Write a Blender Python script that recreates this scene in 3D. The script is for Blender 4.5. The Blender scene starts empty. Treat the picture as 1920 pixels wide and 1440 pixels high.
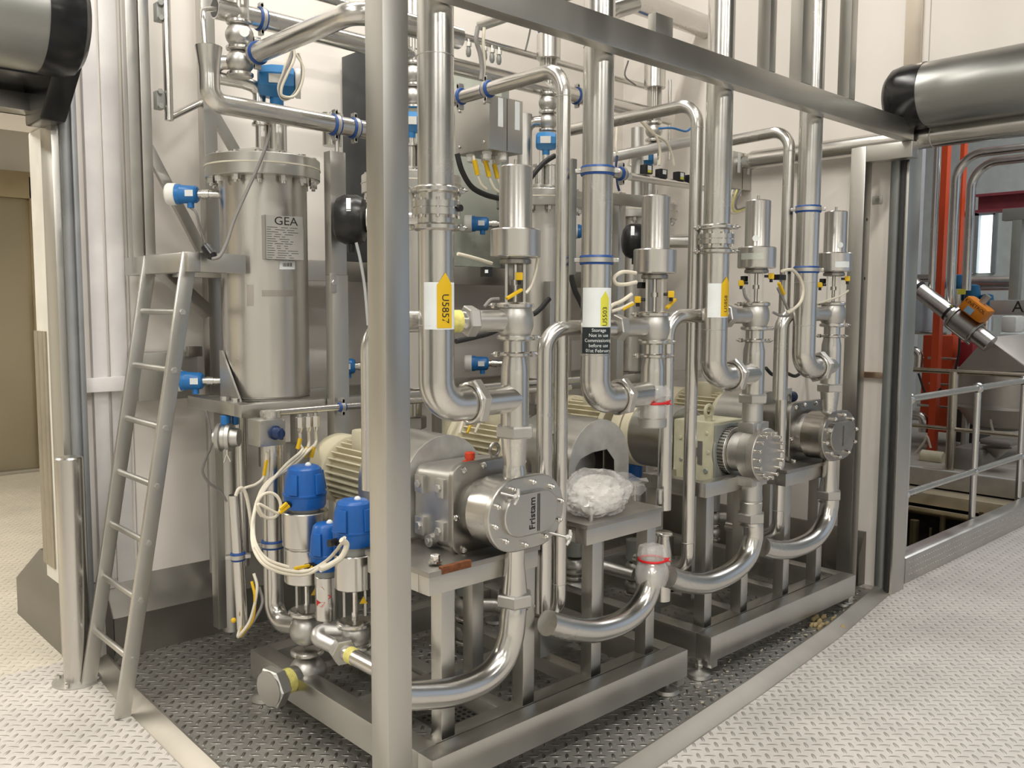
import bpy, bmesh, math, random
from mathutils import Vector, Matrix
V = Vector
random.seed(7)
S = bpy.context.scene
COL = S.collection
PI = math.pi
cos, sin, rad = math.cos, math.sin, math.radians

# ------------------------------------------------------------------ camera
FPX, YAW, PITCH, ROLL, HC = 1655.0, rad(47.0), rad(5.0), rad(0.25), 1.55
_fw = V((cos(YAW)*cos(PITCH), sin(YAW)*cos(PITCH), -sin(PITCH)))
_rt0 = V((sin(YAW), -cos(YAW), 0))
_up0 = _rt0.cross(_fw)
_rt = _rt0*cos(ROLL) + _up0*sin(ROLL)
_up = _up0*cos(ROLL) - _rt0*sin(ROLL)
CAM = V((0, 0, HC))
cd = bpy.data.cameras.new('camera'); cam = bpy.data.objects.new('camera', cd); COL.objects.link(cam)
cd.sensor_width = 36; cd.lens = FPX*36/1920; cd.clip_start = .05; cd.clip_end = 200
m = Matrix((_rt, _up, -_fw)).transposed().to_4x4(); m.translation = CAM
cam.matrix_world = m
S.camera = cam

def P(x, y, X=None, Y=None, Z=None):
    """world point seen at photo pixel (x, y) on the plane X=, Y= or Z="""
    d = _rt*(x-960) + _up*(720-y) + _fw*FPX
    if X is not None: t = X/d.x
    elif Y is not None: t = Y/d.y
    else: t = (Z-HC)/d.z
    return CAM + d*t
def W(px, p):
    """world length of px photo pixels at the depth of p"""
    return px*((p-CAM).dot(_fw))/FPX

# ------------------------------------------------------------------ materials
MATS = {}
def mat(name, col, metal=0.0, rough=0.5, nscale=8.0, namt=0.06, rvar=0.05, bump=0.0, bscale=60.0, stretch=(1, 1, 1), emit=None, estr=0, alpha=1, trans=0, ior=1.45, coat=0):
    m = bpy.data.materials.new(name); m.use_nodes = True
    nt = m.node_tree; N = nt.nodes; L = nt.links
    b = N['Principled BSDF']
    b.inputs['Metallic'].default_value = metal
    b.inputs['IOR'].default_value = ior
    b.inputs['Coat Weight'].default_value = coat
    tc = N.new('ShaderNodeTexCoord'); mp = N.new('ShaderNodeMapping'); mp.inputs['Scale'].default_value = stretch
    L.new(tc.outputs['Object'], mp.inputs['Vector'])
    nz = N.new('ShaderNodeTexNoise'); nz.inputs['Scale'].default_value = nscale; nz.inputs['Detail'].default_value = 5
    L.new(mp.outputs[0], nz.inputs['Vector'])
    mr = N.new('ShaderNodeMapRange'); mr.inputs[3].default_value = 1-namt; mr.inputs[4].default_value = 1+namt
    mr.inputs[1].default_value = .3; mr.inputs[2].default_value = .7
    L.new(nz.outputs[0], mr.inputs[0])
    mx = N.new('ShaderNodeVectorMath'); mx.operation = 'SCALE'; mx.inputs[0].default_value = col[:3]
    L.new(mr.outputs[0], mx.inputs['Scale']); L.new(mx.outputs[0], b.inputs['Base Color'])
    m2 = N.new('ShaderNodeMapRange'); m2.inputs[3].default_value = max(.02, rough-rvar); m2.inputs[4].default_value = rough+rvar
    m2.inputs[1].default_value = .3; m2.inputs[2].default_value = .7
    L.new(nz.outputs[0], m2.inputs[0]); L.new(m2.outputs[0], b.inputs['Roughness'])
    if bump:
        n2 = N.new('ShaderNodeTexNoise'); n2.inputs['Scale'].default_value = bscale; n2.inputs['Detail'].default_value = 3
        L.new(mp.outputs[0], n2.inputs['Vector'])
        bp = N.new('ShaderNodeBump'); bp.inputs['Strength'].default_value = bump; bp.inputs['Distance'].default_value = .002
        L.new(n2.outputs[0], bp.inputs['Height']); L.new(bp.outputs[0], b.inputs['Normal'])
    if emit:
        b.inputs['Emission Color'].default_value = (*emit, 1); b.inputs['Emission Strength'].default_value = estr
    if alpha < 1: b.inputs['Alpha'].default_value = alpha
    if trans: b.inputs['Transmission Weight'].default_value = trans
    MATS[name] = m
    return m

PIPE = mat('polished_steel', (.63, .615, .585), 1, .25, 5, .05, .04, .05, 18)
TANK = mat('brushed_vessel_steel', (.62, .60, .57), 1, .28, 3, .06, .05, .10, 30, (1, 1, .12))
SATIN = mat('satin_steel', (.53, .52, .495), 1, .42, 9, .05, .05, .06, 90)
FRAME = mat('brushed_frame_steel', (.53, .52, .49), 1, .34, 4, .07, .06, .06, 60, (1, 1, .25))
DARKST = mat('dark_cast_steel', (.33, .315, .29), 1, .34, 10, .08, .06, .08, 80)
BOLT = mat('bright_bolt_steel', (.72, .70, .67), 1, .18, 20, .05)
GREYP = mat('grey_painted_metal', (.30, .31, .29), .3, .42, 6, .06)
BLACK = mat('black_plastic', (.012, .012, .013), 0, .32, 20, .1)
RUBBER = mat('black_rubber', (.02, .02, .02), 0, .6)
LINING = mat('navy_rubber_lining', (.012, .06, .24), 0, .45)
BLUE = mat('blue_plastic', (.010, .10, .37), 0, .34, 14, .08, .05, .03, 60)
BLUEP = mat('bright_blue_plastic', (.02, .155, .42), 0, .35, 14, .06)
TEAL = mat('petrol_blue_plastic', (.015, .12, .24), 0, .4)
NAVY = mat('navy_plastic', (.012, .03, .09), 0, .4)
WHITEP = mat('white_plastic', (.72, .71, .68), 0, .4)
YELLOW = mat('yellow_plastic', (.66, .42, .01), 0, .42)
YELTAPE = mat('yellow_tape', (.66, .60, .18), 0, .55, 60, .15)
LIME = mat('lime_label', (.62, .60, .06), 0, .45)
REDCAP = mat('red_orange_plastic', (.65, .055, .015), 0, .4)
RED = mat('red_tie', (.60, .01, .015), 0, .4)
CREAM = mat('cream_paint', (.62, .57, .42), 0, .42, 12, .05, .05, .04, 40)
CREAM2 = mat('cream_green_paint', (.52, .50, .36), 0, .45, 25, .08, .05, .05, 30)
LABEL = mat('white_label', (.70, .73, .73), 0, .45)
CABLE = mat('ivory_cable', (.66, .61, .50), 0, .5)
CABLEG = mat('grey_cable', (.22, .21, .20), 0, .5)
INK = mat('black_ink', (.015, .015, .015), 0, .5)
GREYINK = mat('grey_ink', (.10, .10, .10), .5, .5)
WALL = mat('white_wall_panel', (.78, .735, .685), 0, .42, 1.5, .025, .04, .02, 6)
WALLC = mat('cream_wall_panel', (.70, .675, .61), 0, .5, 1.5, .03)
CEIL = mat('ceiling_white', (.72, .70, .66), 0, .7)
TRIMW = mat('lilac_white_trim', (.74, .715, .71), 0, .4)
GUIDE = mat('grey_guide_rail', (.28, .29, .30), .5, .42)
ALU = mat('silver_shutter_paint', (.33, .335, .32), .85, .33, 3, .03)
KERB = mat('kerb_steel', (.27, .255, .23), 1, .45, 3, .12, .08, .1, 20)
BRASS = mat('lift_door_steel', (.46, .425, .34), 1, .40, 2, .05, .04)
ORANGE = mat('orange_column_paint', (.62, .075, .02), 0, .45, 5, .06)
ORBOX = mat('orange_box', (.75, .24, .015), 0, .4)
MAROON = mat('maroon_beam_paint', (.22, .045, .06), 0, .5, 12, .1)
CONC = mat('concrete', (.36, .33, .28), 0, .8, 8, .12, .05, .3, 30)
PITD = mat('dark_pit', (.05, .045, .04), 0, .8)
RUST = mat('rusty_shim', (.16, .055, .02), .3, .7, 60, .4)
HOPPER = mat('hopper_steel', (.50, .47, .43), 1, .42, 3, .08, .05, .05, 20)
STAIN = mat('rubbed_grey', (.30, .28, .27), .8, .5)

def floor_mat(name, base, metal, rough, rdiff=.1, dirt=.25, cell=.040, bar=.6):
    """tear-plate floor: raised lozenges, alternating direction, on a square grid"""
    m = bpy.data.materials.new(name); m.use_nodes = True
    nt = m.node_tree; N = nt.nodes; L = nt.links; b = N['Principled BSDF']
    def math_(op, a, c=None, v=None):
        n = N.new('ShaderNodeMath'); n.operation = op
        for i, q in enumerate((a, c)):
            if q is None: continue
            if isinstance(q, (int, float)): n.inputs[i].default_value = q
            else: L.new(q, n.inputs[i])
        return n.outputs[0]
    tc = N.new('ShaderNodeTexCoord'); mp = N.new('ShaderNodeMapping')
    mp.inputs['Rotation'].default_value = (0, 0, rad(43)); mp.inputs['Scale'].default_value = (1/cell, 1/cell, 1)
    L.new(tc.outputs['Object'], mp.inputs['Vector'])
    sx = N.new('ShaderNodeSeparateXYZ'); L.new(mp.outputs[0], sx.inputs[0])
    x, y = sx.outputs[0], sx.outputs[1]
    fx, fy = math_('FLOOR', x), math_('FLOOR', y)
    par = math_('FRACT', math_('MULTIPLY', math_('ADD', fx, fy), .5))     # 0 or .5
    par = math_('GREATER_THAN', par, .25)
    u = math_('SUBTRACT', math_('FRACT', x), .5); v = math_('SUBTRACT', math_('FRACT', y), .5)
    # swap axes on odd cells
    inv = math_('SUBTRACT', 1.0, par)
    a = math_('ADD', math_('MULTIPLY', u, inv), math_('MULTIPLY', v, par))
    c = math_('ADD', math_('MULTIPLY', v, inv), math_('MULTIPLY', u, par))
    e = math_('ADD', math_('POWER', math_('MULTIPLY', math_('ABSOLUTE', a), 1.98), 2), math_('POWER', math_('MULTIPLY', math_('ABSOLUTE', c), 6.0), 2))
    h = math_('MAXIMUM', math_('SUBTRACT', 1.0, e), 0.0)
    nz = N.new('ShaderNodeTexNoise'); nz.inputs['Scale'].default_value = 2.2; nz.inputs['Detail'].default_value = 8; nz.inputs['Roughness'].default_value = .65
    L.new(tc.outputs['Object'], nz.inputs['Vector'])
    n3 = N.new('ShaderNodeTexNoise'); n3.inputs['Scale'].default_value = 45; n3.inputs['Detail'].default_value = 4
    L.new(tc.outputs['Object'], n3.inputs['Vector'])
    mr = N.new('ShaderNodeMapRange'); mr.inputs[1].default_value = .3; mr.inputs[2].default_value = .72
    mr.inputs[3].default_value = 1-dirt; mr.inputs[4].default_value = 1.05
    L.new(nz.outputs[0], mr.inputs[0])
    k = math_('MULTIPLY', mr.outputs[0], math_('ADD', .92, math_('MULTIPLY', n3.outputs[0], .16)))
    mx = N.new('ShaderNodeVectorMath'); mx.operation = 'SCALE'; mx.inputs[0].default_value = base
    L.new(k, mx.inputs['Scale']); L.new(mx.outputs[0], b.inputs['Base Color'])
    hb_ = math_('MINIMUM', math_('MULTIPLY', h, 2.5), 1.0)
    L.new(math_('MINIMUM', math_('ADD', metal, math_('MULTIPLY', hb_, bar)), 1.0), b.inputs['Metallic'])
    r = math_('SUBTRACT', math_('ADD', rough+rdiff*.5, math_('MULTIPLY', n3.outputs[0], .12)), math_('MULTIPLY', math_('MINIMUM', math_('MULTIPLY', h, 3.0), 1.0), rdiff))
    L.new(r, b.inputs['Roughness'])
    bp = N.new('ShaderNodeBump'); bp.inputs['Strength'].default_value = 1.0; bp.inputs['Distance'].default_value = .006
    hh = math_('ADD', math_('SQRT', h), math_('MULTIPLY', n3.outputs[0], .12))
    L.new(hh, bp.inputs['Height']); L.new(bp.outputs[0], b.inputs['Normal'])
    return m
FLOORM = floor_mat('tear_plate_floor', (.60, .565, .525), .16, .48, .18, .20, .040, .45)
BUNDM = floor_mat('wet_tear_plate', (.44, .43, .40), .85, .36, .14, .35, .040, .15)
CORRM = floor_mat('beige_floor', (.60, .555, .47), .05, .6, .05, .18, .040, .1)

# ------------------------------------------------------------------ mesh builder
def basis(d):
    d = V(d).normalized()
    a = V((0, 0, 1)) if abs(d.z) < .9 else V((1, 0, 0))
    u = d.cross(a).normalized(); w = u.cross(d).normalized()
    return d, u, w

class MB:
    def __init__(s): s.b = bmesh.new()
    def _face(s, vs):
        try: s.b.faces.new(vs)
        except ValueError: pass
    def box(s, a, b, bev=0.0, rot=None, piv=None):
        a, b = V(a), V(b); c = (a+b)/2; h = V((abs(b.x-a.x), abs(b.y-a.y), abs(b.z-a.z)))
        M = Matrix.Translation(c)
        if rot is not None:
            pv = V(piv) if piv is not None else c
            M = Matrix.Translation(pv) @ rot.to_4x4() @ Matrix.Translation(c-pv)
        M = M @ Matrix.Diagonal((*h, 1))
        r = bmesh.ops.create_cube(s.b, size=1, matrix=M)
        if bev:
            es = list({e for v in r['verts'] for e in v.link_edges})
            bmesh.ops.bevel(s.b, geom=es, offset=min(bev, min(h)*.45), segments=2, profile=.6, affect='EDGES')
        return s
    def bar(s, a, b, w, h=None, up=(0, 0, 1), bev=0.0):
        """square bar from a to b, w wide, h deep along up"""
        a, b = V(a), V(b); h = h or w; d = (b-a); l = d.length; d = d/l
        u = V(up); u = (u - d*u.dot(d))
        if u.length < 1e-4: u = V((1, 0, 0)) - d*d.x
        u.normalize(); r = d.cross(u)
        R = Matrix((d, r, u)).transposed()
        M = Matrix.Translation((a+b)/2) @ R.to_4x4() @ Matrix.Diagonal((l, w, h, 1))
        q = bmesh.ops.create_cube(s.b, size=1, matrix=M)
        if bev:
            es = list({e for v in q['verts'] for e in v.link_edges})
            bmesh.ops.bevel(s.b, geom=es, offset=bev, segments=2, profile=.6, affect='EDGES')
        return s
    def lathe(s, o, d, prof, seg=32, ph=0.0, u=None, sx=1.0, sy=1.0):
        """prof: (t along d, radius)"""
        o = V(o); d, uu, w = basis(d)
        if u is not None:
            uu = (V(u)-d*V(u).dot(d)).normalized(); w = uu.cross(d).normalized()
        rings = []
        for t, r in prof:
            if r <= 1e-6: rings.append([s.b.verts.new(o+d*t)])
            else: rings.append([s.b.verts.new(o+d*t+(uu*cos(ph+2*PI*i/seg)*sx+w*sin(ph+2*PI*i/seg)*sy)*r) for i in range(seg)])
        for A, B in zip(rings, rings[1:]):
            if len(A) == 1 and len(B) == 1: continue
            for i in range(seg):
                j = (i+1) % seg
                if len(A) == 1: s._face((A[0], B[j], B[i]))
                elif len(B) == 1: s._face((A[i], A[j], B[0]))
                else: s._face((A[i], A[j], B[j], B[i]))
        if len(rings[0]) > 1: s._face(list(reversed(rings[0])))
        if len(rings[-1]) > 1: s._face(rings[-1])
        return s
    def cyl(s, a, b, r, r2=None, seg=28, bev=0.0):
        a, b = V(a), V(b); l = (b-a).length; r2 = r if r2 is None else r2
        if bev: pr = [(0, r-bev), (bev, r), (l-bev, r2), (l, r2-bev)]
        else: pr = [(0, r), (l, r2)]
        return s.lathe(a, b-a, pr, seg)
    def hexn(s, a, b, r, ph=0.0, u=None):
        """union nut: hexagonal, chamfered, across-corners radius r"""
        a, b = V(a), V(b); l = (b-a).length; c = min(l*.15, r*.08)
        return s.lathe(a, b-a, [(0, r*.93), (c, r), (l-c, r), (l, r*.93)], 6, ph, u)
    def ball(s, c, r, d=(0, 0, 1), sq=1.0, seg=24, n=12):
        return s.lathe(V(c), d, [(-cos(PI*i/n)*r*sq, sin(PI*i/n)*r if 0 < i < n else 0) for i in range(n+1)], seg)
    def torus(s, c, d, R, r, seg=32, n=10, sx=1.0, sy=1.0, u=None):
        c = V(c); d, uu, w = basis(d)
        if u is not None:
            uu = (V(u)-d*V(u).dot(d)).normalized(); w = uu.cross(d).normalized()
        rings = []
        for i in range(seg):
            a = 2*PI*i/seg; q = uu*cos(a)*sx+w*sin(a)*sy; cc = c+q*R
            rings.append([s.b.verts.new(cc+q*(r*cos(2*PI*j/n))+d*(r*sin(2*PI*j/n))) for j in range(n)])
        for i in range(seg):
            A, B = rings[i], rings[(i+1) % seg]
            for j in range(n):
                k = (j+1) % n; s._face((A[j], B[j], B[k], A[k]))
        return s
    def tube(s, pts, r, bend=0.0, seg=20, cap=True, n=8, rr=None):
        pts = [V(p) for p in pts]; path = [pts[0]]
        for i in range(1, len(pts)-1):
            p0, p, p1 = pts[i-1], pts[i], pts[i+1]
            d0 = (p0-p); d1 = (p1-p); l0, l1 = d0.length, d1.length; d0.normalize(); d1.normalize()
            ang = d0.angle(d1)
            if bend and ang < PI-.02:
                R = bend; t = min(R/math.tan(ang/2), l0*.499, l1*.499); R = t*math.tan(ang/2)
                c = p+(d0+d1).normalized()*(R/sin(ang/2)); a = p+d0*t; bq = p+d1*t
                v0 = a-c; v1 = bq-c; th = v0.angle(v1)
                for k in range(n+1):
                    f = k/n; path.append(c+(v0*sin((1-f)*th)+v1*sin(f*th))/sin(th))
            else: path.append(p)
        path.append(pts[-1])
        s.sweep(path, r, seg, cap)
        return s
    def sweep(s, path, r, seg=12, cap=True):
        q = [path[0]]
        for p in path[1:]:
            if (p-q[-1]).length > 1e-5: q.append(p)
        path = q; N = len(path)
        if N < 2: return s
        T = []
        for i in range(N):
            a = path[max(0, i-1)]; b = path[min(N-1, i+1)]; T.append((b-a).normalized())
        _, u, w = basis(T[0]); rings = []
        for i in range(N):
            if i:
                ax = T[i-1].cross(T[i])
                if ax.length > 1e-7:
                    R = Matrix.Rotation(T[i-1].angle(T[i]), 3, ax.normalized()); u = R @ u
                u = (u-T[i]*u.dot(T[i])).normalized()
            w = T[i].cross(u)
            k = r(i/(N-1)) if callable(r) else r
            if 0 < i < N-1:   # mitre so bends keep their bore
                pass
            rings.append([s.b.verts.new(path[i]+(u*cos(2*PI*j/seg)+w*sin(2*PI*j/seg))*k) for j in range(seg)])
        for A, B in zip(rings, rings[1:]):
            for j in range(seg):
                k = (j+1) % seg; s._face((A[j], A[k], B[k], B[j]))
        if cap: s._face(list(reversed(rings[0]))); s._face(rings[-1])
        return s
    def spline(s, pts, r, seg=8, n=8, cap=True):
        """smooth cable through the points (Catmull-Rom)"""
        pts = [V(p) for p in pts]; pp = [pts[0]*2-pts[1]]+pts+[pts[-1]*2-pts[-2]]; path = []
        for i in range(1, len(pp)-2):
            a, b, c, d = pp[i-1:i+3]
            for k in range(n):
                t = k/n
                path.append(.5*((2*b)+(c-a)*t+(2*a-5*b+4*c-d)*t*t+(3*b-a-3*c+d)*t**3))
        path.append(pts[-1])
        return s.sweep(path, r, seg, cap)
    def prism(s, pts, vec, bev=0.0):
        vec = V(vec); A = [s.b.verts.new(V(p)) for p in pts]; B = [s.b.verts.new(V(p)+vec) for p in pts]
        s._face(list(reversed(A))); s._face(B); n = len(A)
        for i in range(n): s._face((A[i], A[(i+1) % n], B[(i+1) % n], B[i]))
        if bev:
            es = list({e for v in A+B for e in v.link_edges})
            bmesh.ops.bevel(s.b, geom=es, offset=bev, segments=2, profile=.6, affect='EDGES')
        return s
    def quad(s, *p): s._face([s.b.verts.new(V(q)) for q in p]); return s
    def text(s, txt, size, fn, ext=0.0, align='CENTER', bold=0.0):
        """writing; fn(x, y, z) places each point of the flat lettering"""
        cu = bpy.data.curves.new('t', 'FONT'); cu.body = txt; cu.size = size; cu.align_x = align; cu.align_y = 'CENTER'
        cu.extrude = ext; cu.offset = bold; cu.resolution_u = 3
        o = bpy.data.objects.new('t', cu); COL.objects.link(o)
        dg = bpy.context.evaluated_depsgraph_get(); me = bpy.data.meshes.new_from_object(o.evaluated_get(dg))
        vs = [s.b.verts.new(fn(*v.co)) for v in me.vertices]
        for p in me.polygons: s._face([vs[i] for i in p.vertices])
        bpy.data.objects.remove(o); bpy.data.curves.remove(cu); bpy.data.meshes.remove(me)
        return s

WL = {}
SPLIT = {'clamp_band', 'cover_nut', 'flange_bolt', 'yoke', 'weld_seam', 'hinge_bolt', 'port_block'}
WELD = {'pipe_label', 'notice', 'arrow', 'rating_label', 'barcode_sticker', 'bare_patch', 'faded_strip', 'indicator_strip'}
def pieces(bm):
    """connected islands, those whose boxes touch taken together"""
    seen, isl = set(), []
    for v0 in bm.verts:
        if v0 in seen: continue
        st, cur = [v0], []
        seen.add(v0)
        while st:
            v = st.pop(); cur.append(v)
            for e in v.link_edges:
                w = e.other_vert(v)
                if w not in seen: seen.add(w); st.append(w)
        isl.append(cur)
    B = [[min(v.co[i] for v in c)-.001 for i in range(3)]+[max(v.co[i] for v in c)+.001 for i in range(3)] for c in isl]
    par = list(range(len(isl)))
    def f(a):
        while par[a] != a: a = par[a]
        return a
    for i in range(len(isl)):
        for j in range(i):
            if all(B[i][k] < B[j][k+3] and B[j][k] < B[i][k+3] for k in range(3)): par[f(i)] = f(j)
    out = {}
    for i, c in enumerate(isl): out.setdefault(f(i), []).extend(c)
    return list(out.values())
def obj(name, mb, mt, parent=None, sm=32, label=None, cat=None, group=None, kind=None, fix=True):
    bm = mb.b
    if name in WELD: bmesh.ops.remove_doubles(bm, verts=bm.verts, dist=1e-5)
    if name in SPLIT and parent is not None:
        ps = pieces(bm)
        if len(ps) > 1:
            first = None
            for keep in ps:
                q = MB(); ks = set(keep); mp = {v: q.b.verts.new(v.co) for v in keep}
                for fc in bm.faces:
                    if fc.verts[0] in ks: q._face([mp[v] for v in fc.verts])
                o = obj(name, q, mt, parent, sm, label, cat, group, kind, fix); first = first or o
            bm.free(); return first
    if fix: bmesh.ops.recalc_face_normals(bm, faces=bm.faces)
    if parent is None:
        xs = [v.co for v in bm.verts]
        lo = V((min(c.x for c in xs), min(c.y for c in xs), min(c.z for c in xs))); hi = V((max(c.x for c in xs), max(c.y for c in xs), max(c.z for c in xs)))
        loc = V(((lo.x+hi.x)/2, (lo.y+hi.y)/2, lo.z))
    else: loc = WL[parent.name]
    bmesh.ops.translate(bm, verts=bm.verts, vec=-loc)
    me = bpy.data.meshes.new(name); bm.to_mesh(me); bm.free()
    me.polygons.foreach_set('use_smooth', [True]*len(me.polygons)); me.set_sharp_from_angle(angle=rad(sm))
    me.materials.append(mt)
    o = bpy.data.objects.new(name, me); COL.objects.link(o)
    if parent is None: o.location = loc
    else: o.parent = parent
    WL[o.name] = loc
    if label: o['label'] = label
    if cat: o['category'] = cat
    if group: o['group'] = group
    if kind: o['kind'] = kind
    return o
def thing(name, label, cat, loc=(0, 0, 0), group=None):
    o = bpy.data.objects.new(name, None); COL.objects.link(o); o.location = V(loc); o.empty_display_size = .05
    WL[o.name] = V(loc); o['label'] = label; o['category'] = cat
    if group: o['group'] = group
    return o
def struct(name, mb, mt, parent=None, sm=32):
    return obj(name, mb, mt, parent, sm, kind='structure' if parent is None else None)
def dup(root, loc, label=None, group=None):
    r = root.copy(); COL.objects.link(r); r.location = V(loc)
    if label: r['label'] = label
    if group: r['group'] = group
    for ch in list(root.children):
        c = ch.copy(); COL.objects.link(c); c.parent = r
        for g in list(ch.children):
            d = g.copy(); COL.objects.link(d); d.parent = c
    WL[r.name] = V(loc)
    return r
def facing(c):
    """unit vectors at c: towards where the photographer stood, and to his right (both level)"""
    f = V((-c[0], -c[1], 0)).normalized(); return f, V((-f.y, f.x, 0))
def wrap(mb, c, r, z0, z1, a0, a1, th=.0012, n=10, shape=None):
    """sheet wrapped on an upright pipe of radius r at c, from angle a0 to a1 (0 = the front)"""
    f, g = facing(c); f, g = V(f), V(g)
    def pt(a, z, rr): return V((c[0], c[1], z))+(f*cos(a)+g*sin(a))*rr
    for k in range(n):
        A, B = a0+(a1-a0)*k/n, a0+(a1-a0)*(k+1)/n
        zt0 = zt1 = z1
        if shape: zt0, zt1 = shape(k/n), shape((k+1)/n)
        q = [pt(A, z0, r+th), pt(B, z0, r+th), pt(B, zt1, r+th), pt(A, zt0, r+th)]
        mb.quad(*q)
    return mb
# ================================================================== SETTING
YW = 4.02          # face of the white back wall
XR = 4.78          # face of the right wall
# floors
fb = MB()
fb.quad((-5, -6, 0), (XR+.06, -6, 0), (XR+.06, 4.06, 0), (-5, 4.06, 0))
fb.quad((XR+.06, -6, 0), (14, -6, 0), (14, 2.12, 0), (XR+.06, 2.12, 0))
struct('floor', fb, FLOORM)
fb = MB(); fb.quad((-4, 4.06, 0), (3.2, 4.06, 0), (3.2, 9.4, 0), (-4, 9.4, 0)); struct('floor_corridor', fb, CORRM)
# bund: darker plate behind a low lip
lip = [V((1.255, 3.93, 0)), V((1.225, 3.5, 0)), V((1.205, 2.7, 0)), V((1.20, 1.765, 0)), V((2.25, 1.82, 0)), V((3.07, 1.89, 0)), V((3.9, 1.975, 0)), V((4.70, 2.095, 0))]
fb = MB(); z = V((0, 0, .003))
vs = [fb.b.verts.new(p+z) for p in lip+[V((4.72, 3.95, 0))]]; fb._face(vs); struct('floor_bund', fb, BUNDM)
tb = MB(); rings = []
for i, p in enumerate(lip):
    a = lip[max(0, i-1)]; b = lip[min(len(lip)-1, i+1)]
    if i == 3: nrm = V((-1, -1.02, 0))       # the mitred corner of the lip
    else:
        t = (b-a).normalized(); nrm = V((t.y, -t.x, 0))
        if i < 3: nrm = V((-abs(t.y), 0, 0))
    prof = [(-.006, .002), (-.006, .032), (.004, .034), (.070, .004), (.074, 0)]
    rings.append([tb.b.verts.new(p+nrm*o+V((0, 0, h))) for o, h in prof])
for A, B in zip(rings, rings[1:]):
    for j in range(4): tb._face((A[j], B[j], B[j+1], A[j+1]))
struct('trim_1', tb, mat('lip_steel', (.34, .315, .275), .75, .42, 4, .14))
# back wall with doorway to the corridor on the left
wb = MB(); wb.box((1.20, YW, 0), (XR+.3, YW+.25, 4.6)); struct('wall_back', wb, WALL)
wb = MB(); wb.box((-4.5, 4.10, 2.33), (1.195, 4.50, 4.6)); wb.box((-4.5, 4.10, 0), (-1.6, 4.5, 2.33)); struct('wall_left', wb, WALL)
# white facings and seams of the wall beside the door
for i, (x0, x1, dy) in enumerate(((171, 199, .03), (204, 237, .012))):
    tb = MB(); a, b = P(x0, 600, Y=YW-dy), P(x1, 600, Y=YW-dy); tb.box((a.x, YW-dy, .30), (b.x, YW+.02, 4.6), .004); struct('trim_%d' % (i+2), tb, TRIMW)
tb = MB()
for px in (240, 690, 1010):
    a = P(px, 500, Y=YW); tb.box((a.x-.0025, YW-.0015, .3), (a.x+.0025, YW+.01, 4.6))
a = P(1690, 60, X=XR)
struct('trim_4', tb, mat('wall_seam', (.42, .40, .38), 0, .6))
tb = MB(); a, b = P(155, 710, Y=YW-.05), P(238, 732, Y=YW-.05); tb.box((a.x, YW-.06, b.z), (b.x, YW+.01, a.z), .004); struct('trim_5', tb, TRIMW)
# end of the wall towards the corridor: white jamb, tread-plate guard, stepped kerb
jb = MB(); jb.box((1.185, 4.11, 0), (1.26, 4.52, 2.33), .01); struct('trim_6', jb, mat('jamb_white', (.76, .74, .68), 0, .42))
jp = MB(); jp.box((1.178, 4.36, .33), (1.187, 4.535, 1.43)); 
CHK = floor_mat('wall_tread_plate', (.46, .42, .34), .9, .35, .1, .3, .05)
struct('trim_7', jp, CHK)
def kerb(name, pts, nrm, h1=.185, h2=.335, dep=.10):
    k = MB(); rs = []
    for p, n in zip(pts, nrm):
        p = V(p); n = V(n)
        rs.append([k.b.verts.new(p+n*o+V((0, 0, h))) for o, h in ((.002, 0), (.001, .01), (0, .02), (0, h1), (-dep, h2), (-dep-.05, h2))])
    for A, B in zip(rs, rs[1:]):
        for j in range(5): k._face((A[j], B[j], B[j+1], A[j+1]))
    return k
k = kerb('k', [(1.285, YW-.10, 0), (4.70, YW-.10, 0)], [(0, -1, 0)]*2); struct('baseboard_back', k, KERB)
k = MB(); k.prism([(1.284, YW-.10, 0), (1.284, YW-.10, .185), (1.284, YW+.0, .335), (1.284, YW+.02, 0)], (.004, 0, 0)); struct('trim_8', k, KERB)
k = kerb('k', [(1.135, 4.0, 0), (1.135, 4.86, 0), (1.40, 4.86, 0)], [(-1, 0, 0), (-1, 1, 0), (0, 1, 0)], .185, .335, .09); struct('baseboard_left', k, KERB)
# small kerb piece near the right wall, seen beside the right post
k = MB(); a = P(1612, 1105, Z=0)
k.prism([(4.70, 2.20, 0), (4.70, 2.20, .17), (4.76, 2.20, .30), (4.79, 2.20, .30), (4.79, 2.20, 0)], (0, 1.75, 0)); struct('baseboard_right', k, KERB)
mat('dark_reflected_panel', (.10, .10, .095), 0, .6)
# right wall, doorway for y < 2.02
wr = MB(); wr.box((XR, 2.035, 0), (XR+.07, YW+.2, 4.6)); wr.box((XR, 1.15, 2.40), (XR+.07, 2.035, 4.6)); struct('wall_right', wr, WALL)
wr = MB(); wr.box((XR, -3.4, 2.40), (XR+.07, 1.15, 4.6)); wr.box((XR, -6, 0), (XR+.07, -3.4, 4.6)); struct('wall_right_end', wr, MATS['dark_reflected_panel'])  # unseen wall end, darkened so the long beam mirrors less light
a, b = P(1697, 50, X=XR-.012), P(1729, 50, X=XR-.012)
tb = MB(); tb.box((XR-.014, b.y, 2.75), (XR+.01, a.y, 4.6), .003); struct('trim_9', tb, mat('bright_strip_steel', (.62, .56, .48), 1, .3, 3, .1))
tb = MB(); a = P(1744, 50, X=XR-.001); tb.box((XR-.0015, a.y-.002, 2.6), (XR+.01, a.y+.002, 4.6)); struct('trim_10', tb, MATS['wall_seam'])
tb = MB(); a, b = P(1620, 697, X=XR-.03), P(1671, 711, X=XR-.03); tb.box((XR-.03, b.y, b.z), (XR+.01, a.y+.1, a.z), .003); struct('trim_11', tb, mat('bronze_strip', (.40, .30, .22), 1, .35))
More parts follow.
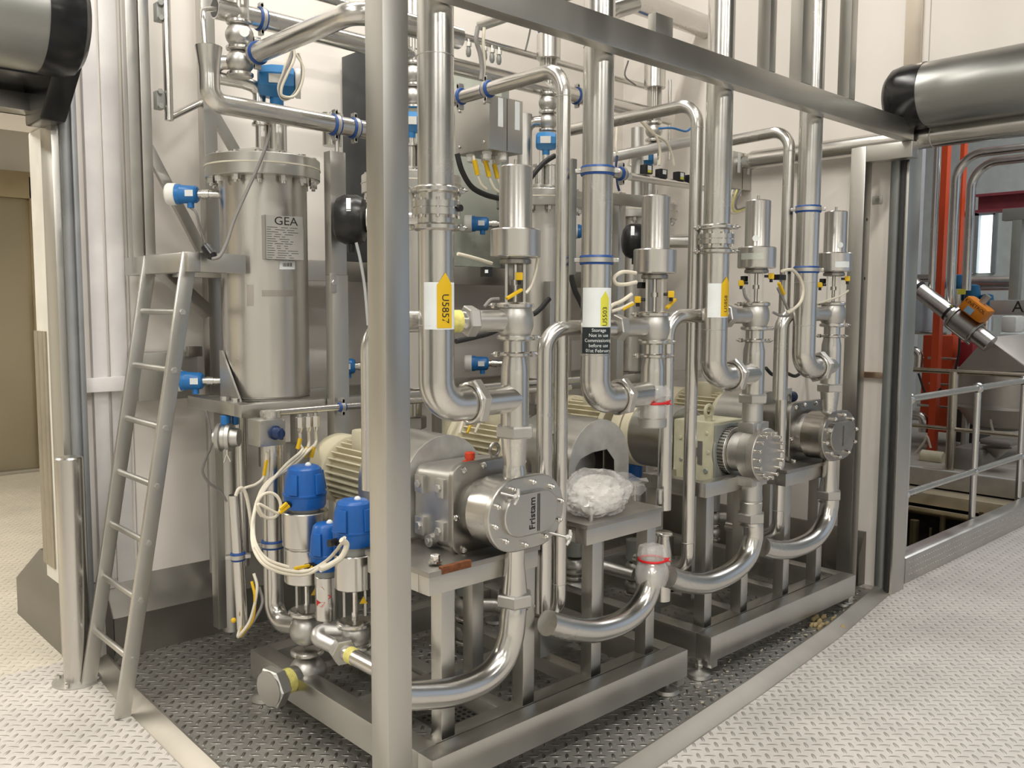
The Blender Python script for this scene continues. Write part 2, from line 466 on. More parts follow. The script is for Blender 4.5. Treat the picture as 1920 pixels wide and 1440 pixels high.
# ceiling and the unseen walls of the hall that the steel mirrors
cb = MB(); cb.box((-5, -6, 4.6), (XR+.3, YW+.2, 4.7)); struct('ceiling', cb, mat('hall_ceiling', (.26, .25, .235), 0, .7))
wb = MB(); wb.box((-5.2, -6, 0), (-5, 4.1, 4.6)); struct('wall_far', wb, mat('grey_green_panel', (.62, .62, .58), 0, .6))
wb = MB(); wb.box((-5, -6.2, 0), (XR+.3, -6, 2.9)); struct('wall_front', wb, mat('light_panel', (.66, .66, .63), 0, .6))
wb = MB(); wb.box((-5, -6.2, 2.9), (XR+.3, -6, 4.6)); struct('wall_front_upper', wb, MATS['dark_reflected_panel'])  # unseen upper wall, made dark so high steel faces mirror a dark hall

# ---- left roller door: guides, housing
dl = thing('roller_door', 'grey roller door housing with black end cap above the lit doorway', 'roller door', (1.1, 3.9, 0))
g = MB(); a, b = P(112, 600, Y=3.97), P(131, 600, Y=3.97); g.box((a.x-.005, 3.97, 0), (b.x, 4.12, 2.36), .003); g.box((-1.6, 4.0, 2.33), (b.x, 4.12, 2.40), .003); obj('door_frame', g, FRAME, dl, label='brushed steel frame')
g = MB(); a, b = P(135, 600, Y=3.90), P(154, 600, Y=3.90)
c = V(((a.x+b.x)/2, 3.96, 0)); w = (b.x-a.x)/2
g.lathe(c, (0, 0, 1), [(0, w*1.12), (2.40, w*1.12)], 24); g.box((c.x+w*.8, 3.93, 0), (c.x+w*1.9, 4.0, 2.6), .004); obj('guide_rail', g, GUIDE, dl, label='grey guide rail')
hc = P(62, 42, Y=3.70); hx = P(146, 60, Y=3.70).x
h = MB(); h.lathe((-3.4, hc.y, hc.z+.02), (1, 0, 0), [(0, .20), (3.4+hx-.13, .20)], 40); obj('housing', h, ALU, dl, label='silver grey shutter housing')
h = MB(); h.lathe((hx-.15, hc.y, hc.z+.02), (1, 0, 0), [(0, .204), (.09, .205), (.125, .195), (.15, .165), (.165, .10), (.168, 0)], 40)
h.box((-1.5, hc.y+.02, 2.41), (hx-.03, 4.08, 2.58), .01)
h.prism([(hx-.10, hc.y-.10, hc.z-.10), (hx-.10, 4.08, hc.z-.10), (hx-.10, 4.08, 2.28), (hx-.10, 3.88, 2.28)], (.10, 0, 0), .012)
obj('end_cap', h, mat('gloss_black_plastic', (.010, .010, .011), 0, .22), dl, label='gloss black end cap')
# ---- right roller door
dr = thing('roller_door', 'silver roller door housing with black end cap above the doorway to the machine hall', 'roller door', (XR, 1.9, 0))
hb = V((XR-.19, 0, 2.615)); yl = P(1665, 175, X=hb.x).y
h = MB(); h.lathe((hb.x, -3.4, hb.z), (0, 1, 0), [(0, .155), (3.4+yl-.20, .155)], 40, sx=1.0); obj('housing', h, ALU, dr, label='silver grey shutter housing')
h = MB(); h.box((hb.x-.03, -3.4, hb.z-.155), (XR, yl-.18, hb.z+.155), .01); obj('back_cover', h, ALU, dr)
h = MB(); h.lathe((hb.x, yl-.20, hb.z), (0, 1, 0), [(0, .158), (.10, .158), (.15, .148), (.18, .12), (.195, .07), (.2, 0)], 40); h.box((hb.x-.02, yl-.2, hb.z-.16), (XR, yl-.02, hb.z+.15), .03)
h.box((XR-.10, -3.4, 2.385), (XR+.02, 2.05, 2.47), .004); obj('end_cap', h, MATS['gloss_black_plastic'], dr, label='black end cap and lintel strip')
g = MB(); g.lathe((XR-.062, 2.083, 0), (0, 0, 1), [(0, .032), (2.385, .032)], 20); g.box((XR-.075, 2.04, 0), (XR-.001, 2.105, 2.385), .004); obj('guide_rail', g, mat('dark_guide_rail', (.17, .18, .175), .6, .42), dr, label='dark grey guide rail')
g = MB(); g.box((XR-.094, 2.030, 0), (XR-.080, 2.048, 2.385), .002); obj('seal_strip', g, RUBBER, dr, label='black seal strip')
g = MB(); g.box((XR-.080, 2.012, 0), (XR+.075, 2.034, 2.385), .003); obj('door_frame', g, FRAME, dr, label='brushed steel frame')

# ---- corridor behind the left doorway
wb = MB(); wb.box((-4, 9.32, 0), (3.3, 9.5, 4.0)); wb.box((3.2, 4.5, 0), (3.4, 9.4, 4.0)); wb.box((-4.2, 4.5, 0), (-4, 9.4, 4)); struct('wall_corridor', wb, WALLC)
cb = MB(); cb.box((-4, 4.5, 3.2), (3.3, 9.4, 3.3)); struct('ceiling_corridor', cb, CEIL)
ld = thing('lift_door', 'wide brushed steel lift door at the end of the lit corridor', 'lift door', (1.6, 9.2, 0))
zt = P(40, 372, Y=9.0).z; xr_ = P(63, 600, Y=9.0).x
h = MB(); h.box((1.0, 9.02, .03), (xr_, 9.08, zt), .004); obj('door_panel', h, BRASS, ld)
h = MB(); h.box((xr_, 8.97, 0), (xr_+.10, 9.31, zt+.2), .004); h.box((.9, 8.97, 0), (1.0, 9.31, zt+.2), .004); h.box((.9, 8.97, zt), (xr_+.1, 9.31, zt+.24), .004); obj('door_surround', h, mat('lift_surround', (.42, .36, .25), 1, .35), ld)
h = MB(); h.box((.9, 8.95, 0), (xr_+.1, 9.1, .03), .004); obj('sill', h, FRAME, ld)

# ---- bollard
bc = P(146, 1276, Z=0); zt = P(133, 856, Y=bc.y).z; r = W(47, bc)/2
t = thing('bollard', 'round stainless bollard standing beside the foot of the ladder', 'bollard', bc)
h = MB(); h.lathe(bc, (0, 0, 1), [(0, r), (zt-.006, r), (zt, r-.006)], 40); obj('post', h, mat('bollard_steel', (.58, .56, .53), 1, .27, 3, .06, .05, .08, 40, (1, 1, .15)), t)
h = MB(); h.lathe(bc, (0, 0, 1), [(0, r+.045), (.006, r+.045), (.012, r+.004)], 40); obj('base_flange', h, SATIN, t)
for k in range(4):
    a = PI/4+k*PI/2; h = MB(); q = bc+V((cos(a), sin(a), 0))*(r+.028); h.hexn(q, q+V((0, 0, .02)), .009); obj('anchor_bolt', h, BOLT, t)

# ---- ladder
lb, rb = P(166, 1283, Z=0), P(229, 1346, Z=0)
ax = .30                                     # lean towards the platform
rt = P(353, 474, Y=rb.y); lt = P(284, 482, Y=lb.y)
t = thing('ladder', 'steel ladder leaning against the platform beside the bollard', 'ladder', (lb+rb)/2)
for a, b in ((lb, lt), (rb, rt)):
    b = V((lt.x*.5+rt.x*.5, b.y, rt.z*.5+lt.z*.5)); d = (b-a).normalized(); h = MB()
    h.bar(a, b, .022, .058, V((1, 0, 0)), .006); obj('stile', h, FRAME, t)
topz = (lt.z+rt.z)/2; topx = (lt.x+rt.x)/2
for py in (478, 585, 694, 802, 911, 1018, 1125, 1236):
    px = {478: 357, 585: 340, 694: 326, 802: 309, 911: 291, 1018: 273, 1125: 258, 1236: 243}[py]
    q = P(px, py, Y=rb.y); f = (q.z-rb.z)/(topz-rb.z); x = rb.x+(topx-rb.x)*f
    h = MB(); h.cyl((x, rb.y-.005, q.z), (x, lb.y+.005, q.z), .0125, seg=16); o = obj('rung', h, FRAME, t)
    h = MB(); h.hexn((x, rb.y-.020, q.z), (x, rb.y-.010, q.z), .012); obj('rung_bolt', h, SATIN, o)

q = P(1645, 375, X=XR-.004); t = thing('wall_plate', 'small square steel plate with a bolt on the white strip beside the right post', 'plate', q)
h = MB(); h.box((XR-.006, q.y-.028, q.z-.022), (XR-.0005, q.y+.028, q.z+.022), .002); obj('plate', h, SATIN, t)
h = MB(); h.hexn((XR-.006, q.y, q.z), (XR-.014, q.y, q.z), .011); obj('bolt', h, GREYP, t)
# ================================================================== PORTAL FRAME round the pump skids
t = thing('portal_frame', 'tall square-tube steel frame standing in front of the pump skids', 'steel frame', (1.43, 2.04, 0))
PY0 = 1.96
c = P(728, 1600, Z=0); px0 = P(728.5, 1440, Y=PY0).x
h = MB(); h.box((px0, PY0, 0), (px0+.083, PY0+.083, 3.6), .004); obj('front_post', h, FRAME, t)
zb = (P(1160, 95, Y=PY0+.08).z+P(1500, 195, Y=PY0+.08).z)/2
zt = P(1300, 78, Y=PY0).z
zb, zt = 2.402, 2.498
h = MB(); h.box((px0+.02, PY0, zb), (4.60+.015, PY0+.058, zt), .004); obj('long_beam', h, FRAME, t)
XP = 4.60; YP = P(1592.5, 1098, X=XP).y
h = MB(); h.box((XP, YP, 0), (XP+.08, YP+.082, zb-.001), .004); obj('end_post', h, FRAME, t)
h = MB(); h.box((XP, PY0, zb-.083), (XP+.08, YP, zb-.001), .004); obj('end_beam', h, FRAME, t)
for z in (P(1633, 411, X=XP+.04).z, P(1624, 522, X=XP+.04).z):
    h = MB(); h.cyl((XP+.04, YP-.0005, z), (XP+.04, YP+.004, z), .009, seg=14); obj('bolt_hole', h, BLACK, t, label='dark drilled hole')
# uprights carried by the long beam
for x0, x1, x2, yb, w in ((1414, 1444, 1452, 128, 0), (1478, 1505, 1530, 150, 0), (1575, 1596, 1608, 183, 0)):
    a, b = P(x0, 60, Y=PY0+.03), P(x1, 60, Y=PY0+.03); ww = min(.083, max(.05, (P(x2, 60, Y=PY0).x-P(x1, 60, Y=PY0).x)))
    xx = P(x1, 60, Y=PY0).x
    h = MB(); h.box((xx, PY0+.0, zt), (xx+ww, PY0+.058, 4.3), .004); obj('upright', h, FRAME, t)
h = MB(); a = P(1238, 20, Y=PY0+.04); h.box((a.x-.05, PY0+.02, zt), (a.x+.05, PY0+.055, zt+.075), .003); obj('bracket', h, FRAME, t)

# ================================================================== SKIDS
def skid(xa, xb, label, legs, feet, y0, yb=3.22, zt=.178, zb=.068):
    t = thing('pump_skid', label, 'skid frame', ((xa+xb)/2, y0+.5, 0))
    def beam(name, a, b): h = MB(); h.box(a, b, .003); return obj(name, h, FRAME, t)
    beam('front_beam', (xa, y0, zb), (xb, y0+.075, zt))
    beam('inner_beam', (xa+.075, y0+.098, zb+.03), (xb-.06, y0+.16, zt-.012))
    beam('side_beam', (xa, y0+.075, zb), (xa+.075, yb, zt)); beam('side_beam', (xb-.075, y0+.075, zb), (xb, yb, zt))
    beam('rear_beam', (xa+.075, yb-.075, zb), (xb-.075, yb, zt))
    for f in (.33, .66):
        x = xa+(xb-xa)*f; beam('cross_beam', (x, y0+.16, zb+.02), (x+.06, yb-.075, zt-.03))
    beam('long_stringer', (xa+.075, y0+.52, zb+.02), (xb-.075, y0+.58, zt-.03))
    for x, y in feet:
        h = MB(); h.lathe((x, y, 0), (0, 0, 1), [(0, .046), (.006, .052), (.020, .048), (.030, .016), (.034, .011), (zb+.01, .011)], 24)
        h.hexn((x, y, .046), (x, y, .058), .018); obj('levelling_foot', h, SATIN, t)
    for x in (xa+.012, xb-.058):
        h = MB(); h.box((x, y0+.004, zb-.03), (x+.046, y0+.05, zb), .003); obj('foot_block', h, FRAME, t)
    for x, z1 in legs:
        for yy in (y0+.10, y0+.37):
            h = MB(); h.box((x, yy, zt-.02), (x+.055, yy+.055, z1), .003); obj('leg', h, FRAME, t)
    return t
YS = 2.035
LEGX = [P(828, 1270, Y=YS+.10).x, P(980, 1370, Y=YS+.10).x, P(1108.5, 1240, Y=YS+.10).x, P(1210, 1200, Y=YS+.10).x]
LEG2 = [P(1327.5, 1040, Y=YS+.10).x, P(1393, 1130, Y=YS+.10).x, P(1473, 1060, Y=YS+.10).x, P(1534, 1060, Y=YS+.10).x]
PZ = [P(817, 1078, Y=YS+.09).z, P(1111, 995, Y=YS+.09).z, P(1318, 915, Y=YS+.10).z, P(1470, 895, Y=YS+.1).z]
print('LEGX', LEGX, LEG2, 'PZ', PZ)
s1 = skid(1.575, 2.872, 'front steel pump skid with levelling feet beside the ladder', [(LEGX[0], PZ[0]), (LEGX[1], PZ[0]), (LEGX[2], PZ[1]), (LEGX[3], PZ[1])], [(P(464, 1290, Z=0).x, 3.12), (P(1266, 1305, Z=0).x, 2.09), (1.66, 2.09), (2.83, 3.15)], YS)
s2 = skid(3.052, 4.345, 'rear steel pump skid with levelling feet near the right-hand doorway', [(LEG2[0], PZ[2]), (LEG2[1], PZ[2]), (LEG2[2], PZ[3]), (LEG2[3], PZ[3])], [(P(1322, 1274, Z=0).x, 2.09), (P(1573, 1132, Z=0).x, 2.11), (3.1, 3.15), (4.3, 3.15)], YS+.012)
# pump platforms: a table of flat beams on the legs of each pump
def platform(x0, x1, zt, label, plate=True, y0=YS+.085, depth=.34, bd=.062, overhang=.02, extra=None):
    t = thing('pump_platform', label, 'pump platform', ((x0+x1)/2, y0+.2, zt))
    h = MB(); h.box((x0, y0, zt-bd), (x1, y0+.055, zt), .003); obj('front_rail', h, FRAME, t)
    h = MB(); h.box((x0, y0+depth-.055, zt-bd), (x1, y0+depth, zt), .003); obj('rear_rail', h, FRAME, t)
    for x in (x0, x1-.05):
        h = MB(); h.box((x, y0+.055, zt-bd), (x+.05, y0+depth-.055, zt), .003); obj('side_rail', h, FRAME, t)
    if plate:
        h = MB(); h.box((x0-.01, y0-.012, zt), (x1, y0+depth, zt+.018), .003); obj('top_plate', h, mat('plate_steel_%d' % int(x0*100), (.36, .345, .32), 1, .42, 6, .12), t)
    return t
pf1 = platform(LEGX[0]-.06, LEGX[1]+.055, PZ[0], 'steel platform carrying the pump with the lettered cover', True)
pf2 = platform(LEGX[2]-.05, LEGX[3]+.07, PZ[1]+.012, 'empty steel pump platform with a clear plastic bag lying on it', True, depth=.62)
pf3 = platform(LEG2[0]-.05, LEG2[1]+.05, PZ[2]+.02, 'steel platform under the pump with the round bolted cover', False)
pf4 = platform(LEG2[2]-.05, LEG2[3]+.05, PZ[3]+.02, 'steel platform under the last pump near the right wall', True)
h = MB(); h.box((LEGX[0]-.02, YS+.071, PZ[0]+.003), (LEGX[0]+.10, YS+.088, PZ[0]+.026), .001); obj('shim_plate', h, RUST, pf1, label='rusty packing strip')
for x in (LEGX[0]+.0,):
    h = MB(); q = V((x, YS+.13, PZ[0]+.026)); h.cyl(q, q+V((0, 0, .006)), .022); h.hexn(q+V((0, 0, .004)), q+V((0, 0, .024)), .015); obj('mounting_bolt', h, BOLT, pf1)
for px, py in ((1108, 975), (1237, 945)):
    q = P(px, py, Y=YS+.12); q.z = PZ[1]+.03
    h = MB(); h.cyl(q, q+V((0, 0, .05)), .010); h.cyl(q+V((0, 0, .05)), q+V((0, 0, .058)), .013); obj('stud', h, SATIN, pf2)

# ================================================================== VESSEL PLATFORM, UPRIGHTS AND GATE
t = thing('walkway_frame', 'raised steel walkway frame with long uprights behind the ladder', 'walkway frame', (1.6, 3.8, 0))
zp = 1.745
def fbar(name, a, b, w, hh=None, up=(0, 0, 1), m=FRAME, par=None):
    h = MB(); h.bar(a, b, w, hh, up, .003); return obj(name, h, m, par or t)
xl = P(277, 480, Y=3.76).x
print('xl', xl)
fbar('side_beam', (xl, 3.30, zp-.03), (xl, 3.96, zp-.03), .05, .075)
fbar('front_beam', (xl+.02, 3.34, zp-.03), (1.64, 3.34, zp-.03), .05, .075)
fbar('long_beam', (1.5, 3.68, zp-.03), (4.7, 3.68, zp-.03), .05, .095)
fbar('rear_beam', (xl, 3.96, zp-.03), (4.7, 3.96, zp-.03), .05, .075)
h = MB(); h.box((xl, 3.66, zp+.008), (4.7, 3.98, zp+.014)); obj('deck', h, MATS['wet_tear_plate'] if 'wet_tear_plate' in MATS else FRAME, t)
p1 = P(396, 500, Y=3.90).x
fbar('upright', (p1, 3.90, .30), (p1, 3.90, 4.3), .062, m=FRAME)
for px, sec in ((256, .044), (279, .044)):
    x = P(px, 470, Y=3.86).x
    fbar('gate_post', (x, 3.86, zp-.06), (x, 3.86, 4.0), sec)
x0 = P(256, 340, Y=3.86).x; x1 = P(279, 340, Y=3.86).x; z = P(268, 355, Y=3.86).z
fbar('spacer', (x0+.02, 3.86, z), (x1-.02, 3.86, z), .04, .02)
a, b = P(276, 275, Y=3.93), P(378, 470, Y=3.93); fbar('diagonal_brace', a, b, .045, .03, (0, 1, 0))
a, b = P(390, 195, Y=3.93), P(462, 320, Y=3.93); fbar('diagonal_brace', a, b, .045, .03, (0, 1, 0))
a, b = P(296, 500, Y=3.72), P(392, 588, Y=3.90); fbar('knee_brace', a, b, .05, .05)
# tubular gate hinged on the gate post
t2 = thing('tube_gate', 'tubular steel gate hinged on the uprights above the ladder', 'gate', P(316, 225, Y=3.80))
h = MB(); a = P(309, -60, Y=3.80); b = P(317, 226, Y=3.80); c = P(372, 190, Y=3.80+.25); h.tube([a, V((a.x, a.y, b.z))], .018); h.tube([V((a.x, a.y, b.z+.012)), P(378, 191, Y=3.90)], .016); obj('tube_frame', h, PIPE, t2)
for py in (22, 187):
    q = P(296, py, Y=3.82); h = MB(); h.box((q.x-.012, 3.80, q.z-.04), (q.x+.02, 3.84, q.z+.035), .003); h.cyl((q.x+.02, 3.82, q.z-.03), (q.x+.02, 3.82, q.z+.03), .018); o = obj('hinge', h, GREYP, t2)
    h = MB()
    for dz in (-.03, .03): h.hexn((q.x, 3.80, q.z+dz), (q.x, 3.785, q.z+dz), .012)
    obj('hinge_bolt', h, GREYP, o)
# wall box behind the ladder
q0, q1 = P(258, 662, Y=YW-.14), P(372, 745, Y=YW-.14)
t3 = thing('wall_box', 'flat grey steel box on the wall behind the ladder', 'box', V(((q0.x+q1.x)/2, YW-.07, q1.z)))
h = MB(); h.prism([(q0.x, YW-.14, q0.z), (q0.x, YW-.02, q0.z+.0), (q0.x, YW-.02, q1.z), (q0.x, YW-.14, q1.z)], (q1.x-q0.x, 0, 0), .003); obj('case', h, FRAME, t3)
h = MB(); c = P(366, 660, Y=YW-.16); h.box((c.x-.035, YW-.17, c.z-.02), (c.x+.03, YW-.14, c.z+.025), .003); obj('bracket', h, DARKST, t3)

# ---- support frame that carries the vessels
t = thing('vessel_support', 'long steel support frame carrying the filter vessels', 'support frame', (2.9, 3.4, 1.1))
ys = 3.20; a = P(452, 760, Y=ys); b = P(452, 784, Y=ys); z1, z0 = a.z, b.z
print('support', a, b)
x0 = a.x
fbar('front_beam', (x0, ys+.03, (z0+z1)/2), (4.6, ys+.03, (z0+z1)/2), .06, z1-z0, par=t)
fbar('side_beam', (x0+.03, ys+.06, (z0+z1)/2), (x0+.03, 3.70, (z0+z1)/2), .06, z1-z0, par=t)
fbar('rear_beam', (x0+.06, 3.67, (z0+z1)/2), (4.6, 3.67, (z0+z1)/2), .06, z1-z0, par=t)
for x in (x0+.09, 2.03, 2.85, 3.6, 4.4):
    h = MB(); h.box((x-.03, 3.57 if x > 2.0 else 3.58, .15), (x+.03, 3.64, z0), .003); obj('rear_leg', h, FRAME, t)
for px in (411, 640):
    pass
# tall front post of the support frame with its bracket
xp0, xp1 = P(622, 700, Y=ys-.07).x, P(658, 700, Y=ys-.07).x
h = MB(); h.box((xp0+.012, ys-.065, .17), (xp1-.005, ys-.01, P(640, 516, Y=ys-.06).z), .003); obj('front_post', h, FRAME, t)
zc = P(632, 284, Y=ys-.06).z; xu0, xu1 = P(615, 400, Y=ys-.06).x, P(651, 400, Y=ys-.06).x
h = MB(); h.box((xu0+.012, ys-.062, P(640, 516, Y=ys-.06).z), (xu1-.005, ys-.012, zc), .003); obj('upper_post', h, FRAME, t)
q = P(626, 530, Y=ys-.07); h = MB(); h.box((q.x-.02, ys-.075, q.z-.04), (q.x+.01, ys-.063, q.z+.04), .002); h.hexn((q.x-.004, ys-.075, q.z), (q.x-.004, ys-.085, q.z), .012); obj('bracket', h, FRAME, t)
for xx in (2.50, 3.2, 4.0):
    h = MB(); h.box((xx, ys-.05, .17), (xx+.05, ys, 1.68), .003); obj('front_post', h, FRAME, t)
h = MB(); x = x0+.055; h.prism([(x, ys+.12, z1), (x, ys+.30, z1), (x, ys+.30, z1+.20), (x, ys+.28, z1+.20)], (.008, 0, 0)); obj('gusset', h, FRAME, t)
for k in range(2):
    q = V((x0+.035, ys+.12+.10*k, z1)); h = MB(); h.hexn(q, q+V((0, 0, .016)), .016); obj('bolt', h, BOLT, t)
# ================================================================== PIPE COLUMNS
YC, YD = 2.09, 2.078
XC = [P(966, 602, Y=YC).x, P(1226, 612, Y=YC).x, P(1416, 590, Y=YC).x, P(1561, 587, Y=YC).x]
XD = [P(818, 560, Y=YD).x, P(1119, 450, Y=YD).x, P(1342, 500, Y=YD).x, P(1512, 500, Y=YD).x]
DZ = [0, -.03, .012, .018]
def zc(py): return P(966, py, Y=YC).z
print('XC', XC, 'XD', XD)
ORD = ['first', 'second', 'third', 'fourth']
def clamp(mb, c, r, d=(0, 0, 1), th=.011):
    """tri-clamp: two ferrule lips gripped by a rounded band with its bolt"""
    mb.lathe(V(c)-V(d).normalized()*th, d, [(0, r), (.003, r+.009), (th*.6, r+.013), (th*1.4, r+.013), (2*th-.003, r+.009), (2*th, r)], 32)
    return mb
def wing(mb, c, g):
    c = V(c); g = V(g); mb.cyl(c, c+g*.02, .006, seg=10); mb.box(c+g*.008-V((.008, .008, .009)), c+g*.008+V((.008, .008, .009)), .002)
    mb.lathe(c+g*.02-V((0, 0, .004)), (0, 0, 1), [(0, .004), (.004, .011), (.008, .004)], 10)
    return mb
def ysensor(par, c, out, flip=1):
    """yellow inductive switch with its black tip"""
    c = V(c); o = V(out)
    h = MB(); h.box(c-V((.012, .012, .012)), c+V((.012, .012, .013)), .003, Matrix.Rotation(math.atan2(o.y, o.x), 3, 'Z'), c); p = obj('proximity_sensor', h, YELLOW, par, label='yellow switch')
    h = MB(); h.cyl(c-o*.012, c-o*.034, .006, seg=10); h.cyl(c-V((0, 0, .012)), c-V((0, 0, .026)), .007, seg=10); obj('plug', h, BLACK, p)
VLAB = ['seat valve with tall steel actuator on the front pipe column, first from the ladder',
        'seat valve with steel actuator above the red-tied plastic bag',
        'seat valve with steel actuator above the pump with the round bolted cover',
        'smallest-looking seat valve with steel actuator, next to the right-hand frame post']
for i in range(4):
    X = XC[i]; dz = DZ[i]; c = V((X, YC, 0)); f, g = facing(c)
    def Z(py): return zc(py)+dz
    t = thing('seat_valve', VLAB[i], 'valve', V((X, YC, Z(632))), 'seat valves on the pipe columns')
    h = MB(); z0, z1 = Z(430), Z(312); h.lathe((X, YC, z0), (0, 0, 1), [(0, .0545), (.004, .0545), (.008, .0535), (z1-z0-.004, .0535), (z1-z0, .050), (z1-z0+.001, 0)], 40)
    h.cyl((X, YC, z1), (X, YC, z1+.022), .006, seg=10); obj('actuator_top', h, TANK, t)
    h = MB(); z0, z1 = Z(483), Z(430); h.lathe((X, YC, z0), (0, 0, 1), [(0, .077), (.004, .081), (z1-z0-.004, .081), (z1-z0, .078)], 44); o = obj('actuator_base', h, TANK, t)
    if i == 3: h = wrap(MB(), c, .081, z0+.018, z0+.046, .05, .95); obj('rating_label', h, LABEL, o, label='white label')
    if i == 2: h = wrap(MB(), c, .081, z0+.035, z0+.062, -.9, .35); obj('rating_label', h, mat('worn_label', (.50, .52, .47), .5, .4), o, label='worn grey label')
    if i >= 2:
        h = MB(); a = -.12 if i == 2 else .45; q = V((X, YC, Z(430)+.035))+(f*cos(a)+g*sin(a))*.0525; dd = (f*cos(a)+g*sin(a)); h.cyl(q, q+dd*.003, .014, seg=20); obj('round_tag', h, LABEL, t, label='small round white tag')
    h = MB(); h.lathe((X, YC, Z(496)), (0, 0, 1), [(0, .040), (.003, .051), (.015, .051), (.018, .046), (.022, .046)], 36); obj('actuator_flange', h, DARKST, t)
    h = MB()
    for s in (-1, 1):
        q = V((X, YC, 0))+g*(.029*s); h.prism([q+f*.024-g*.004+V((0, 0, Z(571))), q+f*.024+g*.004+V((0, 0, Z(571))), q-f*.024+g*.004+V((0, 0, Z(571))), q-f*.024-g*.004+V((0, 0, Z(571)))], (0, 0, Z(490)-Z(571)))
    obj('yoke', h, SATIN, t)
    h = MB(); h.cyl((X, YC, Z(571)), (X, YC, Z(490)), .008, seg=14); h.cyl((X, YC, Z(535)), (X, YC, Z(525)), .014, seg=16); obj('spindle', h, BOLT, t)
    h = MB(); zb, zt = Z(631), Z(572); hh = zt-zb; mid = (zt+zb)/2
    h.lathe((X, YC, zb), (0, 0, 1), [(0, .046), (hh*.12, .053), (hh*.3, .0595), (hh*.5, .061), (hh*.7, .0595), (hh*.88, .053), (hh, .049)], 40)
    obj('valve_body', h, SATIN, t)
    bd = V((-cos(rad(11)), sin(rad(11)), 0))
    h = MB(); h.cyl(V((X, YC, mid))+bd*.045, V((X, YC, mid))+bd*.150, .0345, seg=30); obj('side_port', h, SATIN, t)
    h = MB(); h.hexn(V((X, YC, mid))+bd*.150, V((X, YC, mid))+bd*.186, .050, .3); obj('union_nut', h, SATIN, t)
    h = MB(); clamp(h, (X, YC, Z(573)), .049); clamp(h, (X, YC, Z(633)), .047); wing(h, V((X, YC, Z(633)))+g*.058, g); wing(h, V((X, YC, Z(573)))-g*.06, -g); obj('clamp_band', h, PIPE, t)
    if i == 0:
        ysensor(t, V((X, YC, Z(519)))+f*.035+g*.012, f)
        h = MB(); q = P(912, 510, Y=YC); h.box(q-V((.014, .014, .016)), q+V((.014, .014, .016)), .003); p = obj('solenoid', h, BLACK, t, label='black solenoid with white mark')
        h = MB(); q2 = q+f*.0205; h.prism([q2+g*(-.004)+V((0, 0, -.004)), q2+g*.006+V((0, 0, -.004)), q2+g*.006+V((0, 0, .006)), q2+g*(-.004)+V((0, 0, .006))], f*.002); obj('marking', h, LABEL, p)
    else:
        ysensor(t, V((X, YC, Z(541 if i == 1 else 520)))-g*.062, -g); ysensor(t, V((X, YC, Z(529 if i == 1 else 503)))+g*.062, g)
        h = MB(); h.box(V((X, YC, Z(508)))-g*.05-V((.012, .012, .014)), V((X, YC, Z(508)))-g*.05+V((.012, .012, .010)), .003); obj('bracket', h, BLACK, t)

# ---- tee, nut and cone of every column
TLAB = ['vertical steel tee pipe feeding the pump with the lettered cover', 'vertical steel tee pipe ending in the red-tied plastic bag', 'vertical steel tee pipe above the round bolted pump cover', 'vertical steel tee pipe above the last pump by the right post']
for i in range(4):
    X = XC[i]; dz = DZ[i]; f, g = facing((X, YC))
    def Z(py): return zc(py)+dz
    t = thing('tee_pipe', TLAB[i], 'pipe', V((X, YC, Z(818))), 'tee pipes under the seat valves')
    h = MB()
    zz = lambda py: Z(py)-Z(800)
    h.lathe((X, YC, Z(800)), (0, 0, 1), [(0, .0465), (zz(706), .0465), (zz(690), .046), (zz(668), .0385), (zz(645), .0385), (zz(638), .0385)], 40)
    obj('tee_body', h, PIPE, t)
    h = MB(); clamp(h, (X, YC, Z(664)), .039, th=.009); wing(h, V((X, YC, Z(664)))+g*.05, g); wing(h, V((X, YC, Z(664)))-g*.05, -g); obj('clamp_band', h, PIPE, t)
    zb_ = P(948, 748, Y=YC).z+dz
    h = MB(); h.cyl((X, YC, zb_), (XD[i]+.175, YD, zb_), .0455, seg=36); obj('branch', h, PIPE, t)
    if i == 1:
        h = MB(); h.lathe((X, YC, Z(820)), (0, 0, 1), [(0, .053), (.004, .056), (.034, .056), (.038, .05)], 32); obj('union_nut', h, SATIN, t)
        continue
    h = MB(); h.hexn((X, YC, Z(819)), (X, YC, Z(797)), .0665, math.atan2(f.y, f.x)*0+.05, f); obj('union_nut', h, SATIN, t)
    if i == 2:
        h = MB(); h.lathe((X, YC, Z(893)), (0, 0, 1), [(0, .0455), (.02, .048), (.045, .0455), (.047, .0425), (.051, .0425), (.053, .0455), (Z(819)-Z(893), .0435)], 36); obj('port_collar', h, SATIN, t)
    else:
        h = MB(); h.lathe((X, YC, Z(899)), (0, 0, 1), [(0, .0385), (Z(879)-Z(899), .0385), (Z(876)-Z(899), .036), (Z(868)-Z(899), .036), (Z(820)-Z(899), .0455), (Z(818)-Z(899), .0455)], 40); obj('cone', h, PIPE, t)

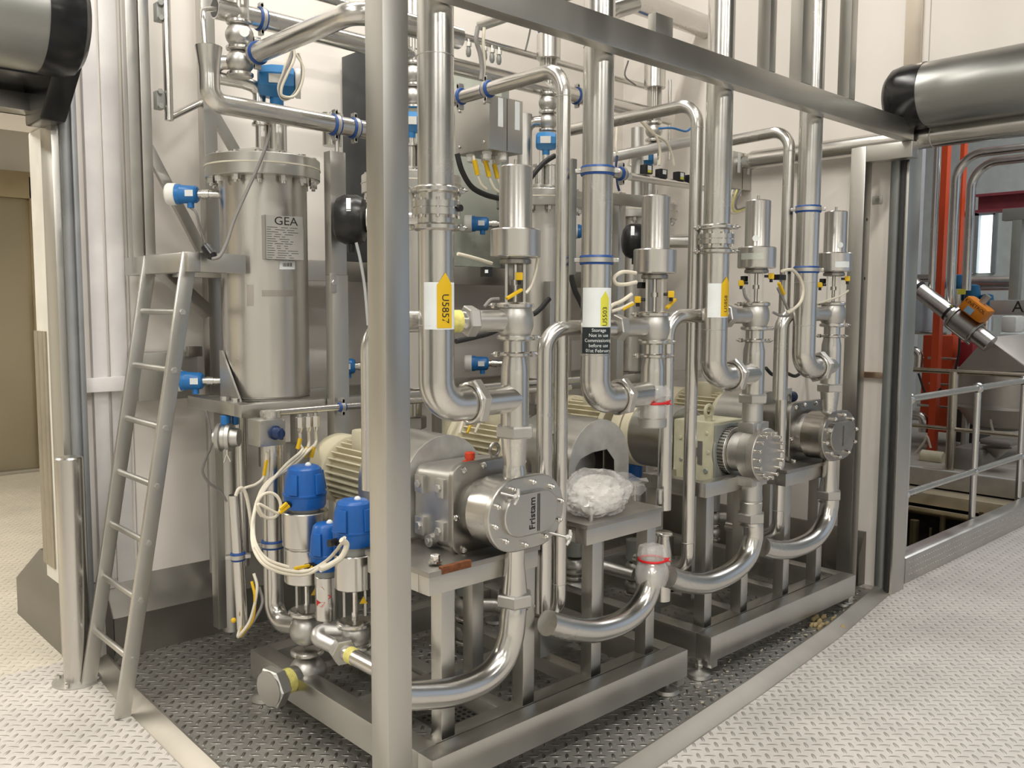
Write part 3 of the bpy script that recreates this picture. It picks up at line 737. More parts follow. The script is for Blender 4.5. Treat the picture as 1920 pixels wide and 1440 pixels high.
# ---- drop pipes
def wtext(mb, txt, size, cx, cy, r, sc, zc_, cw=True, th=.0024):
    f, g = facing((cx, cy))
    def fn(x, y, z):
        s, zz = (sc+y, zc_-x) if cw else (sc-y, zc_+x)
        a = s/r; return V((cx, cy, zz))+(f*cos(a)+g*sin(a))*(r+th)
    mb.text(txt, size, fn); return mb
DLAB = ['wide vertical drop pipe marked U5857 on a yellow arrow', 'wide vertical drop pipe marked U5503 with a black notice under its label', 'wide vertical drop pipe marked U5858 on a yellow arrow', 'wide vertical drop pipe without a label, nearest the right-hand frame post']
RD = .0535
for i in range(4):
    x, z1 = XD[i], P(948, 748, Y=YC).z+DZ[i]; f, g = facing((x, YD))
    t = thing('drop_pipe', DLAB[i], 'pipe', V((x, YD, z1)), 'drop pipes from the ceiling')
    rr = RD if i < 3 else .052
    h = MB(); h.tube([(x, YD, 4.35), (x, YD, z1), (x+.150, YD, z1)], rr, .125, 36, n=12); obj('pipe', h, PIPE, t)
    h = MB()
    for py in ({0: (107, 610), 1: (88, 665), 2: (618,), 3: (530, 610)}[i]):
        z = P(818 if i == 0 else 1119 if i == 1 else 1342 if i == 2 else 1512, py, Y=YD).z; h.lathe((x, YD, z-.0015), (0, 0, 1), [(0, rr), (.0007, rr+.0012), (.0023, rr+.0012), (.003, rr)], 36)
    obj('weld_seam', h, SATIN, t)
    h = MB(); h.hexn((x+.128, YD, z1), (x+.163, YD, z1), .076 if i != 1 else .072, .25); obj('union_nut', h, SATIN if i else FRAME, t)
    h = MB(); h.torus((x+.128, YD, z1), (1, 0, 0), rr+.006, .006, 36, 8); obj('liner_ring', h, PIPE, t)
    if i in (0, 2):
        ys_ = (357, 427) if i == 0 else (426, 471); pm = (392,) if i == 0 else (449,)
        px = 820 if i == 0 else 1342
        h = MB()
        for py in ys_:
            z = P(px, py, Y=YD).z; clamp(h, (x, YD, z), rr, th=.012); wing(h, V((x, YD, z))+g*(rr+.012), g); wing(h, V((x, YD, z))-g*(rr+.012), -g)
        obj('clamp_band', h, PIPE, t)
        z = P(px, pm[0], Y=YD).z
        h = MB(); h.lathe((x, YD, z-.022), (0, 0, 1), [(0, rr), (.002, rr+.018), (.020, rr+.018), (.0205, rr+.012), (.0235, rr+.012), (.024, rr+.018), (.042, rr+.018), (.044, rr)], 36); o = obj('check_valve_flange', h, PIPE, t)
        h = MB()
        for k in range(8):
            a = 2*PI*k/8+.2; q = V((x+cos(a)*(rr+.012), YD+sin(a)*(rr+.012), z)); h.hexn(q+V((0, 0, -.028)), q+V((0, 0, .028)), .0055)
        obj('flange_bolt', h, BOLT, o)
        if i == 0:
            q = V((x, YD, z))+g*(rr+.004)+f*.02; h = MB(); h.cyl(q, q+(g*.7+f*.7)*.022, .010, seg=16); obj('port_plug', h, BLACK, o)
    if i < 3:
        px = (818, 1119, 1342)[i]; ya, yb_, ytip, ysh = ((530, 617, 512, 535), (540, 613, 546, 560), (532, 595, 519, 533))[i]
        za, zb2 = P(px, ya, Y=YD).z, P(px, yb_, Y=YD).z
        aa = ((-.70, 1.30), (-1.0, 1.25), (-.55, 1.25))[i]; ar = ((.03, .95), (.30, .92), (.45, 1.35))[i]
        h = wrap(MB(), (x, YD), rr, zb2, za, aa[0], aa[1], .0012, 16); lab = obj('pipe_label', h, LABEL, t, label='white sleeve label')
        ztip, zsh = P(px, ytip, Y=YD).z, P(px, ysh, Y=YD).z
        h = wrap(MB(), (x, YD), rr, zb2+.004, za, ar[0], ar[1], .002, 12, lambda u: zsh+(ztip-zsh)*(1-abs(2*u-1))); obj('arrow', h, YELLOW if i != 1 else LIME, lab, label='yellow arrow')
        am = (ar[0]+ar[1])/2*rr; h = MB(); wtext(h, ('U5857', 'U5503', 'U5858')[i], (.032, .025, .025)[i], x, YD, rr, am, (zsh+zb2)/2-(.004 if i == 0 else .012), i == 0, .0028); obj('lettering', h, INK, lab, label='black lettering')
    if i == 1:
        z1_, z2_ = P(px, 613, Y=YD).z, P(px, 662, Y=YD).z
        h = wrap(MB(), (x, YD), rr, z2_, z1_, -1.0, 1.15, .0016, 16); nb = obj('notice', h, mat('black_notice', (.015, .022, .024), 0, .35), t, label='black notice')
        h = MB()
        for k, ln in enumerate(('Storage', 'Not in use', 'Commissioning', 'before use', '01st February')):
            zz = z1_-(k+.6)*(z1_-z2_)/5.2; ff, gg = facing((x, YD))
            h.text(ln, .0165, lambda X_, Y_, Z_, zz=zz, ff=ff, gg=gg: V((x, YD, zz+Y_))+(ff*cos((X_+.012)/rr)+gg*sin((X_+.012)/rr))*(rr+.0026))
        obj('lettering', h, LABEL, nb, label='white lettering')

# ---- blue-lined pipe supports
def pclip(mb_b, mb_s, c, d, r, w=.016):
    """pipe clip: blue rubber lining proud of a steel strap"""
    c = V(c); d = V(d).normalized()
    mb_b.lathe(c-d*w, d, [(0, r), (0, r+.004), (.007, r+.007), (.007, r+.004), (2*w-.007, r+.004), (2*w-.007, r+.007), (2*w, r+.004), (2*w, r)], 30)
    mb_s.lathe(c-d*(w-.008), d, [(0, r+.003), (0, r+.0075), (2*w-.016, r+.0075), (2*w-.016, r+.003)], 30)
def support(name, c, d, r, lug, label, group='blue-lined pipe clips'):
    t = thing(name, label, 'pipe clip', c, group); hb_, hs = MB(), MB(); pclip(hb_, hs, c, d, r)
    lug = V(lug).normalized()
    for s in (-1, 1):
        q = V(c)+lug*(r+.012)*s; e = V(d).normalized(); hs.bar(q-lug*.012, q+lug*.012, .028, .014, e, .002); k = e.cross(lug); hs.hexn(q-k*.014, q+k*.014, .008)
    obj('rubber_lining', hb_, LINING, t, label='blue rubber lining'); obj('strap', hs, SATIN, t)
    return t
for i, py, lb in ((1, 321, 'upper'), (1, 488, 'lower'), (3, 392, 'upper'), (3, 506, 'lower')):
    px = 1119 if i == 1 else 1512; z = P(px, py, Y=YD).z; f, g = facing((XD[i], YD))
    support('pipe_clip', (XD[i], YD, z), (0, 0, 1), .0535 if i == 1 else .052, g, '%s blue-lined clip on the %s' % (lb, 'drop pipe marked U5503' if i == 1 else 'unlabelled drop pipe by the right post'))
# rail behind drop pipe two that holds its clips
x = P(1073, 400, Y=2.20); h = MB(); z0, z1 = P(1073, 515, Y=2.2).z, P(1073, 298, Y=2.2).z
h.box((x.x-.012, 2.19, z0), (x.x+.012, 2.215, z1), .002); obj('clip_rail', h, GREYP, label='narrow dark upright rail between the loop pipe and the U5503 pipe', cat='rail')

# ---- suction pipes
SLAB = ['curved suction pipe sweeping from the lettered pump towards the front post', 'curved suction pipe whose open end is wrapped in a red-tied plastic bag', 'curved suction pipe under the pump with the round bolted cover', 'curved suction pipe under the last pump by the right post']
SX = [XC[0]+.002, XC[1]+.015, XC[2]+.01, XC[3]+.025]
SPX = [[(962, 1150), (957, 1195), (940, 1240), (905, 1275), (850, 1297), (795, 1303), (738, 1304)],
       [(1221, 1075), (1217, 1103), (1200, 1138), (1165, 1167), (1115, 1182), (1065, 1178), (1026, 1168)],
       [(1412, 985), (1411, 1012), (1399, 1046), (1370, 1074), (1325, 1093), (1282, 1091), (1252, 1081)],
       [(1556, 935), (1554, 955), (1546, 983), (1525, 1011), (1490, 1028), (1455, 1031), (1428, 1025)]]
RS = .0445
for i in range(4):
    X = SX[i]; f, g = facing((X, YC)); pp = [P(x, y, Y=YC-.008) for x, y in SPX[i]]; zl = min(p.z for p in pp)
    dzz = (0, 0, .045, .045)[i]
    def Z(py): return zc(py)+dzz
    t = thing('suction_pipe', SLAB[i], 'pipe', V((X, YC, zl)), 'suction pipes under the pumps')
    ztop = Z(1111) if i != 1 else P(1216, 1085, Y=YC).z
    h = MB(); h.spline([V((X, YC, ztop)), V((X, YC, (ztop+pp[0].z)/2))]+pp, RS, 36, 8); obj('pipe', h, PIPE, t)
    if i == 1: continue
    h = MB(); h.hexn((X, YC, Z(1133)), (X, YC, Z(1110)), .064, .0, f); obj('union_nut', h, SATIN, t)
    if i == 2:
        h = MB(); h.lathe((X, YC, Z(1112)), (0, 0, 1), [(0, .046), (.05, .049), (.053, .046), (.058, .046), (.061, .049), (.10, .046), (.15, .046)], 36); obj('port_collar', h, SATIN, t)
    else:
        h = MB(); h.lathe((X, YC, Z(1112)), (0, 0, 1), [(0, RS), (.006, RS), (Z(1052)-Z(1112), .0335), (Z(1050)-Z(1112), .0345), (Z(1015)-Z(1112), .0345)], 36); obj('cone', h, PIPE, t)
    h = MB(); h.lathe((X, YC, Z(1143)), (0, 0, 1), [(0, RS), (.0007, RS+.001), (.0023, RS+.001), (.003, RS)], 36); obj('weld_seam', h, SATIN, t)

# ---- loop pipes between the columns
YL = 2.175
for i, (px, ptop, pleft, pbot, ple) in enumerate((((1053, 600), (1040, 122), (857, 160), 1160, (985, 1146)), ((1299, 600), (1285, 187), (1070, 229), 1075, (1237, 1062)), ((1470, 600), (1462, 238), (1372, 246), 1010, (1425, 1000)))):
    X = P(*px, Y=YL).x; zt = P(*ptop, Y=YL).z; a = P(*pleft, X=X); zb = P(px[0]-6-8*i, pbot, Y=YL).z; e = P(*ple, X=X)
    r = W((27, 23.5, 21)[i], P(*px, Y=YL))/2
    yl = (a.y+.12, a.y+.05, 2.55)[i]
    t = thing('loop_pipe', ('tall thin pipe loop beside the U5857 column, bent over at the top', 'tall thin pipe loop between the U5503 and U5858 pipes, bent over at the top', 'tall thin pipe loop between the U5858 pipe and the unlabelled drop pipe')[i], 'pipe', V((X, YL, zb)), 'thin loop pipes')
    h = MB(); h.tube([(X, yl, zt-.01), (X, YL, zt), (X, YL, zb), (X, YL+.28, zb)], r, .085, 26, n=10); obj('pipe', h, PIPE, t)
    h = MB()
    for z in (zt-.10, zb+.13): h.lathe((X, YL, z), (0, 0, 1), [(0, r), (.0007, r+.001), (.0023, r+.001), (.003, r)], 26)
    obj('weld_seam', h, SATIN, t)
    if i == 0:
        for yy, nm in ((a.y-.02, 'end'), (P(915, 140, X=X).y, 'middle')):
            support('pipe_clip', (X, yy, zt-.005), (0, 1, 0), r, (0, 0, 1), 'blue-lined clip at the %s of the loop pipe above the junction box' % nm)
# ---- side-port elbows of the valves and the reducers they end in
for i, (px, py0, pyb, r) in {1: (1021, 606, 1148, .029), 2: (1248, 596, 1000, .029)}.items():
    mid = (zc(631)+zc(572))/2+DZ[i]; bd = V((-cos(rad(11)), sin(rad(11)), 0)); c = V((XC[i], YC, mid)); st = c+bd*.18
    k = None
    y_ = st.y+.055; xe = P(px, 800, Y=y_).x
    cn = V((xe, y_, mid)); zb = P(px-4, pyb, Y=y_).z
    t = thing('port_pipe', 'bent side-port pipe running down beside the %s' % ('first thin loop pipe' if i == 1 else 'second thin loop pipe'), 'pipe', V((xe, y_, zb)), 'side-port pipes')
    h = MB(); h.tube([st, cn, V((xe, y_, zb+(.10 if i == 2 else 0)))], r, .085, 28, n=10)
    obj('pipe', h, PIPE, t)
    if i == 2:
        h = MB(); clamp(h, (xe, y_, zb+.0), .024, th=.010); obj('clamp_band', h, PIPE, t)
        h = MB(); h.lathe((xe, y_, zb-.28), (0, 0, 1), [(0, .034), (.20, .034), (.255, .024), (.28, .024)], 28); obj('cone', h, PIPE, t)
# yellow-taped liner of the first valve and the pipe it leads to behind the drop pipe
mid = (zc(631)+zc(572))/2; bd = V((-cos(rad(11)), sin(rad(11)), 0)); c = V((XC[0], YC, mid))
t = thing('port_pipe', 'short side-port pipe with a yellow tape band behind the U5857 pipe', 'pipe', c+bd*.2, 'side-port pipes')
h = MB(); h.tube([c+bd*.18, c+bd*.50, c+bd*.50+V((0, 0, -.5))], .033, .09, 28); obj('pipe', h, PIPE, t)
h = MB(); h.cyl(c+bd*.205, c+bd*.245, .0348, seg=28); obj('tape_band', h, YELTAPE, t, label='yellow tape band')
mid += DZ[3]; c = V((XC[3], YC, mid)); t = thing('port_pipe', 'short side-port pipe of the valve next to the right post', 'pipe', c+bd*.2, 'side-port pipes')
h = MB(); h.tube([c+bd*.16, c+bd*.36, c+bd*.36+V((0, 0, -.4))], .032, .08, 28); obj('pipe', h, PIPE, t)
# ================================================================== PUMPS
from mathutils import noise
def stad(cx, cz, hw, hh, n=14):
    """outline of a lying rounded slot in x, z"""
    r = hh; o = hw-hh; pts = []
    for s in (1, -1):
        for k in range(n+1):
            a = -PI/2+PI*k/n; pts.append((cx+s*(o+cos(a)*r), cz+s*sin(a)*r))
    return pts
def rrect(cx, cz, hw, hh, r, n=6):
    pts = []
    for sx_, sz_, a0 in ((1, 1, 0), (-1, 1, PI/2), (-1, -1, PI), (1, -1, 1.5*PI)):
        for k in range(n+1):
            a = a0+PI/2*k/n; pts.append((cx+sx_*(hw-r)+cos(a)*r, cz+sz_*(hh-r)+sin(a)*r))
    return pts
def slab(mb, pts, y0, y1, bev=0.0): return mb.prism([(x, y0, z) for x, z in pts], (0, y1-y0, 0), bev)
def loft(mb, sec):
    """sec: list of (y, outline); equal counts"""
    R = [[mb.b.verts.new((x, y, z)) for x, z in o] for y, o in sec]
    for A, B in zip(R, R[1:]):
        n = len(A)
        for i in range(n): mb._face((A[i], A[(i+1) % n], B[(i+1) % n], B[i]))
    mb._face(list(reversed(R[0]))); mb._face(R[-1]); return mb
def eye(par, c, s=1.0, d=(0, 1, 0), m=None):
    c = V(c); h = MB(); h.torus(c+V((0, 0, .032*s)), d, .020*s, .006*s, 24, 8); h.cyl(c, c+V((0, 0, .013*s)), .013*s, seg=16); obj('lifting_eye', h, m or DARKST, par)
def starknob(par, a, b, s=1.0):
    """clear star grip on a threaded rod"""
    a, b = V(a), V(b); d = (b-a).normalized(); h = MB(); h.cyl(a, b, .005, seg=12); k = obj('clamp_rod', h, SATIN, par)
    h = MB(); h.lathe(b, d, [(-.008, .008), (0, .011), (.010, .010), (.012, 0)], 14); _, u, w = basis(d)
    for q in range(5):
        an = 2*PI*q/5+.3; e = u*cos(an)+w*sin(an); h.sweep([b+d*.003, b+d*.003+e*.016, b+d*.001+e*.027*s], lambda t: .0065-.002*t, 10)
    obj('star_grip', h, mat('clear_grip%d' % random.randint(0, 99999), (.62, .61, .58), .2, .15), k, label='pale star-shaped grip')
def lobe_pump(X, yf, z, label, full=True, m_case=PIPE, m_gear=DARKST, m_cov=FRAME):
    t = thing('lobe_pump', label, 'pump', (X, yf+.25, z-.15), 'lobe pumps with oval covers')
    h = MB(); loft(h, [(yf, stad(X, z, .168, .118)), (yf+.003, stad(X, z, .172, .122)), (yf+.020, stad(X, z, .172, .122))]); cov = obj('front_cover', h, m_cov, t)
    h = MB(); loft(h, [(yf-.016, stad(X+.008, z, .118, .068)), (yf-.013, stad(X+.008, z, .122, .072)), (yf+.001, stad(X+.008, z, .122, .072))]); bl = obj('raised_badge', h, m_cov, cov)
    if full:
        h = MB(); h.text('Fristam', .036, lambda a, b, c: V((X+.008-b, yf-.0168, z+a)), bold=.0006)
        for o in (.031, .038): h.box((X+o, yf-.0172, z-.062), (X+o+.0028, yf-.0164, z+.062))
        obj('lettering', h, INK, cov, label='black lettering with two lines')
    else:
        h = MB(); h.box((X+.004, yf-.0172, z-.05), (X+.013, yf-.0162, z+.05)); obj('lettering', h, GREYINK, cov)
    h = MB(); loft(h, [(yf+.020, stad(X, z, .168, .118)), (yf+.030, stad(X, z, .166, .116)), (yf+.118, stad(X, z, .166, .116)), (yf+.122, stad(X, z, .160, .110))]); obj('rotor_casing', h, m_case, t)
    h = MB(); loft(h, [(yf+.122, stad(X, z, .145, .098)), (yf+.165, stad(X, z, .145, .098))]); obj('seal_housing', h, SATIN, t)
    h = MB()
    for s in (-1, 1): h.box((X-.05, yf+.12, z+s*.10-.02), (X+.05, yf+.16, z+s*.10+.02), .004)
    for a in (.3, 2.8): pass
    h = MB(); loft(h, [(yf+.165, rrect(X, z+.004, .178, .150, .055)), (yf+.168, rrect(X, z+.004, .182, .154, .055)), (yf+.185, rrect(X, z+.004, .182, .154, .055))]); fl = obj('gearbox_flange', h, m_gear, t, label='dark flange plate')
    h = MB(); loft(h, [(yf+.185, rrect(X, z+.002, .174, .146, .05)), (yf+.22, rrect(X, z, .170, .142, .045)), (yf+.385, rrect(X, z-.005, .166, .135, .04))]); gb = obj('gearbox', h, SATIN if full else m_gear, t)
    h = MB()
    for zz in (.145, -.02, -.142):
        for s in ((-1, 1) if abs(zz) > .1 else (-1,)):
            x_ = X+s*(.155 if abs(zz) < .1 or True else .12); q = V((x_+s*(.012 if abs(zz) < .1 else -.02), yf+.166, z+zz*.93)); h.lathe(q, (0, -1, 0), [(0, .011), (.008, .011), (.014, .006), (.015, 0)], 14)
    for xx in (-.05, .06): h.lathe((X+xx, yf+.166, z+.142), (0, -1, 0), [(0, .011), (.008, .011), (.014, .006), (.015, 0)], 14)
    obj('flange_bolt', h, BOLT, fl)
    for yy in (.235, .345):
        for zz in (.07, -.075):
            h = MB(); h.box((X-.183, yf+yy-.024, z+zz-.032), (X-.160, yf+yy+.024, z+zz+.032), .004); h.hexn((X-.183, yf+yy, z+zz), (X-.192, yf+yy, z+zz), .014); obj('foot_pad', h, SATIN if full else m_gear, gb)
    h = MB(); h.cyl((X-.162, yf+.29, z-.118), (X-.184, yf+.29, z-.118), .022, seg=20); h.hexn((X-.184, yf+.29, z-.118), (X-.192, yf+.29, z-.118), .010); obj('drain_plug', h, SATIN, gb)
    # cover nuts
    h = MB(); n = 10
    for k in range(n):
        a = 2*PI*k/n+.2; q = V((X+cos(a)*.152, yf, z+sin(a)*.102)); h.cyl(q+V((0, .002, 0)), q-V((0, .018, 0)), .0095, seg=14, bev=.002); h.ball(q-V((0, .019, 0)), .006, seg=10, n=6)
    obj('cover_nut', h, BOLT, cov)
    h = MB(); h.box((X-.15, yf+.20, z-.175), (X+.15, yf+.37, z-.13), .006); obj('foot', h, m_gear, t)
    if full:
        q = P(881, 858, Y=yf+.27); q.z = z+.135; h = MB(); h.cyl(q, q+V((0, 0, .004)), .026, seg=20); h.lathe(q+V((0, 0, .012)), (0, 0, 1), [(0, .017), (.002, .018), (.020, .018), (.023, .015)], 24); h.cyl(q, q+V((0, 0, .014)), .014); obj('oil_cap', h, REDCAP, gb, label='orange red cap')
    eq = P(927, 858, Y=yf+.26) if full else V((X-.07, yf+.24, 0)); eye(t, (eq.x, eq.y, z+.135), 1.05)
    return t, cov
z1 = P(986, 962, Y=2.042).z; z4 = P(1583, 815, Y=2.042).z
print('pump z', z1, z4)
p1, cov1 = lobe_pump(XC[0]+.012, 2.040, z1, 'steel lobe pump with lettered oval cover and orange-red cap')
a = P(1030, 999, Y=2.03); b = P(1066, 1008, Y=1.98); starknob(cov1, V((a.x, 2.05, a.z)), b); a = P(942, 930, Y=2.03); b = P(968, 932, Y=2.00); starknob(cov1, V((b.x-.03, 2.04, b.z+.01)), b)
p4, cov4 = lobe_pump(XC[3]+.02, 2.042, z4, 'dark steel lobe pump at the far end beside the right frame post', False, mat('bronzed_steel', (.40, .375, .345), 1, .22), DARKST, mat('bronzed_steel_cover', (.42, .40, .37), 1, .26))
# black knob box on the far pump
q = P(1485, 745, Y=2.32); h = MB(); h.box((q.x-.05, q.y, q.z-.045), (q.x-.0, q.y+.06, q.z+.05), .004); o = obj('switch_box', h, WHITEP, label='small pale box with a navy knob above the far pump', cat='switch')
h = MB(); h.cyl((q.x, q.y+.02, q.z), (q.x+.05, q.y+.02, q.z), .028, seg=20, bev=.004); obj('knob', h, NAVY, o, label='navy knob')

# ---- third pump: round bolted cover on a cream gearbox
X3 = XC[2]+.01; z3 = P(1440, 853, Y=2.02).z; yf = 2.02
t = thing('rotary_pump', 'pump with a big round cover ringed by bolts and a cream gearbox', 'pump', (X3, 2.25, z3-.15))
def disc(y0, y1, r, r2=None, bev=.003, m=SATIN, name='disc', par=None, seg=44):
    h = MB(); h.cyl((X3, y0, z3), (X3, y1, z3), r, r2, seg, bev); return obj(name, h, m, par or t)
cv = disc(yf, yf+.035, .118, name='round_cover', m=mat('matt_cover_steel', (.50, .48, .45), 1, .40, 6, .04))
disc(yf+.035, yf+.085, .113, name='casing_ring', m=FRAME); disc(yf+.085, yf+.15, .088, name='casing_neck', m=SATIN)
rg = disc(yf+.15, yf+.185, .108, name='guard_ring', m=FRAME)
h = MB()
for k in range(44):
    for j in range(4):
        a = 2*PI*k/44; q = V((X3+cos(a)*.1081, yf+.155+.008*j, z3+sin(a)*.1081)); e = V((cos(a), 0, sin(a))); u = V((-sin(a), 0, cos(a))); h.box(q-V((.0022, .0022, .0022)), q+V((.0022, .0022, .0022)), 0, Matrix.Rotation(-a, 3, 'Y'), q)
obj('perforation', h, BLACK, rg)
disc(yf+.185, yf+.20, .125, name='bearing_flange', m=GREYP)
for k in range(16):
    a = 2*PI*k/16+.1; q = V((X3+cos(a)*.098, yf, z3+sin(a)*.098)); h = MB(); h.cyl(q+V((0, .004, 0)), q-V((0, .030, 0)), .0085, seg=14, bev=.0015); obj('cover_bolt', h, BOLT, cv)
h = MB()
for s in (-1, 1): h.box((X3-.062, yf+.03, z3+s*.118-.022), (X3+.062, yf+.11, z3+s*.118+.022), .004)
obj('port_block', h, SATIN, t)
xg0, xg1 = X3-.125, X3+.125; zt_, zb_ = P(1333, 793, X=xg0).z, P(1333, 910, X=xg0).z; yg = P(1335, 850, X=xg0).y
h = MB(); h.box((xg0, yg, zb_), (xg1, yg+.21, zt_), .008); gb = obj('gearbox', h, CREAM2, t, label='cream gearbox')
h = MB(); h.box((xg0+.01, yg-.012, zb_+.01), (xg1-.01, yg, zt_-.01), .01); obj('end_plate', h, GREYP, t, label='grey end plate')
h = MB(); h.box((xg0-.001, yg+.05, z3+.045), (xg0-.0035, yg+.075, z3-.06)); h.box((xg0-.001, yg+.075, z3+.015), (xg0-.0035, yg+.10, z3-.025)); obj('plate_ghost', h, STAIN, gb, label='bare cross-shaped patch')
for dy, zz in ((.03, .085), (.03, -.085), (.10, .09), (.17, .05), (.165, -.05), (.10, -.09), (.02, .0)):
    h = MB(); q = V((xg0, yg+dy, z3+zz)); h.cyl(q, q-V((.006, 0, 0)), .009 if zz > -.08 else .012, seg=14, bev=.002); obj('screw', h, CREAM2 if zz > -.04 else GREYP, gb)
for y0 in (yg-.03, yg+.15):
    h = MB(); h.box((xg0-.03, y0, zb_-.022), (xg1+.03, y0+.06, zb_+.004), .003); obj('foot', h, CREAM2, t)
eye(t, (X3-.07, yg+.06, zt_), 1.35, (0, 1, 0), CREAM2)

# ---- guards over the couplings
def arch_pts(cx, hw, z0, ztop, n=18):
    zc_ = ztop-hw; pts = [(cx-hw, z0)]
    for k in range(n+1):
        a = PI-PI*k/n; pts.append((cx+cos(a)*hw, zc_+sin(a)*hw))
    return pts+[(cx+hw, z0)]
def guard(cx, y0, y1, hw, z0, ztop, label, hole=None):
    t = thing('coupling_guard', label, 'guard', (cx, (y0+y1)/2, z0), 'arched coupling guards')
    o = arch_pts(cx, hw, z0, ztop); i = arch_pts(cx, hw-.004, z0, ztop-.004)
    h = MB(); R = [[h.b.verts.new((x, y, z)) for x, z in p] for y, p in ((y0, o), (y1, o), (y1, i), (y0, i))]
    for A, B in zip(R, R[1:]+R[:1]):
        for k in range(len(A)-1): h._face((A[k], A[k+1], B[k+1], B[k]))
    obj('shroud', h, FRAME, t)
    h = MB()
    if hole: slab(h, o+list(reversed(hole)), y0-.003, y0)
    else: slab(h, o, y0-.003, y0)
    obj('front_plate', h, mat('smeared_plate_%d' % int(cx*100), (.58, .575, .55), .6, .42, 14, .16, .1), t)
    return t
gz0 = PZ[0]+.03
guard(XC[0]-.01, 2.445, 2.72, .185, gz0, P(850, 820, X=XC[0]-.02).z, 'arched steel guard behind the lettered lobe pump')
gx = 2.725; gy = 2.39
hole = [(P(x, y, Y=gy).x, P(x, y, Y=gy).z) for x, y in ((1080, 1000), (1078, 876), (1088, 860), (1110, 848), (1137, 842), (1151, 862), (1151, 1000))]
zt_ = P(1122, 787, Y=gy).z
z0g = PZ[1]+.03
hole[0] = (hole[0][0], z0g); hole[-1] = (hole[-1][0], z0g)
t = guard(gx, gy, 2.72, .185, z0g, zt_, 'arched steel guard with an open cut-out behind the plastic bag', hole)
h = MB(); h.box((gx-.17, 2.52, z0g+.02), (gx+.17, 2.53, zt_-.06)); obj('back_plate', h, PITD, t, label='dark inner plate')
h = MB(); q = P(1092, 868, Y=gy+.11); h.cyl((q.x, gy+.10, q.z), (q.x, gy+.125, q.z), .075, seg=36, bev=.003); o = obj('coupling_disc', h, SATIN, t, label='grey coupling disc')
guard(XC[3]+.02, 2.43, 2.66, .165, z4-.15, z4+.19, 'arched steel guard behind the far lobe pump')

# ---- motors
def motor(cx, z, y0, y1, r, label, cowl=.035, guard_cyl=None, ring=None, m=CREAM):
    t = thing('electric_motor', label, 'motor', (cx, (y0+y1)/2, z-r), 'cream finned pump motors')
    h = MB(); h.cyl((cx, y0, z), (cx, y1, z), r*.80, seg=32)
    n = 30
    for k in range(n):
        a = 2*PI*(k+.5)/n; e = V((cos(a), 0, sin(a))); c = V((cx, (y0+y1)/2, z))+e*r*.9
        h.bar(c-V((0, (y1-y0)*.47, 0)), c+V((0, (y1-y0)*.47, 0)), .006, r*.26, e)
    obj('finned_body', h, m, t)
    h = MB(); h.cyl((cx, y0-.025, z), (cx, y0+.01, z), r*1.02, seg=40, bev=.005); obj('front_flange', h, m, t)
    h = MB(); h.lathe((cx, y1-.03, z), (0, 1, 0), [(0, r*1.04), (.004, r*1.1), (.11, r*1.1), (.13, r*.95), (.135, 0)], 44); obj('fan_cowl', h, m, t)
    h = MB(); h.box((cx-.06, y0+.05, z+r*.75), (cx+.06, y0+.17, z+r+.055), .012); obj('terminal_box', h, m, t)
    h = MB(); h.box((cx-r*.9, y0+.03, z-r-.03), (cx+r*.9, y0+.2, z-r*.72), .004); obj('foot', h, m, t)
    if guard_cyl:
        h = MB(); h.cyl((cx, guard_cyl[0], z), (cx, guard_cyl[1], z), r*1.12, seg=48, bev=.003); obj('guard_drum', h, FRAME, t, label='brushed steel drum')
    if ring:
        for a, b in ring:
            h = MB(); h.cyl((cx, a, z), (cx, b, z), r*1.17, seg=48, bev=.004); obj('adapter_ring', h, m, t)
    return t
motor(XC[0]-.03, z1+.01, 2.76, 3.04, .128, 'cream finned motor half hidden by the front post')
motor(2.66, z1+.04, 2.80, 3.10, .128, 'cream finned motor behind the U5857 tee pipe')
t = motor(X3+.02, z3+.02, 2.90, 3.20, .138, 'cream finned motor with a steel drum behind the U5503 bag', guard_cyl=(2.46, 2.69), ring=((2.69, 2.735), (2.745, 2.80)))
motor(XC[3]+.02, z4+.03, 2.70, 2.98, .13, 'cream finned motor behind the far lobe pump')
eye(t, (X3+.02, 3.05, z3+.16), 1.1, (0, 1, 0), CREAM)

# ================================================================== PLASTIC BAGS
FILM = mat('clear_film', (.78, .77, .75), 0, .14, 10, .05, .06, .8, 11, alpha=.33)
WRAP = mat('white_foam_in_film', (.66, .63, .59), 0, .4, 12, .08, .1, .5, 16)
def lumpy(mb, c, rx, ry, rz, amp, sc, seed, flat=None, sub=5):
    r = bmesh.ops.create_icosphere(mb.b, subdivisions=sub, radius=1)
    for v in r['verts']:
        p = v.co.copy(); n = noise.noise(p*sc+V((seed, seed*1.7, 0)))
        n2 = abs(noise.noise(p*sc*1.7+V((0, seed, 0))))+.45*abs(noise.noise(p*sc*4.1+V((seed, 0, 2))))
        p = p*(1+amp*.5*n+amp*.7*(.35-n2)); v.co = V((c[0]+p.x*rx, c[1]+p.y*ry, c[2]+p.z*rz))
        if flat is not None and v.co.z < flat: v.co.z = flat+.001*(v.co.z-flat)
    return mb
zp_ = PZ[1]+.031
bc_ = P(1122, 930, Y=2.22)
t = thing('plastic_bag', 'crumpled clear plastic bag of white foam lying on the empty pump platform', 'plastic bag', (bc_.x, bc_.y, zp_))
h = lumpy(MB(), (bc_.x, 2.23, zp_+.066), .120, .090, .078, .16, 1.6, 3.1, zp_); obj('foam_bundle', h, WRAP, t, label='off-white bundle')
h = lumpy(MB(), (bc_.x-.01, 2.225, zp_+.070), .152, .115, .096, .30, 1.7, 7.7, zp_); obj('film', h, FILM, t, label='clear film')
h = MB(); tip = P(1214, 912, Y=2.26); A = V((bc_.x+.10, 2.24, zp_+.085)); n1, n2 = 9, 7; G = []
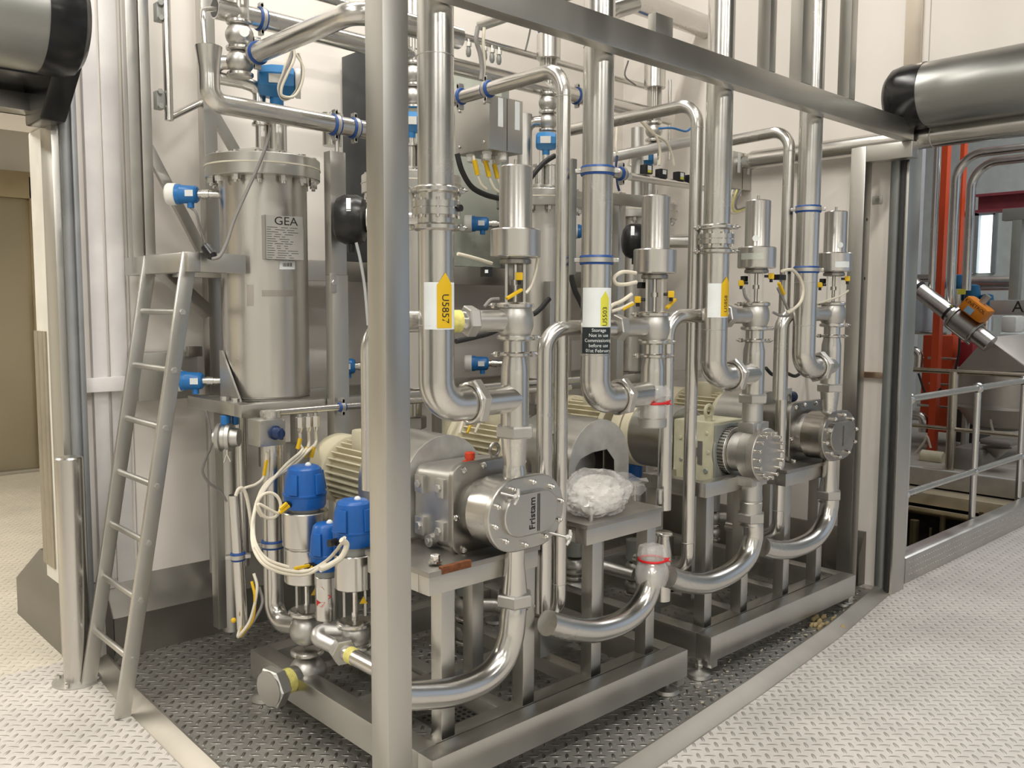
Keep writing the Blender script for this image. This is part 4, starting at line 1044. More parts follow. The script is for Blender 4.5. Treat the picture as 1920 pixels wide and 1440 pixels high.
for i in range(n1):
    f_ = i/(n1-1); c = A.lerp(tip, f_); row = []
    for j in range(n2):
        w_ = (j/(n2-1)-.5)*(.13*(1-.55*f_)); row.append(h.b.verts.new(c+V((w_*.15, .02*noise.noise(V((i*.7, j*.9, 1)))+.012, w_+.010*noise.noise(V((i*.8, j*1.1, 5)))))))
    G.append(row)
for i in range(n1-1):
    for j in range(n2-1): h._face((G[i][j], G[i+1][j], G[i+1][j+1], G[i][j+1]))
obj('film_tail', h, FILM, t, label='twisted clear tail')
def endbag(name, c, d, r, L0, label, tie, seedv, ruff=.9):
    """bag pulled over a pipe end and tied with a red band"""
    t = thing(name, label, 'plastic bag', c); d = V(d).normalized(); _, u, w = basis(d); h = MB(); rings = []; n = 40
    prof = [(-.012, r*.6), (-.010, r*1.0), (.0, r*1.12), (L0*tie*.55, r*1.20), (L0*tie*.85, r*1.10), (L0*tie, r*1.07), (L0*(tie+.06), r*1.10), (L0*(tie+.15), r*1.28), (L0*(tie+.32), r*1.45), (L0*(tie+.5), r*1.42), (L0*(tie+.66), r*1.24), (L0*(tie+.74), r*1.03)]
    for i, (tt, rr_) in enumerate(prof):
        ring = []
        for k in range(n):
            a = 2*PI*k/n; q = 1+(.03 if abs(tt-L0*tie) < L0*.08 else .12)*noise.noise(V((cos(a)*3, sin(a)*3, tt*14+seedv))); ring.append(h.b.verts.new(V(c)+d*(tt+.006*noise.noise(V((cos(a)*2, sin(a)*2, seedv+i))))+(u*cos(a)+w*sin(a))*rr_*q))
        rings.append(ring)
    for A_, B_ in zip(rings, rings[1:]):
        for k in range(n): h._face((A_[k], A_[(k+1) % n], B_[(k+1) % n], B_[k]))
    h._face(list(reversed(rings[0]))); obj('film', h, FILM, t, label='clear film')
    tc_ = V(c)+d*L0*tie; f, g = facing(tc_); h = MB(); h.torus(tc_, d, r*1.12, .0048, 40, 8)
    q = tc_+g*r*1.2; h.ball(q, .009, seg=12, n=8); h.sweep([q, q+g*.012+V((0, 0, .010))], .003, 8); h.sweep([q, q+g*.016-V((0, 0, .006))], .003, 8); obj('tie', h, RED, t, label='red tie band')
    return t
c = P(1216, 1020, Y=YC); c = V((XC[1]+.015, YC, P(1216, 1030, Y=YC).z)); zb = P(1213, 1100, Y=YC).z
endbag('plastic_bag', V((c.x, YC, c.z)), (0, 0, -1), .046, c.z-zb, 'clear plastic bag tied with a red band on the open end of the lower pipe', .30, 2.0)
zb = P(1213, 782, Y=YC).z; zt_ = P(1213, 737, Y=YC).z
endbag('plastic_bag', V((XC[1], YC, zb)), (0, 0, 1), .047, zt_-zb, 'clear plastic bag tied with a red band under the U5503 tee pipe', .58, 5.0)

q = P(1187, 868, Y=2.80); t = thing('blue_valve', 'blue valve head with a white lamp behind the arched guard on the empty platform', 'valve', q)
h = MB(); r_ = W(18, q); h.lathe(q-V((0, 0, .085)), (0, 0, 1), [(0, r_*.75), (.02, r_*.95), (.075, r_), (.078, r_*1.04), (.085, r_*1.04), (.088, r_), (.14, r_*.85), (.158, r_*.6), (.159, 0)], 36); obj('head', h, BLUE, t, label='blue domed head')
h = MB(); h.ball(q+V((0, 0, .076)), .012, seg=14, n=8); obj('indicator_lamp', h, LABEL, t, label='white lamp dome')
h = MB(); h.cyl(q-V((0, 0, .30)), q-V((0, 0, .085)), r_*.9, seg=30); obj('actuator', h, PIPE, t)
# ================================================================== FILTER VESSELS
LT = -_rt0                      # level direction pointing left in the photo
RB = .1765
V1 = P(497, 500, Y=3.45); V1.z = 0
VC = [V((V1.x, 3.45, 0))]+[V((P(px, 430, Y=3.40).x, 3.40, 0)) for px in (772, 1012, 1196)]
vz0 = P(497, 752, Y=3.27).z; vf0, vf1, vf2 = P(487, 321, Y=3.21).z, P(487, 298, Y=3.21).z, P(487, 279, Y=3.21).z
print('vessels', VC, vz0, vf0, vf1, vf2)
VL = ['tall brushed steel filter vessel with a bolted lid and maker plate beside the ladder', 'steel filter vessel mostly hidden behind the front post and the U5857 pipe', 'steel filter vessel behind the first seat valve actuator', 'steel filter vessel far back between the U5503 and U5858 pipes']
def sensor(c, zc_, label, s=1.0, cap=WHITEP):
    """round blue transmitter on a short stub at the side of a vessel"""
    c = V((c.x, c.y, zc_)); d = LT.normalized(); a = c+d*RB*.97
    t = thing('pressure_transmitter', label, 'transmitter', a+d*.10, 'blue pressure transmitters on the vessels')
    h = MB(); h.cyl(a, a+d*.11, .0165, seg=20); h.cyl(a+d*.055, a+d*.085, .020, seg=20); obj('stub', h, PIPE, t)
    h = MB(); h.lathe(a+d*.10, d, [(0, .016), (.004, .030), (.012, .036), (.070, .038), (.076, .042), (.092, .042)], 28); h.cyl(a+d*.05-V((0, 0, .0))+d*.02-V((0, 0, .03)), a+d*.07-V((0, 0, .055)), .012, seg=14) if False else None
    h.cyl(a+d*.135-V((0, 0, .03)), a+d*.135-V((0, 0, .056)), .014, seg=16); b = obj('housing', h, BLUEP, t, label='blue housing')
    h = MB(); h.lathe(a+d*.192, d, [(0, .044), (.003, .046), (.034, .046), (.040, .042), (.041, 0)], 20); obj('cap', h, cap, t, label='white screw cap')
    f = facing(c)[0]; h = MB(); q = a+d*.14+f*.038; h.prism([q-d*.018-V((0, 0, .012)), q+d*.016-V((0, 0, .012)), q+d*.016+V((0, 0, .014)), q-d*.018+V((0, 0, .014))], f*.0015); obj('rating_plate', h, LABEL, b)
    return t, a+d*.135-V((0, 0, .056))
def vessel(i):
    c = VC[i]; t = thing('filter_vessel', VL[i], 'vessel', V((c.x, c.y, vz0)), 'filter vessels'); fl = .232
    h = MB(); h.lathe((c.x, c.y, vz0), (0, 0, 1), [(0, RB-.02), (.004, RB-.004), (.010, RB), (vf0-vz0, RB)], 64); obj('shell', h, TANK, t)
    h = MB(); h.lathe((c.x, c.y, vf0), (0, 0, 1), [(0, RB), (0, fl-.003), (.003, fl), (vf1-vf0-.003, fl), (vf1-vf0-.003, RB)], 56); obj('shell_flange', h, FRAME, t)
    h = MB(); h.lathe((c.x, c.y, vf1-.003), (0, 0, 1), [(0, fl+.003), (.006, fl+.003)], 56); obj('gasket', h, mat('gasket_%d' % i, (.62, .58, .48), 0, .5), t, label='cream gasket')
    h = MB(); h.lathe((c.x, c.y, vf1+.003), (0, 0, 1), [(0, fl), (vf2-vf1-.006, fl), (vf2-vf1-.003, fl-.003), (vf2-vf1-.003, RB+.01), (vf2-vf1+.02, RB*.80), (vf2-vf1+.035, RB*.5), (vf2-vf1+.04, 0)], 56); lid = obj('lid', h, FRAME, t)
    for k in range(14):
        a = 2*PI*k/14+.12; q = V((c.x+cos(a)*(fl-.024), c.y+sin(a)*(fl-.024), 0)); h = MB()
        h.hexn(q+V((0, 0, vf0-.022)), q+V((0, 0, vf0)), .0155); h.cyl(q+V((0, 0, vf0-.032)), q+V((0, 0, vf0-.02)), .008, seg=10); h.cyl(q+V((0, 0, vf2-.004)), q+V((0, 0, vf2+.008)), .016, seg=12); obj('lid_bolt', h, BOLT, lid)
    zt = P(520, 236, Y=3.45).z
    for dx, r, zz in ((-.002, .026, zt-.0), (.062, .038, zt+.004)):
        q = V((c.x, c.y, 0))+_rt0*dx; h = MB(); h.lathe((q.x, q.y, vf2), (0, 0, 1), [(0, r), (zz-vf2-.012, r), (zz-vf2-.010, r+.014), (zz-vf2, r+.014)], 28); obj('nozzle', h, PIPE, lid)
    h = MB(); h.cyl((c.x, c.y, vz0-.30), (c.x, c.y, vz0+.01), .043, seg=28); obj('outlet', h, PIPE, t)
    if i == 1 or i == 2: h = MB(); h.hexn((c.x, c.y, vz0-.20), (c.x, c.y, vz0-.14), .066); obj('union_nut', h, SATIN, t)
    return t
vt = [vessel(i) for i in range(4)]
# maker plate on the first vessel, stickers
c = VC[0]; t = vt[0]
pc = P(533, 445, Y=3.26); f, g = facing((c.x, c.y)); pn = (f*.93+g*.37).normalized(); pu = V((-pn.y, pn.x, 0))
def plate_uv(x, y, off=0.0): return V((c.x, c.y, 0))+pn*(RB+.022+off)+pu*x+V((0, 0, y))
z0, z1 = P(540, 487, Y=3.26).z, P(540, 406, Y=3.26).z
w0, w1 = -.075, .088
h = MB(); h.prism([plate_uv(w0, z0), plate_uv(w1, z0), plate_uv(w1, z1), plate_uv(w0, z1)], -pn*.003); h.prism([plate_uv(w0, z0), plate_uv(w0, z1), plate_uv(w0, z1)-pn*.05, plate_uv(w0, z0)-pn*.05], pu*.003); h.prism([plate_uv(w1, z0), plate_uv(w1, z1), plate_uv(w1, z1)-pn*.06, plate_uv(w1, z0)-pn*.06], -pu*.003)
mp_ = obj('maker_plate', h, mat('plate_steel', (.56, .55, .52), .8, .45, 4, .05), t, label='steel maker plate')
h = MB(); h.text('GEA', .046, lambda x, y, z: plate_uv(.012+x*1.15, z1-.022+y, .0012)); obj('lettering', h, INK, mp_, label='black lettering')
h = MB()
for k in range(15):
    zz = z1-.048-.0092*k; random.seed(k); a_ = w0+.006
    for sgm in range(3):
        b_ = a_+random.uniform(.012, .05)
        if b_ > w1-.006: break
        h.prism([plate_uv(a_, zz), plate_uv(b_, zz), plate_uv(b_, zz+.0022), plate_uv(a_, zz+.0022)], pn*.0008); a_ = b_+random.uniform(.005, .02)
obj('small_print', h, GREYINK, mp_)
h = MB(); a0 = P(539, 498, Y=3.28)
def onshell(px, py, off=.001):
    # point of the shell seen at a pixel: intersect with the cylinder
    d = _rt*(px-960)+_up*(720-py)+_fw*FPX; cx, cy = c.x, c.y; A_ = d.x**2+d.y**2; B_ = -2*(d.x*cx+d.y*cy); C_ = cx*cx+cy*cy-(RB+off)**2
    tt = (-B_-math.sqrt(max(0, B_*B_-4*A_*C_)))/(2*A_); return CAM+d*tt
def patch(mb, x0, y0, x1, y1, off, n=6):
    for k in range(n):
        a, b = x0+(x1-x0)*k/n, x0+(x1-x0)*(k+1)/n; mb.quad(onshell(a, y1, off), onshell(b, y1, off), onshell(b, y0, off), onshell(a, y0, off))
    return mb
h = patch(MB(), 524, 490, 553, 505, .0012); s_ = obj('barcode_sticker', h, LABEL, t, label='white barcode sticker')
h = MB()
for k in range(9): patch(h, 530+k*2.0, 493, 530+k*2.0+(1.2 if k % 3 else .7), 500, .002, 1)
obj('barcode', h, INK, s_)
h = patch(MB(), 463, 534, 475, 574, .001); obj('bare_patch', h, mat('bare_patch', (.42, .38, .36), .8, .5), t, label='dull tape mark')
h = patch(MB(), 491, 544, 556, 556, .001, 10); obj('faded_strip', h, mat('faded_strip', (.40, .37, .34), .9, .42), t, label='faded strip')
# foot ring of the first vessel
h = MB(); h.lathe((c.x, c.y, vz0-.004), (0, 0, 1), [(0, RB+.0), (.006, RB+.0)], 40); obj('foot_ring', h, FRAME, t)

s1_, e1 = sensor(VC[0], P(390, 358, Y=3.5).z, 'blue pressure transmitter high on the vessel beside the ladder')
s2_, e2 = sensor(VC[0], P(390, 719, Y=3.5).z, 'blue pressure transmitter low on the vessel beside the ladder')
sensor(VC[1], P(680, 692, Y=3.4).z, 'blue pressure transmitter seen between the tall support post and the front post')
s3_, e3 = sensor(VC[2], P(905, 410, Y=3.4).z, 'blue pressure transmitter left of the first seat valve actuator')
sensor(VC[2], P(905, 688, Y=3.4).z, 'blue pressure transmitter low behind the yellow-taped valve port')
sensor(VC[3], P(1090, 424, Y=3.4).z, 'blue pressure transmitter peeping out behind the U5503 pipe')

# level transmitters on the lids and the stacked valves above the vessels
BOXBLUE = mat('mid_blue_enamel', (.018, .15, .36), 0, .35)
def boxhead(c, label, zc_, dy=0, s=1.0, grp=True):
    t = thing('level_transmitter', label, 'transmitter', c, 'blue level transmitters on the vessel lids')
    f, g = facing(c); q = V((c.x, c.y, zc_)); h = MB()
    h.lathe(q-g*.075*s, g, [(0, .045*s), (.008, .062*s), (.055*s, .070*s), (.10*s, .070*s), (.145*s, .060*s), (.15*s, .04*s)], 8, PI/8); h.cyl(q-V((0, 0, .065*s)), q-V((0, 0, .10*s)), .028*s, seg=18); b = obj('housing', h, BOXBLUE, t, label='blue faceted housing')
    h = MB(); h.lathe(q+g*.075*s, g, [(0, .055*s), (.004, .060*s), (.022, .060*s), (.024, 0)], 20); obj('cover', h, WHITEP, t)
    h = MB(); e = q+f*.066*s; h.prism([e-g*.03-V((0, 0, .018)), e+g*.025-V((0, 0, .018)), e+g*.025+V((0, 0, .018)), e-g*.03+V((0, 0, .018))], f*.004); obj('rating_plate', h, FRAME, b)
    h = MB(); h.cyl(q-V((0, 0, .10*s)), q-V((0, 0, .175*s)), .019, seg=18); obj('neck', h, PIPE, t)
    return t
n1 = VC[0]+_rt0*.062
tz = P(520, 160, Y=3.45).z
boxhead(n1, 'blue faceted level transmitter with looped cables on the first vessel', tz)
for i, px, py in ((1, 772, 230), (2, 1030, 268), (3, 1216, 300)):
    boxhead(VC[i]+_rt0*(.03 if i > 1 else .0), ['', 'blue level transmitter just visible beside the U5857 pipe', 'blue level transmitter behind the first loop pipe', 'blue level transmitter behind the second loop pipe'][i], P(px, py, Y=3.4).z, s=.72)
def stack(i, px, yb1, yb2, ycyl, label, r=.056, cyl=True, dx=0):
    q0 = P(px, yb1, Y=3.42); q0 = V((q0.x, 3.42, 0)); z1 = P(px, yb1, Y=3.42).z; z2 = P(px, yb2, Y=3.42).z
    t = thing('double_seat_valve', label, 'valve', V((q0.x, q0.y, z2-r)), 'stacked valves above the vessels')
    h = MB(); h.ball((q0.x, q0.y, z1), r, sq=.9, seg=32, n=14); h.ball((q0.x, q0.y, z2), r, sq=.88, seg=32, n=14); obj('valve_body', h, SATIN, t)
    h = MB(); clamp(h, (q0.x, q0.y, (z1+z2)/2), r*.74); clamp(h, (q0.x, q0.y, z1+r*.9), r*.68); clamp(h, (q0.x, q0.y, z2-r*.9), r*.7); obj('clamp_band', h, PIPE, t)
    h = MB(); d = LT.normalized(); h.tube([V((q0.x, q0.y, z2)), V((q0.x, q0.y, z2))+d*.10, V((q0.x, q0.y, z2-.10))+d*.13], .030, .05, 22); obj('side_branch', h, PIPE, t)
    if cyl:
        za, zb = P(px, ycyl[0], Y=3.42).z, P(px, ycyl[1], Y=3.42).z
        h = MB(); h.cyl((q0.x, q0.y, zb), (q0.x, q0.y, za), .064, seg=36, bev=.004); obj('actuator', h, TANK, t)
        h = MB()
        for s in (-1, 1): h.bar(V((q0.x, q0.y, z1+r))+_rt0*.03*s, V((q0.x, q0.y, zb))+_rt0*.03*s, .008, .03, (0, 1, 0))
        h.cyl((q0.x, q0.y, z1+r), (q0.x, q0.y, zb), .009, seg=12); obj('yoke', h, SATIN, t)
        h = MB(); h.lathe((q0.x, q0.y, za), (0, 0, 1), [(0, .056), (.015, .060), (.09, .052), (.11, .035), (.112, 0)], 28); h.box((q0.x-.10, q0.y-.03, za+.02), (q0.x-.04, q0.y+.03, za+.05), .006); obj('control_head', h, BLUE, t, label='blue control head')
    return q0, z1, z2
q0, zb1, zb2 = stack(0, 449, 67, 116, (-60, -20), 'stacked ball-shaped valve with a round white tag above the first vessel')
h = MB(); f, g = facing(q0); e = P(458, 60, Y=3.42-.06); h.cyl(e, e+f*.003, .019, seg=24); obj('valve_tag', h, LABEL, label='round white tag hanging on the stacked valve above the first vessel', cat='tag')
stack(1, 776, 140, 181, (-10, 40), 'stacked valve seen in the gap between the front post and the U5857 pipe')
stack(2, 1028, 193, 228, (64, 112), 'stacked valve with blue head behind the first loop pipe', .052)
stack(3, 1226, 245, 281, (118, 166), 'stacked valve with blue head behind the second loop pipe', .052)

# ================================================================== OVERHEAD PIPEWORK
def pipe(name, pts, r, label, cat='pipe', m=PIPE, bend=.08, seg=22, group=None):
    h = MB(); h.tube(pts, r, bend, seg, n=10); return obj(name, h, m, label=label, cat=cat, group=group)
za = P(402, 15, Y=3.45).z
a = P(402, 15, Y=3.45)
t = thing('header_pipe', 'long overhead header pipe with an open end near the ladder', 'pipe', a)
h = MB(); n = 24
rr_ = .041; h.lathe(a, (1, 0, 0), [(.0, rr_-.006), (0, rr_), (2.95, rr_), (2.95, 0)], 32); h.lathe(a+V((.10, 0, 0)), (-1, 0, 0), [(0, 0), (0, rr_-.006), (.10, rr_-.006)], 32) if False else None
obj('pipe', h, PIPE, t); h = MB(); h.cyl(a+V((-.0008, 0, 0)), a+V((.002, 0, 0)), rr_-.006, seg=28); obj('open_bore', h, BLACK, t, label='dark open bore')
def xclip(c, d, r, label): return support('pipe_clip', c, d, r, (0, 0, 1), label)
xclip(V((P(489, 32, Y=3.45).x, 3.45, za)), (1, 0, 0), rr_, 'blue-lined clip on the overhead header pipe above the stacked valve')
xclip(V((P(1082, 180, Y=3.45).x, 3.45, za)), (1, 0, 0), rr_, 'dark clip on the header pipe beside the U5503 drop pipe')
zb_ = P(863, 67, Y=3.60); pipe('air_line', [V((1.9, 3.60, zb_.z)), V((4.55, 3.60, zb_.z))], .018, 'thin overhead air line running behind the header pipe')
for px in (875, 905, 919, 932):
    q = V((P(px, 80, Y=3.60).x, 3.585, zb_.z-.015)); t = thing('air_fitting', 'push-in air fitting hanging under the thin overhead air line', 'fitting', q, 'air fittings under the overhead line')
    h = MB(); h.hexn(q-V((0, 0, .035)), q-V((0, 0, .012)), .015); h.cyl(q-V((0, 0, .012)), q+V((0, 0, .004)), .009, seg=12); obj('nut', h, BOLT, t)
    h = MB(); h.lathe(q-V((0, 0, .085)), (0, 0, 1), [(0, .008), (.012, .014), (.035, .014), (.05, .009)], 14); obj('sleeve', h, GREYP, t)
# pipe from the stacked valve towards the front
a = P(478, 102, Y=3.36); b = P(668, 20, X=a.x); b2 = P(689, 30, X=a.x+.02)
za_ = (a.z+b.z)/2
t = thing('cross_pipe', 'sloping-looking overhead pipe from the stacked valve to behind the front post', 'pipe', a)
h = MB(); h.tube([V((a.x, 3.42, a.z)), V((a.x, a.y, a.z)), V((b.x, b.y, b.z)), V((b.x+.45, b.y, b.z))], .039, .075, 30, n=12); obj('pipe', h, PIPE, t)
xclip(V((a.x, a.y-.02, a.z)), (0, 1, 0), .039, 'blue-lined clip where the cross pipe meets the stacked valve')
# bell-mouthed drain pipe over the support post
a = P(393, 88, Y=3.165); b = P(394, 200, Y=3.165); c_ = P(655, 239, Y=3.165); zh = c_.z
t = thing('bell_pipe', 'open bell-mouthed pipe curving over the first vessel', 'pipe', V((b.x, 3.165, zh)))
h = MB(); zA = a.z; pts = [(0, .048), (.03, .0425), (.07, .037), (.10, .036)]
h.lathe(V((b.x, 3.165, zA)), (0, 0, -1), [(0, .044), (0, .048), (.035, .043), (.075, .0375), (.10, .0365)], 30); bl = obj('bell', h, PIPE, t)
h = MB(); h.cyl(V((b.x, 3.165, zA+.0004)), V((b.x, 3.165, zA+.002)), .043, seg=28); obj('open_bore', h, BLACK, bl, label='dark open mouth')
h = MB(); h.tube([V((b.x, 3.165, zA-.09)), V((b.x, 3.165, zh+.008)), V((c_.x+.12, 3.165, zh))], .0365, .15, 30, n=14); obj('pipe', h, PIPE, t)
for px, nm in ((628, 'first'), (664, 'second')):
    xclip(V((P(px, 236, Y=3.165).x, 3.165, zh)), (1, 0, 0), .0365, '%s blue-lined clip holding the bell-mouthed pipe above the support post' % nm)
q = P(626, 245, Y=3.22); h = MB(); h.lathe((q.x, 3.235, q.z-.06), (0, 0, 1), [(0, .039), (.115, .039), (.118, .048), (.128, .048)], 28); obj('short_stub', h, PIPE, label='short upright steel stub with a flared rim on the support post', cat='stub')
h = MB(); h.cyl((P(633, 280, Y=3.16).x, 3.165, zh-.05), (P(633, 280, Y=3.16).x, 3.165, P(633, 285, Y=3.16).z), .009, seg=12); obj('clip_stud', h, SATIN, label='threaded stud between the support post and its clip', cat='stud')
a, b, c_ = P(402, 17, Y=3.40), P(376, 30, Y=3.25), P(379, 92, Y=3.20)
pipe('drain_tube', [a, P(384, 18, Y=3.30), V((c_.x, 3.19, P(384, 22, Y=3.2).z)), V((c_.x, 3.17, zA-.02))], .010, 'thin drain tube curving into the bell-mouthed pipe', bend=.08)
a = P(418, 132, Y=3.50); pipe('vent_elbow', [P(412, 146, Y=3.50), P(455, 154, Y=3.48), P(486, 165, Y=3.46), P(487, 232, Y=3.45)], .026, 'swan-neck elbow from the stacked valve down to the first vessel lid', bend=.06)

# right-hand pipe along the right wall, over the doorway
t = thing('wall_pipe', 'thick pipe running along the right wall over the doorway', 'pipe', (XR-.09, 2, 2.42))
zq = 2.425; xq = XR-.085
ya = P(1412, 293, X=xq).y
h = MB(); h.tube([V((xq, ya, zq)), V((xq, -3.0, zq))], .054, 0, 32); obj('pipe', h, PIPE, t)
h = MB(); y_ = P(1752, 243, X=xq).y; h.lathe((xq, y_, zq), (0, 1, 0), [(0, .054), (.002, .056), (.006, .056), (.008, .054)], 32); obj('weld_seam', h, SATIN, t)
h = MB(); h.lathe((xq, ya-.03, zq), (0, 1, 0), [(0, .054), (.03, .054), (.045, .048), (.18, .024), (.26, .024)], 28); obj('reducer', h, PIPE, t)
# big overhead duct pipe with a label beyond the frame
a = P(1180, 0, Y=3.35); zz = P(1380, 72, Y=3.35).z
t = thing('overhead_pipe', 'thick overhead pipe with a white and yellow label behind the long beam', 'pipe', V((3.5, 3.35, zz)))
ex = P(1585, 130, Y=3.35).x
h = MB(); h.tube([V((2.3, 3.35, zz)), V((ex-.02, 3.35, zz)), V((ex-.02, 3.35, 4.4))], .068, .13, 36, n=12); obj('pipe', h, PIPE, t)
h = MB(); xa, xb_ = P(1378, 70, Y=3.30).x, P(1416, 85, Y=3.30).x; h.lathe((xa, 3.35, zz), (1, 0, 0), [(0, .0682), (0, .0695), (xb_-xa, .0695), (xb_-xa, .0682)], 36); lb_ = obj('label_sleeve', h, LABEL, t, label='white sleeve')
h = MB(); f = V((-.45, -.72, -.52)).normalized()
for k in range(8):
    a0, a1 = -2.25+k*.10, -2.25+(k+1)*.10
    q = lambda x, a: V((x, 3.35+cos(a)*.0702, zz+sin(a)*.0702))
    h.quad(q(xa+.02, a0), q(xb_-.02, a0), q(xb_-.02, a1), q(xa+.02, a1))
obj('arrow', h, LIME, lb_, label='yellow patch')
h = MB(); a = P(1445, 60, Y=3.6); h.cyl((a.x, 3.6, 1.9), (a.x, 3.6, 4.4), .013, seg=14); obj('thin_riser', h, PIPE, label='thin vertical riser behind the long beam', cat='pipe')
h = MB(); a = P(1325, 60, Y=3.5); h.cyl((a.x, 3.5, 2.2), (a.x, 3.5, 4.4), .016, seg=14); o = obj('thin_riser', h, PIPE, label='thin riser with a blue band beside the U5858 pipe', cat='pipe')
h = MB(); q = P(1325, 70, Y=3.5); h.cyl((q.x, 3.5, q.z-.02), (q.x, 3.5, q.z+.02), .019, seg=16); obj('blue_band', h, BLUEP, o, label='blue band')
h = MB(); a = P(1298, 90, Y=3.3)
# curved pipe at the very top
pipe('top_bend', [P(1190, 8, Y=2.5), P(1150, 20, Y=2.5), P(1090, 60, Y=2.5)], .035, 'short bend crossing above the long beam near the U5503 pipe', bend=.06)
a, b = P(843, 42, Y=3.0), P(960, 12, X=P(843, 42, Y=3.0).x)
pipe('conduit', [P(902, 46, Y=3.0), V((P(902, 46, Y=3.0).x, 2.4, P(902, 46, Y=3.0).z))], .026, 'open conduit end with cables dropping from it above the junction box')
pipe('rear_line', [P(1060, 222, Y=3.1), P(1245, 195, Y=2.6)], .03, 'horizontal pipe passing behind the U5503 drop pipe') if False else None
# right cluster behind the U5858 pipe
zz = P(1280, 345, Y=3.0).z; pipe('manifold_pipe', [V((P(1180, 331, Y=3.0).x, 3.0, P(1180, 331, Y=3.0).z)), V((P(1320, 352, Y=3.0).x, 3.0, P(1320, 352, Y=3.0).z))], .020, 'small manifold pipe under the black solenoids')
a, b = P(1065, 215, Y=3.3), P(1330, 262, Y=3.3)
pipe('rear_branch', [P(1128, 298, Y=3.35), P(1310, 262, Y=3.05)], .030, 'horizontal branch pipe behind the second loop pipe', m=SATIN)
pipe('rear_branch', [P(1335, 290, Y=3.6), P(1440, 268, Y=3.6), P(1445, 200, Y=3.6)], .022, 'thin branch pipe behind the U5858 drop pipe', bend=.02)
pipe('rear_tee', [P(1195, 240, Y=3.30), P(1195, 400, Y=3.30)], .036, 'short upright pipe behind the U5503 drop pipe', m=SATIN)
pipe('rear_riser', [P(984, 215, Y=3.5), P(984, 330, Y=3.5)], .040, 'short upright pipe right of the junction box', m=SATIN)
pipe('rear_riser', [P(1378, 390, Y=3.4), P(1375, 760, Y=3.4)], .030, 'upright pipe behind the U5858 drop pipe', m=SATIN)
pipe('rear_riser', [P(1256, 150, Y=3.55), P(1254, 300, Y=3.55)], .012, 'thin upright tube beside the second rear valve')
# black solenoid blocks with labels
for k, (px, py) in enumerate(((1212, 318), (1240, 326), (1273, 331), (1292, 337))):
    q = P(px, py, Y=3.0); t = thing('solenoid_block', ('first', 'second', 'third', 'fourth')[k]+' black solenoid block in the row above the manifold pipe, counted from the U5503 pipe', 'solenoid', q, 'solenoid blocks')
    h = MB(); h.box(q-V((.030, .02, .024)), q+V((.030, .02, .024)), .004); obj('body', h, BLACK, t)
    f, g = facing(q); h = MB(); e = q-V((0, .0205, 0)); h.prism([e+V((-.014, 0, -.004)), e+V((.016, 0, -.004)), e+V((.016, 0, .018)), e+V((-.014, 0, .018))], (0, -.001, 0)); obj('label', h, LABEL, t, label='white label')
    if k in (0, 2): h = MB(); h.prism([e+V((-.014, 0, -.018)), e+V((.016, 0, -.018)), e+V((.016, 0, -.005)), e+V((-.014, 0, -.005))], (0, -.001, 0)); obj('warning_label', h, LIME, t, label='yellow label')
# support portal with the mitred corner around the far vessel
t = thing('vessel_portal', 'small mitred steel portal frame around the far vessel', 'frame', P(1190, 500, Y=3.05))
a, b = P(1153, 368, Y=3.10), P(1232, 368, Y=2.75)
h = MB(); h.box((a.x, 3.07, 1.0), (a.x+.055, 3.125, a.z+.02), .003); obj('post', h, FRAME, t)
q = P(1226, 370, Y=2.78); h = MB(); h.box((q.x-.05, 2.75, 1.0), (q.x+.0, 2.80, q.z), .003); obj('post', h, FRAME, t)
h = MB(); h.bar(V((a.x+.027, 3.12, a.z-.01)), V((q.x-.025, 2.75, q.z-.03)), .05, .06, bev=.003); obj('top_beam', h, FRAME, t)
# black butterfly actuators
for px, py, Y_, lab, s in ((659, 412, 3.05, 'black rounded valve actuator with a white strip beside the front post', 1.0), (1190, 452, 2.95, 'black rounded valve actuator with cables behind the second seat valve', .92), (1538, 603, 2.75, 'black rounded actuator half hidden under the far valve port', .7)):
    q = P(px, py, Y=Y_); d = _rt0.normalized(); t = thing('valve_actuator', lab, 'actuator', q, 'black valve actuators')
    h = MB(); h.lathe(q-d*.075*s, d, [(0, 0), (.001, .03*s), (.008, .062*s), (.022, .085*s), (.05*s, .098*s), (.10*s, .098*s), (.125*s, .085*s), (.135*s, .05*s)], 40); h.cyl(q-V((0, 0, .09*s)), q-V((0, 0, .13*s)), .014, seg=14); b = obj('housing', h, BLACK, t)
    h = MB(); h.cyl(q+d*.06*s, q+d*.18*s, .055*s, seg=32, bev=.006); h.cyl(q+d*.10, q+d*.30, .034, seg=24); obj('valve_neck', h, PIPE, t)
    f = facing(q)[0]; h = MB(); e = q-d*.012
    for k in range(5):
        a0, a1 = .25+k*.13, .25+(k+1)*.13; pt = lambda a, o: e+d*o+(f*cos(a)+V((0, 0, 1))*sin(a))*.0995*s
        h.quad(pt(a0, -.008), pt(a0, .010), pt(a1, .010), pt(a1, -.008))
    obj('indicator_strip', h, LABEL, t, label='white strip')
# cabinet on the back wall
a = P(690, 90, Y=3.76); b = P(953, 160, Y=3.76)
t = thing('wall_cabinet', 'flat grey-green cabinet with a black side on the back wall behind the front post', 'cabinet', ((a.x+b.x)/2, 3.85, 1.77))
h = MB(); h.box((a.x, 3.76, 1.77), (b.x, YW-.03, a.z), .004); obj('case', h, mat('pale_green_cabinet', (.50, .53, .47), 0, .25), t)
h = MB(); h.box((a.x-.006, 3.77, 1.77), (a.x-.0005, YW-.03, a.z), .002); obj('side_panel', h, mat('black_side', (.02, .025, .03), 0, .15), t, label='glossy black side')
h = MB(); h.box((b.x-.05, 3.752, 1.77), (b.x, 3.759, a.z), .002); obj('edge_strip', h, GREYP, t)

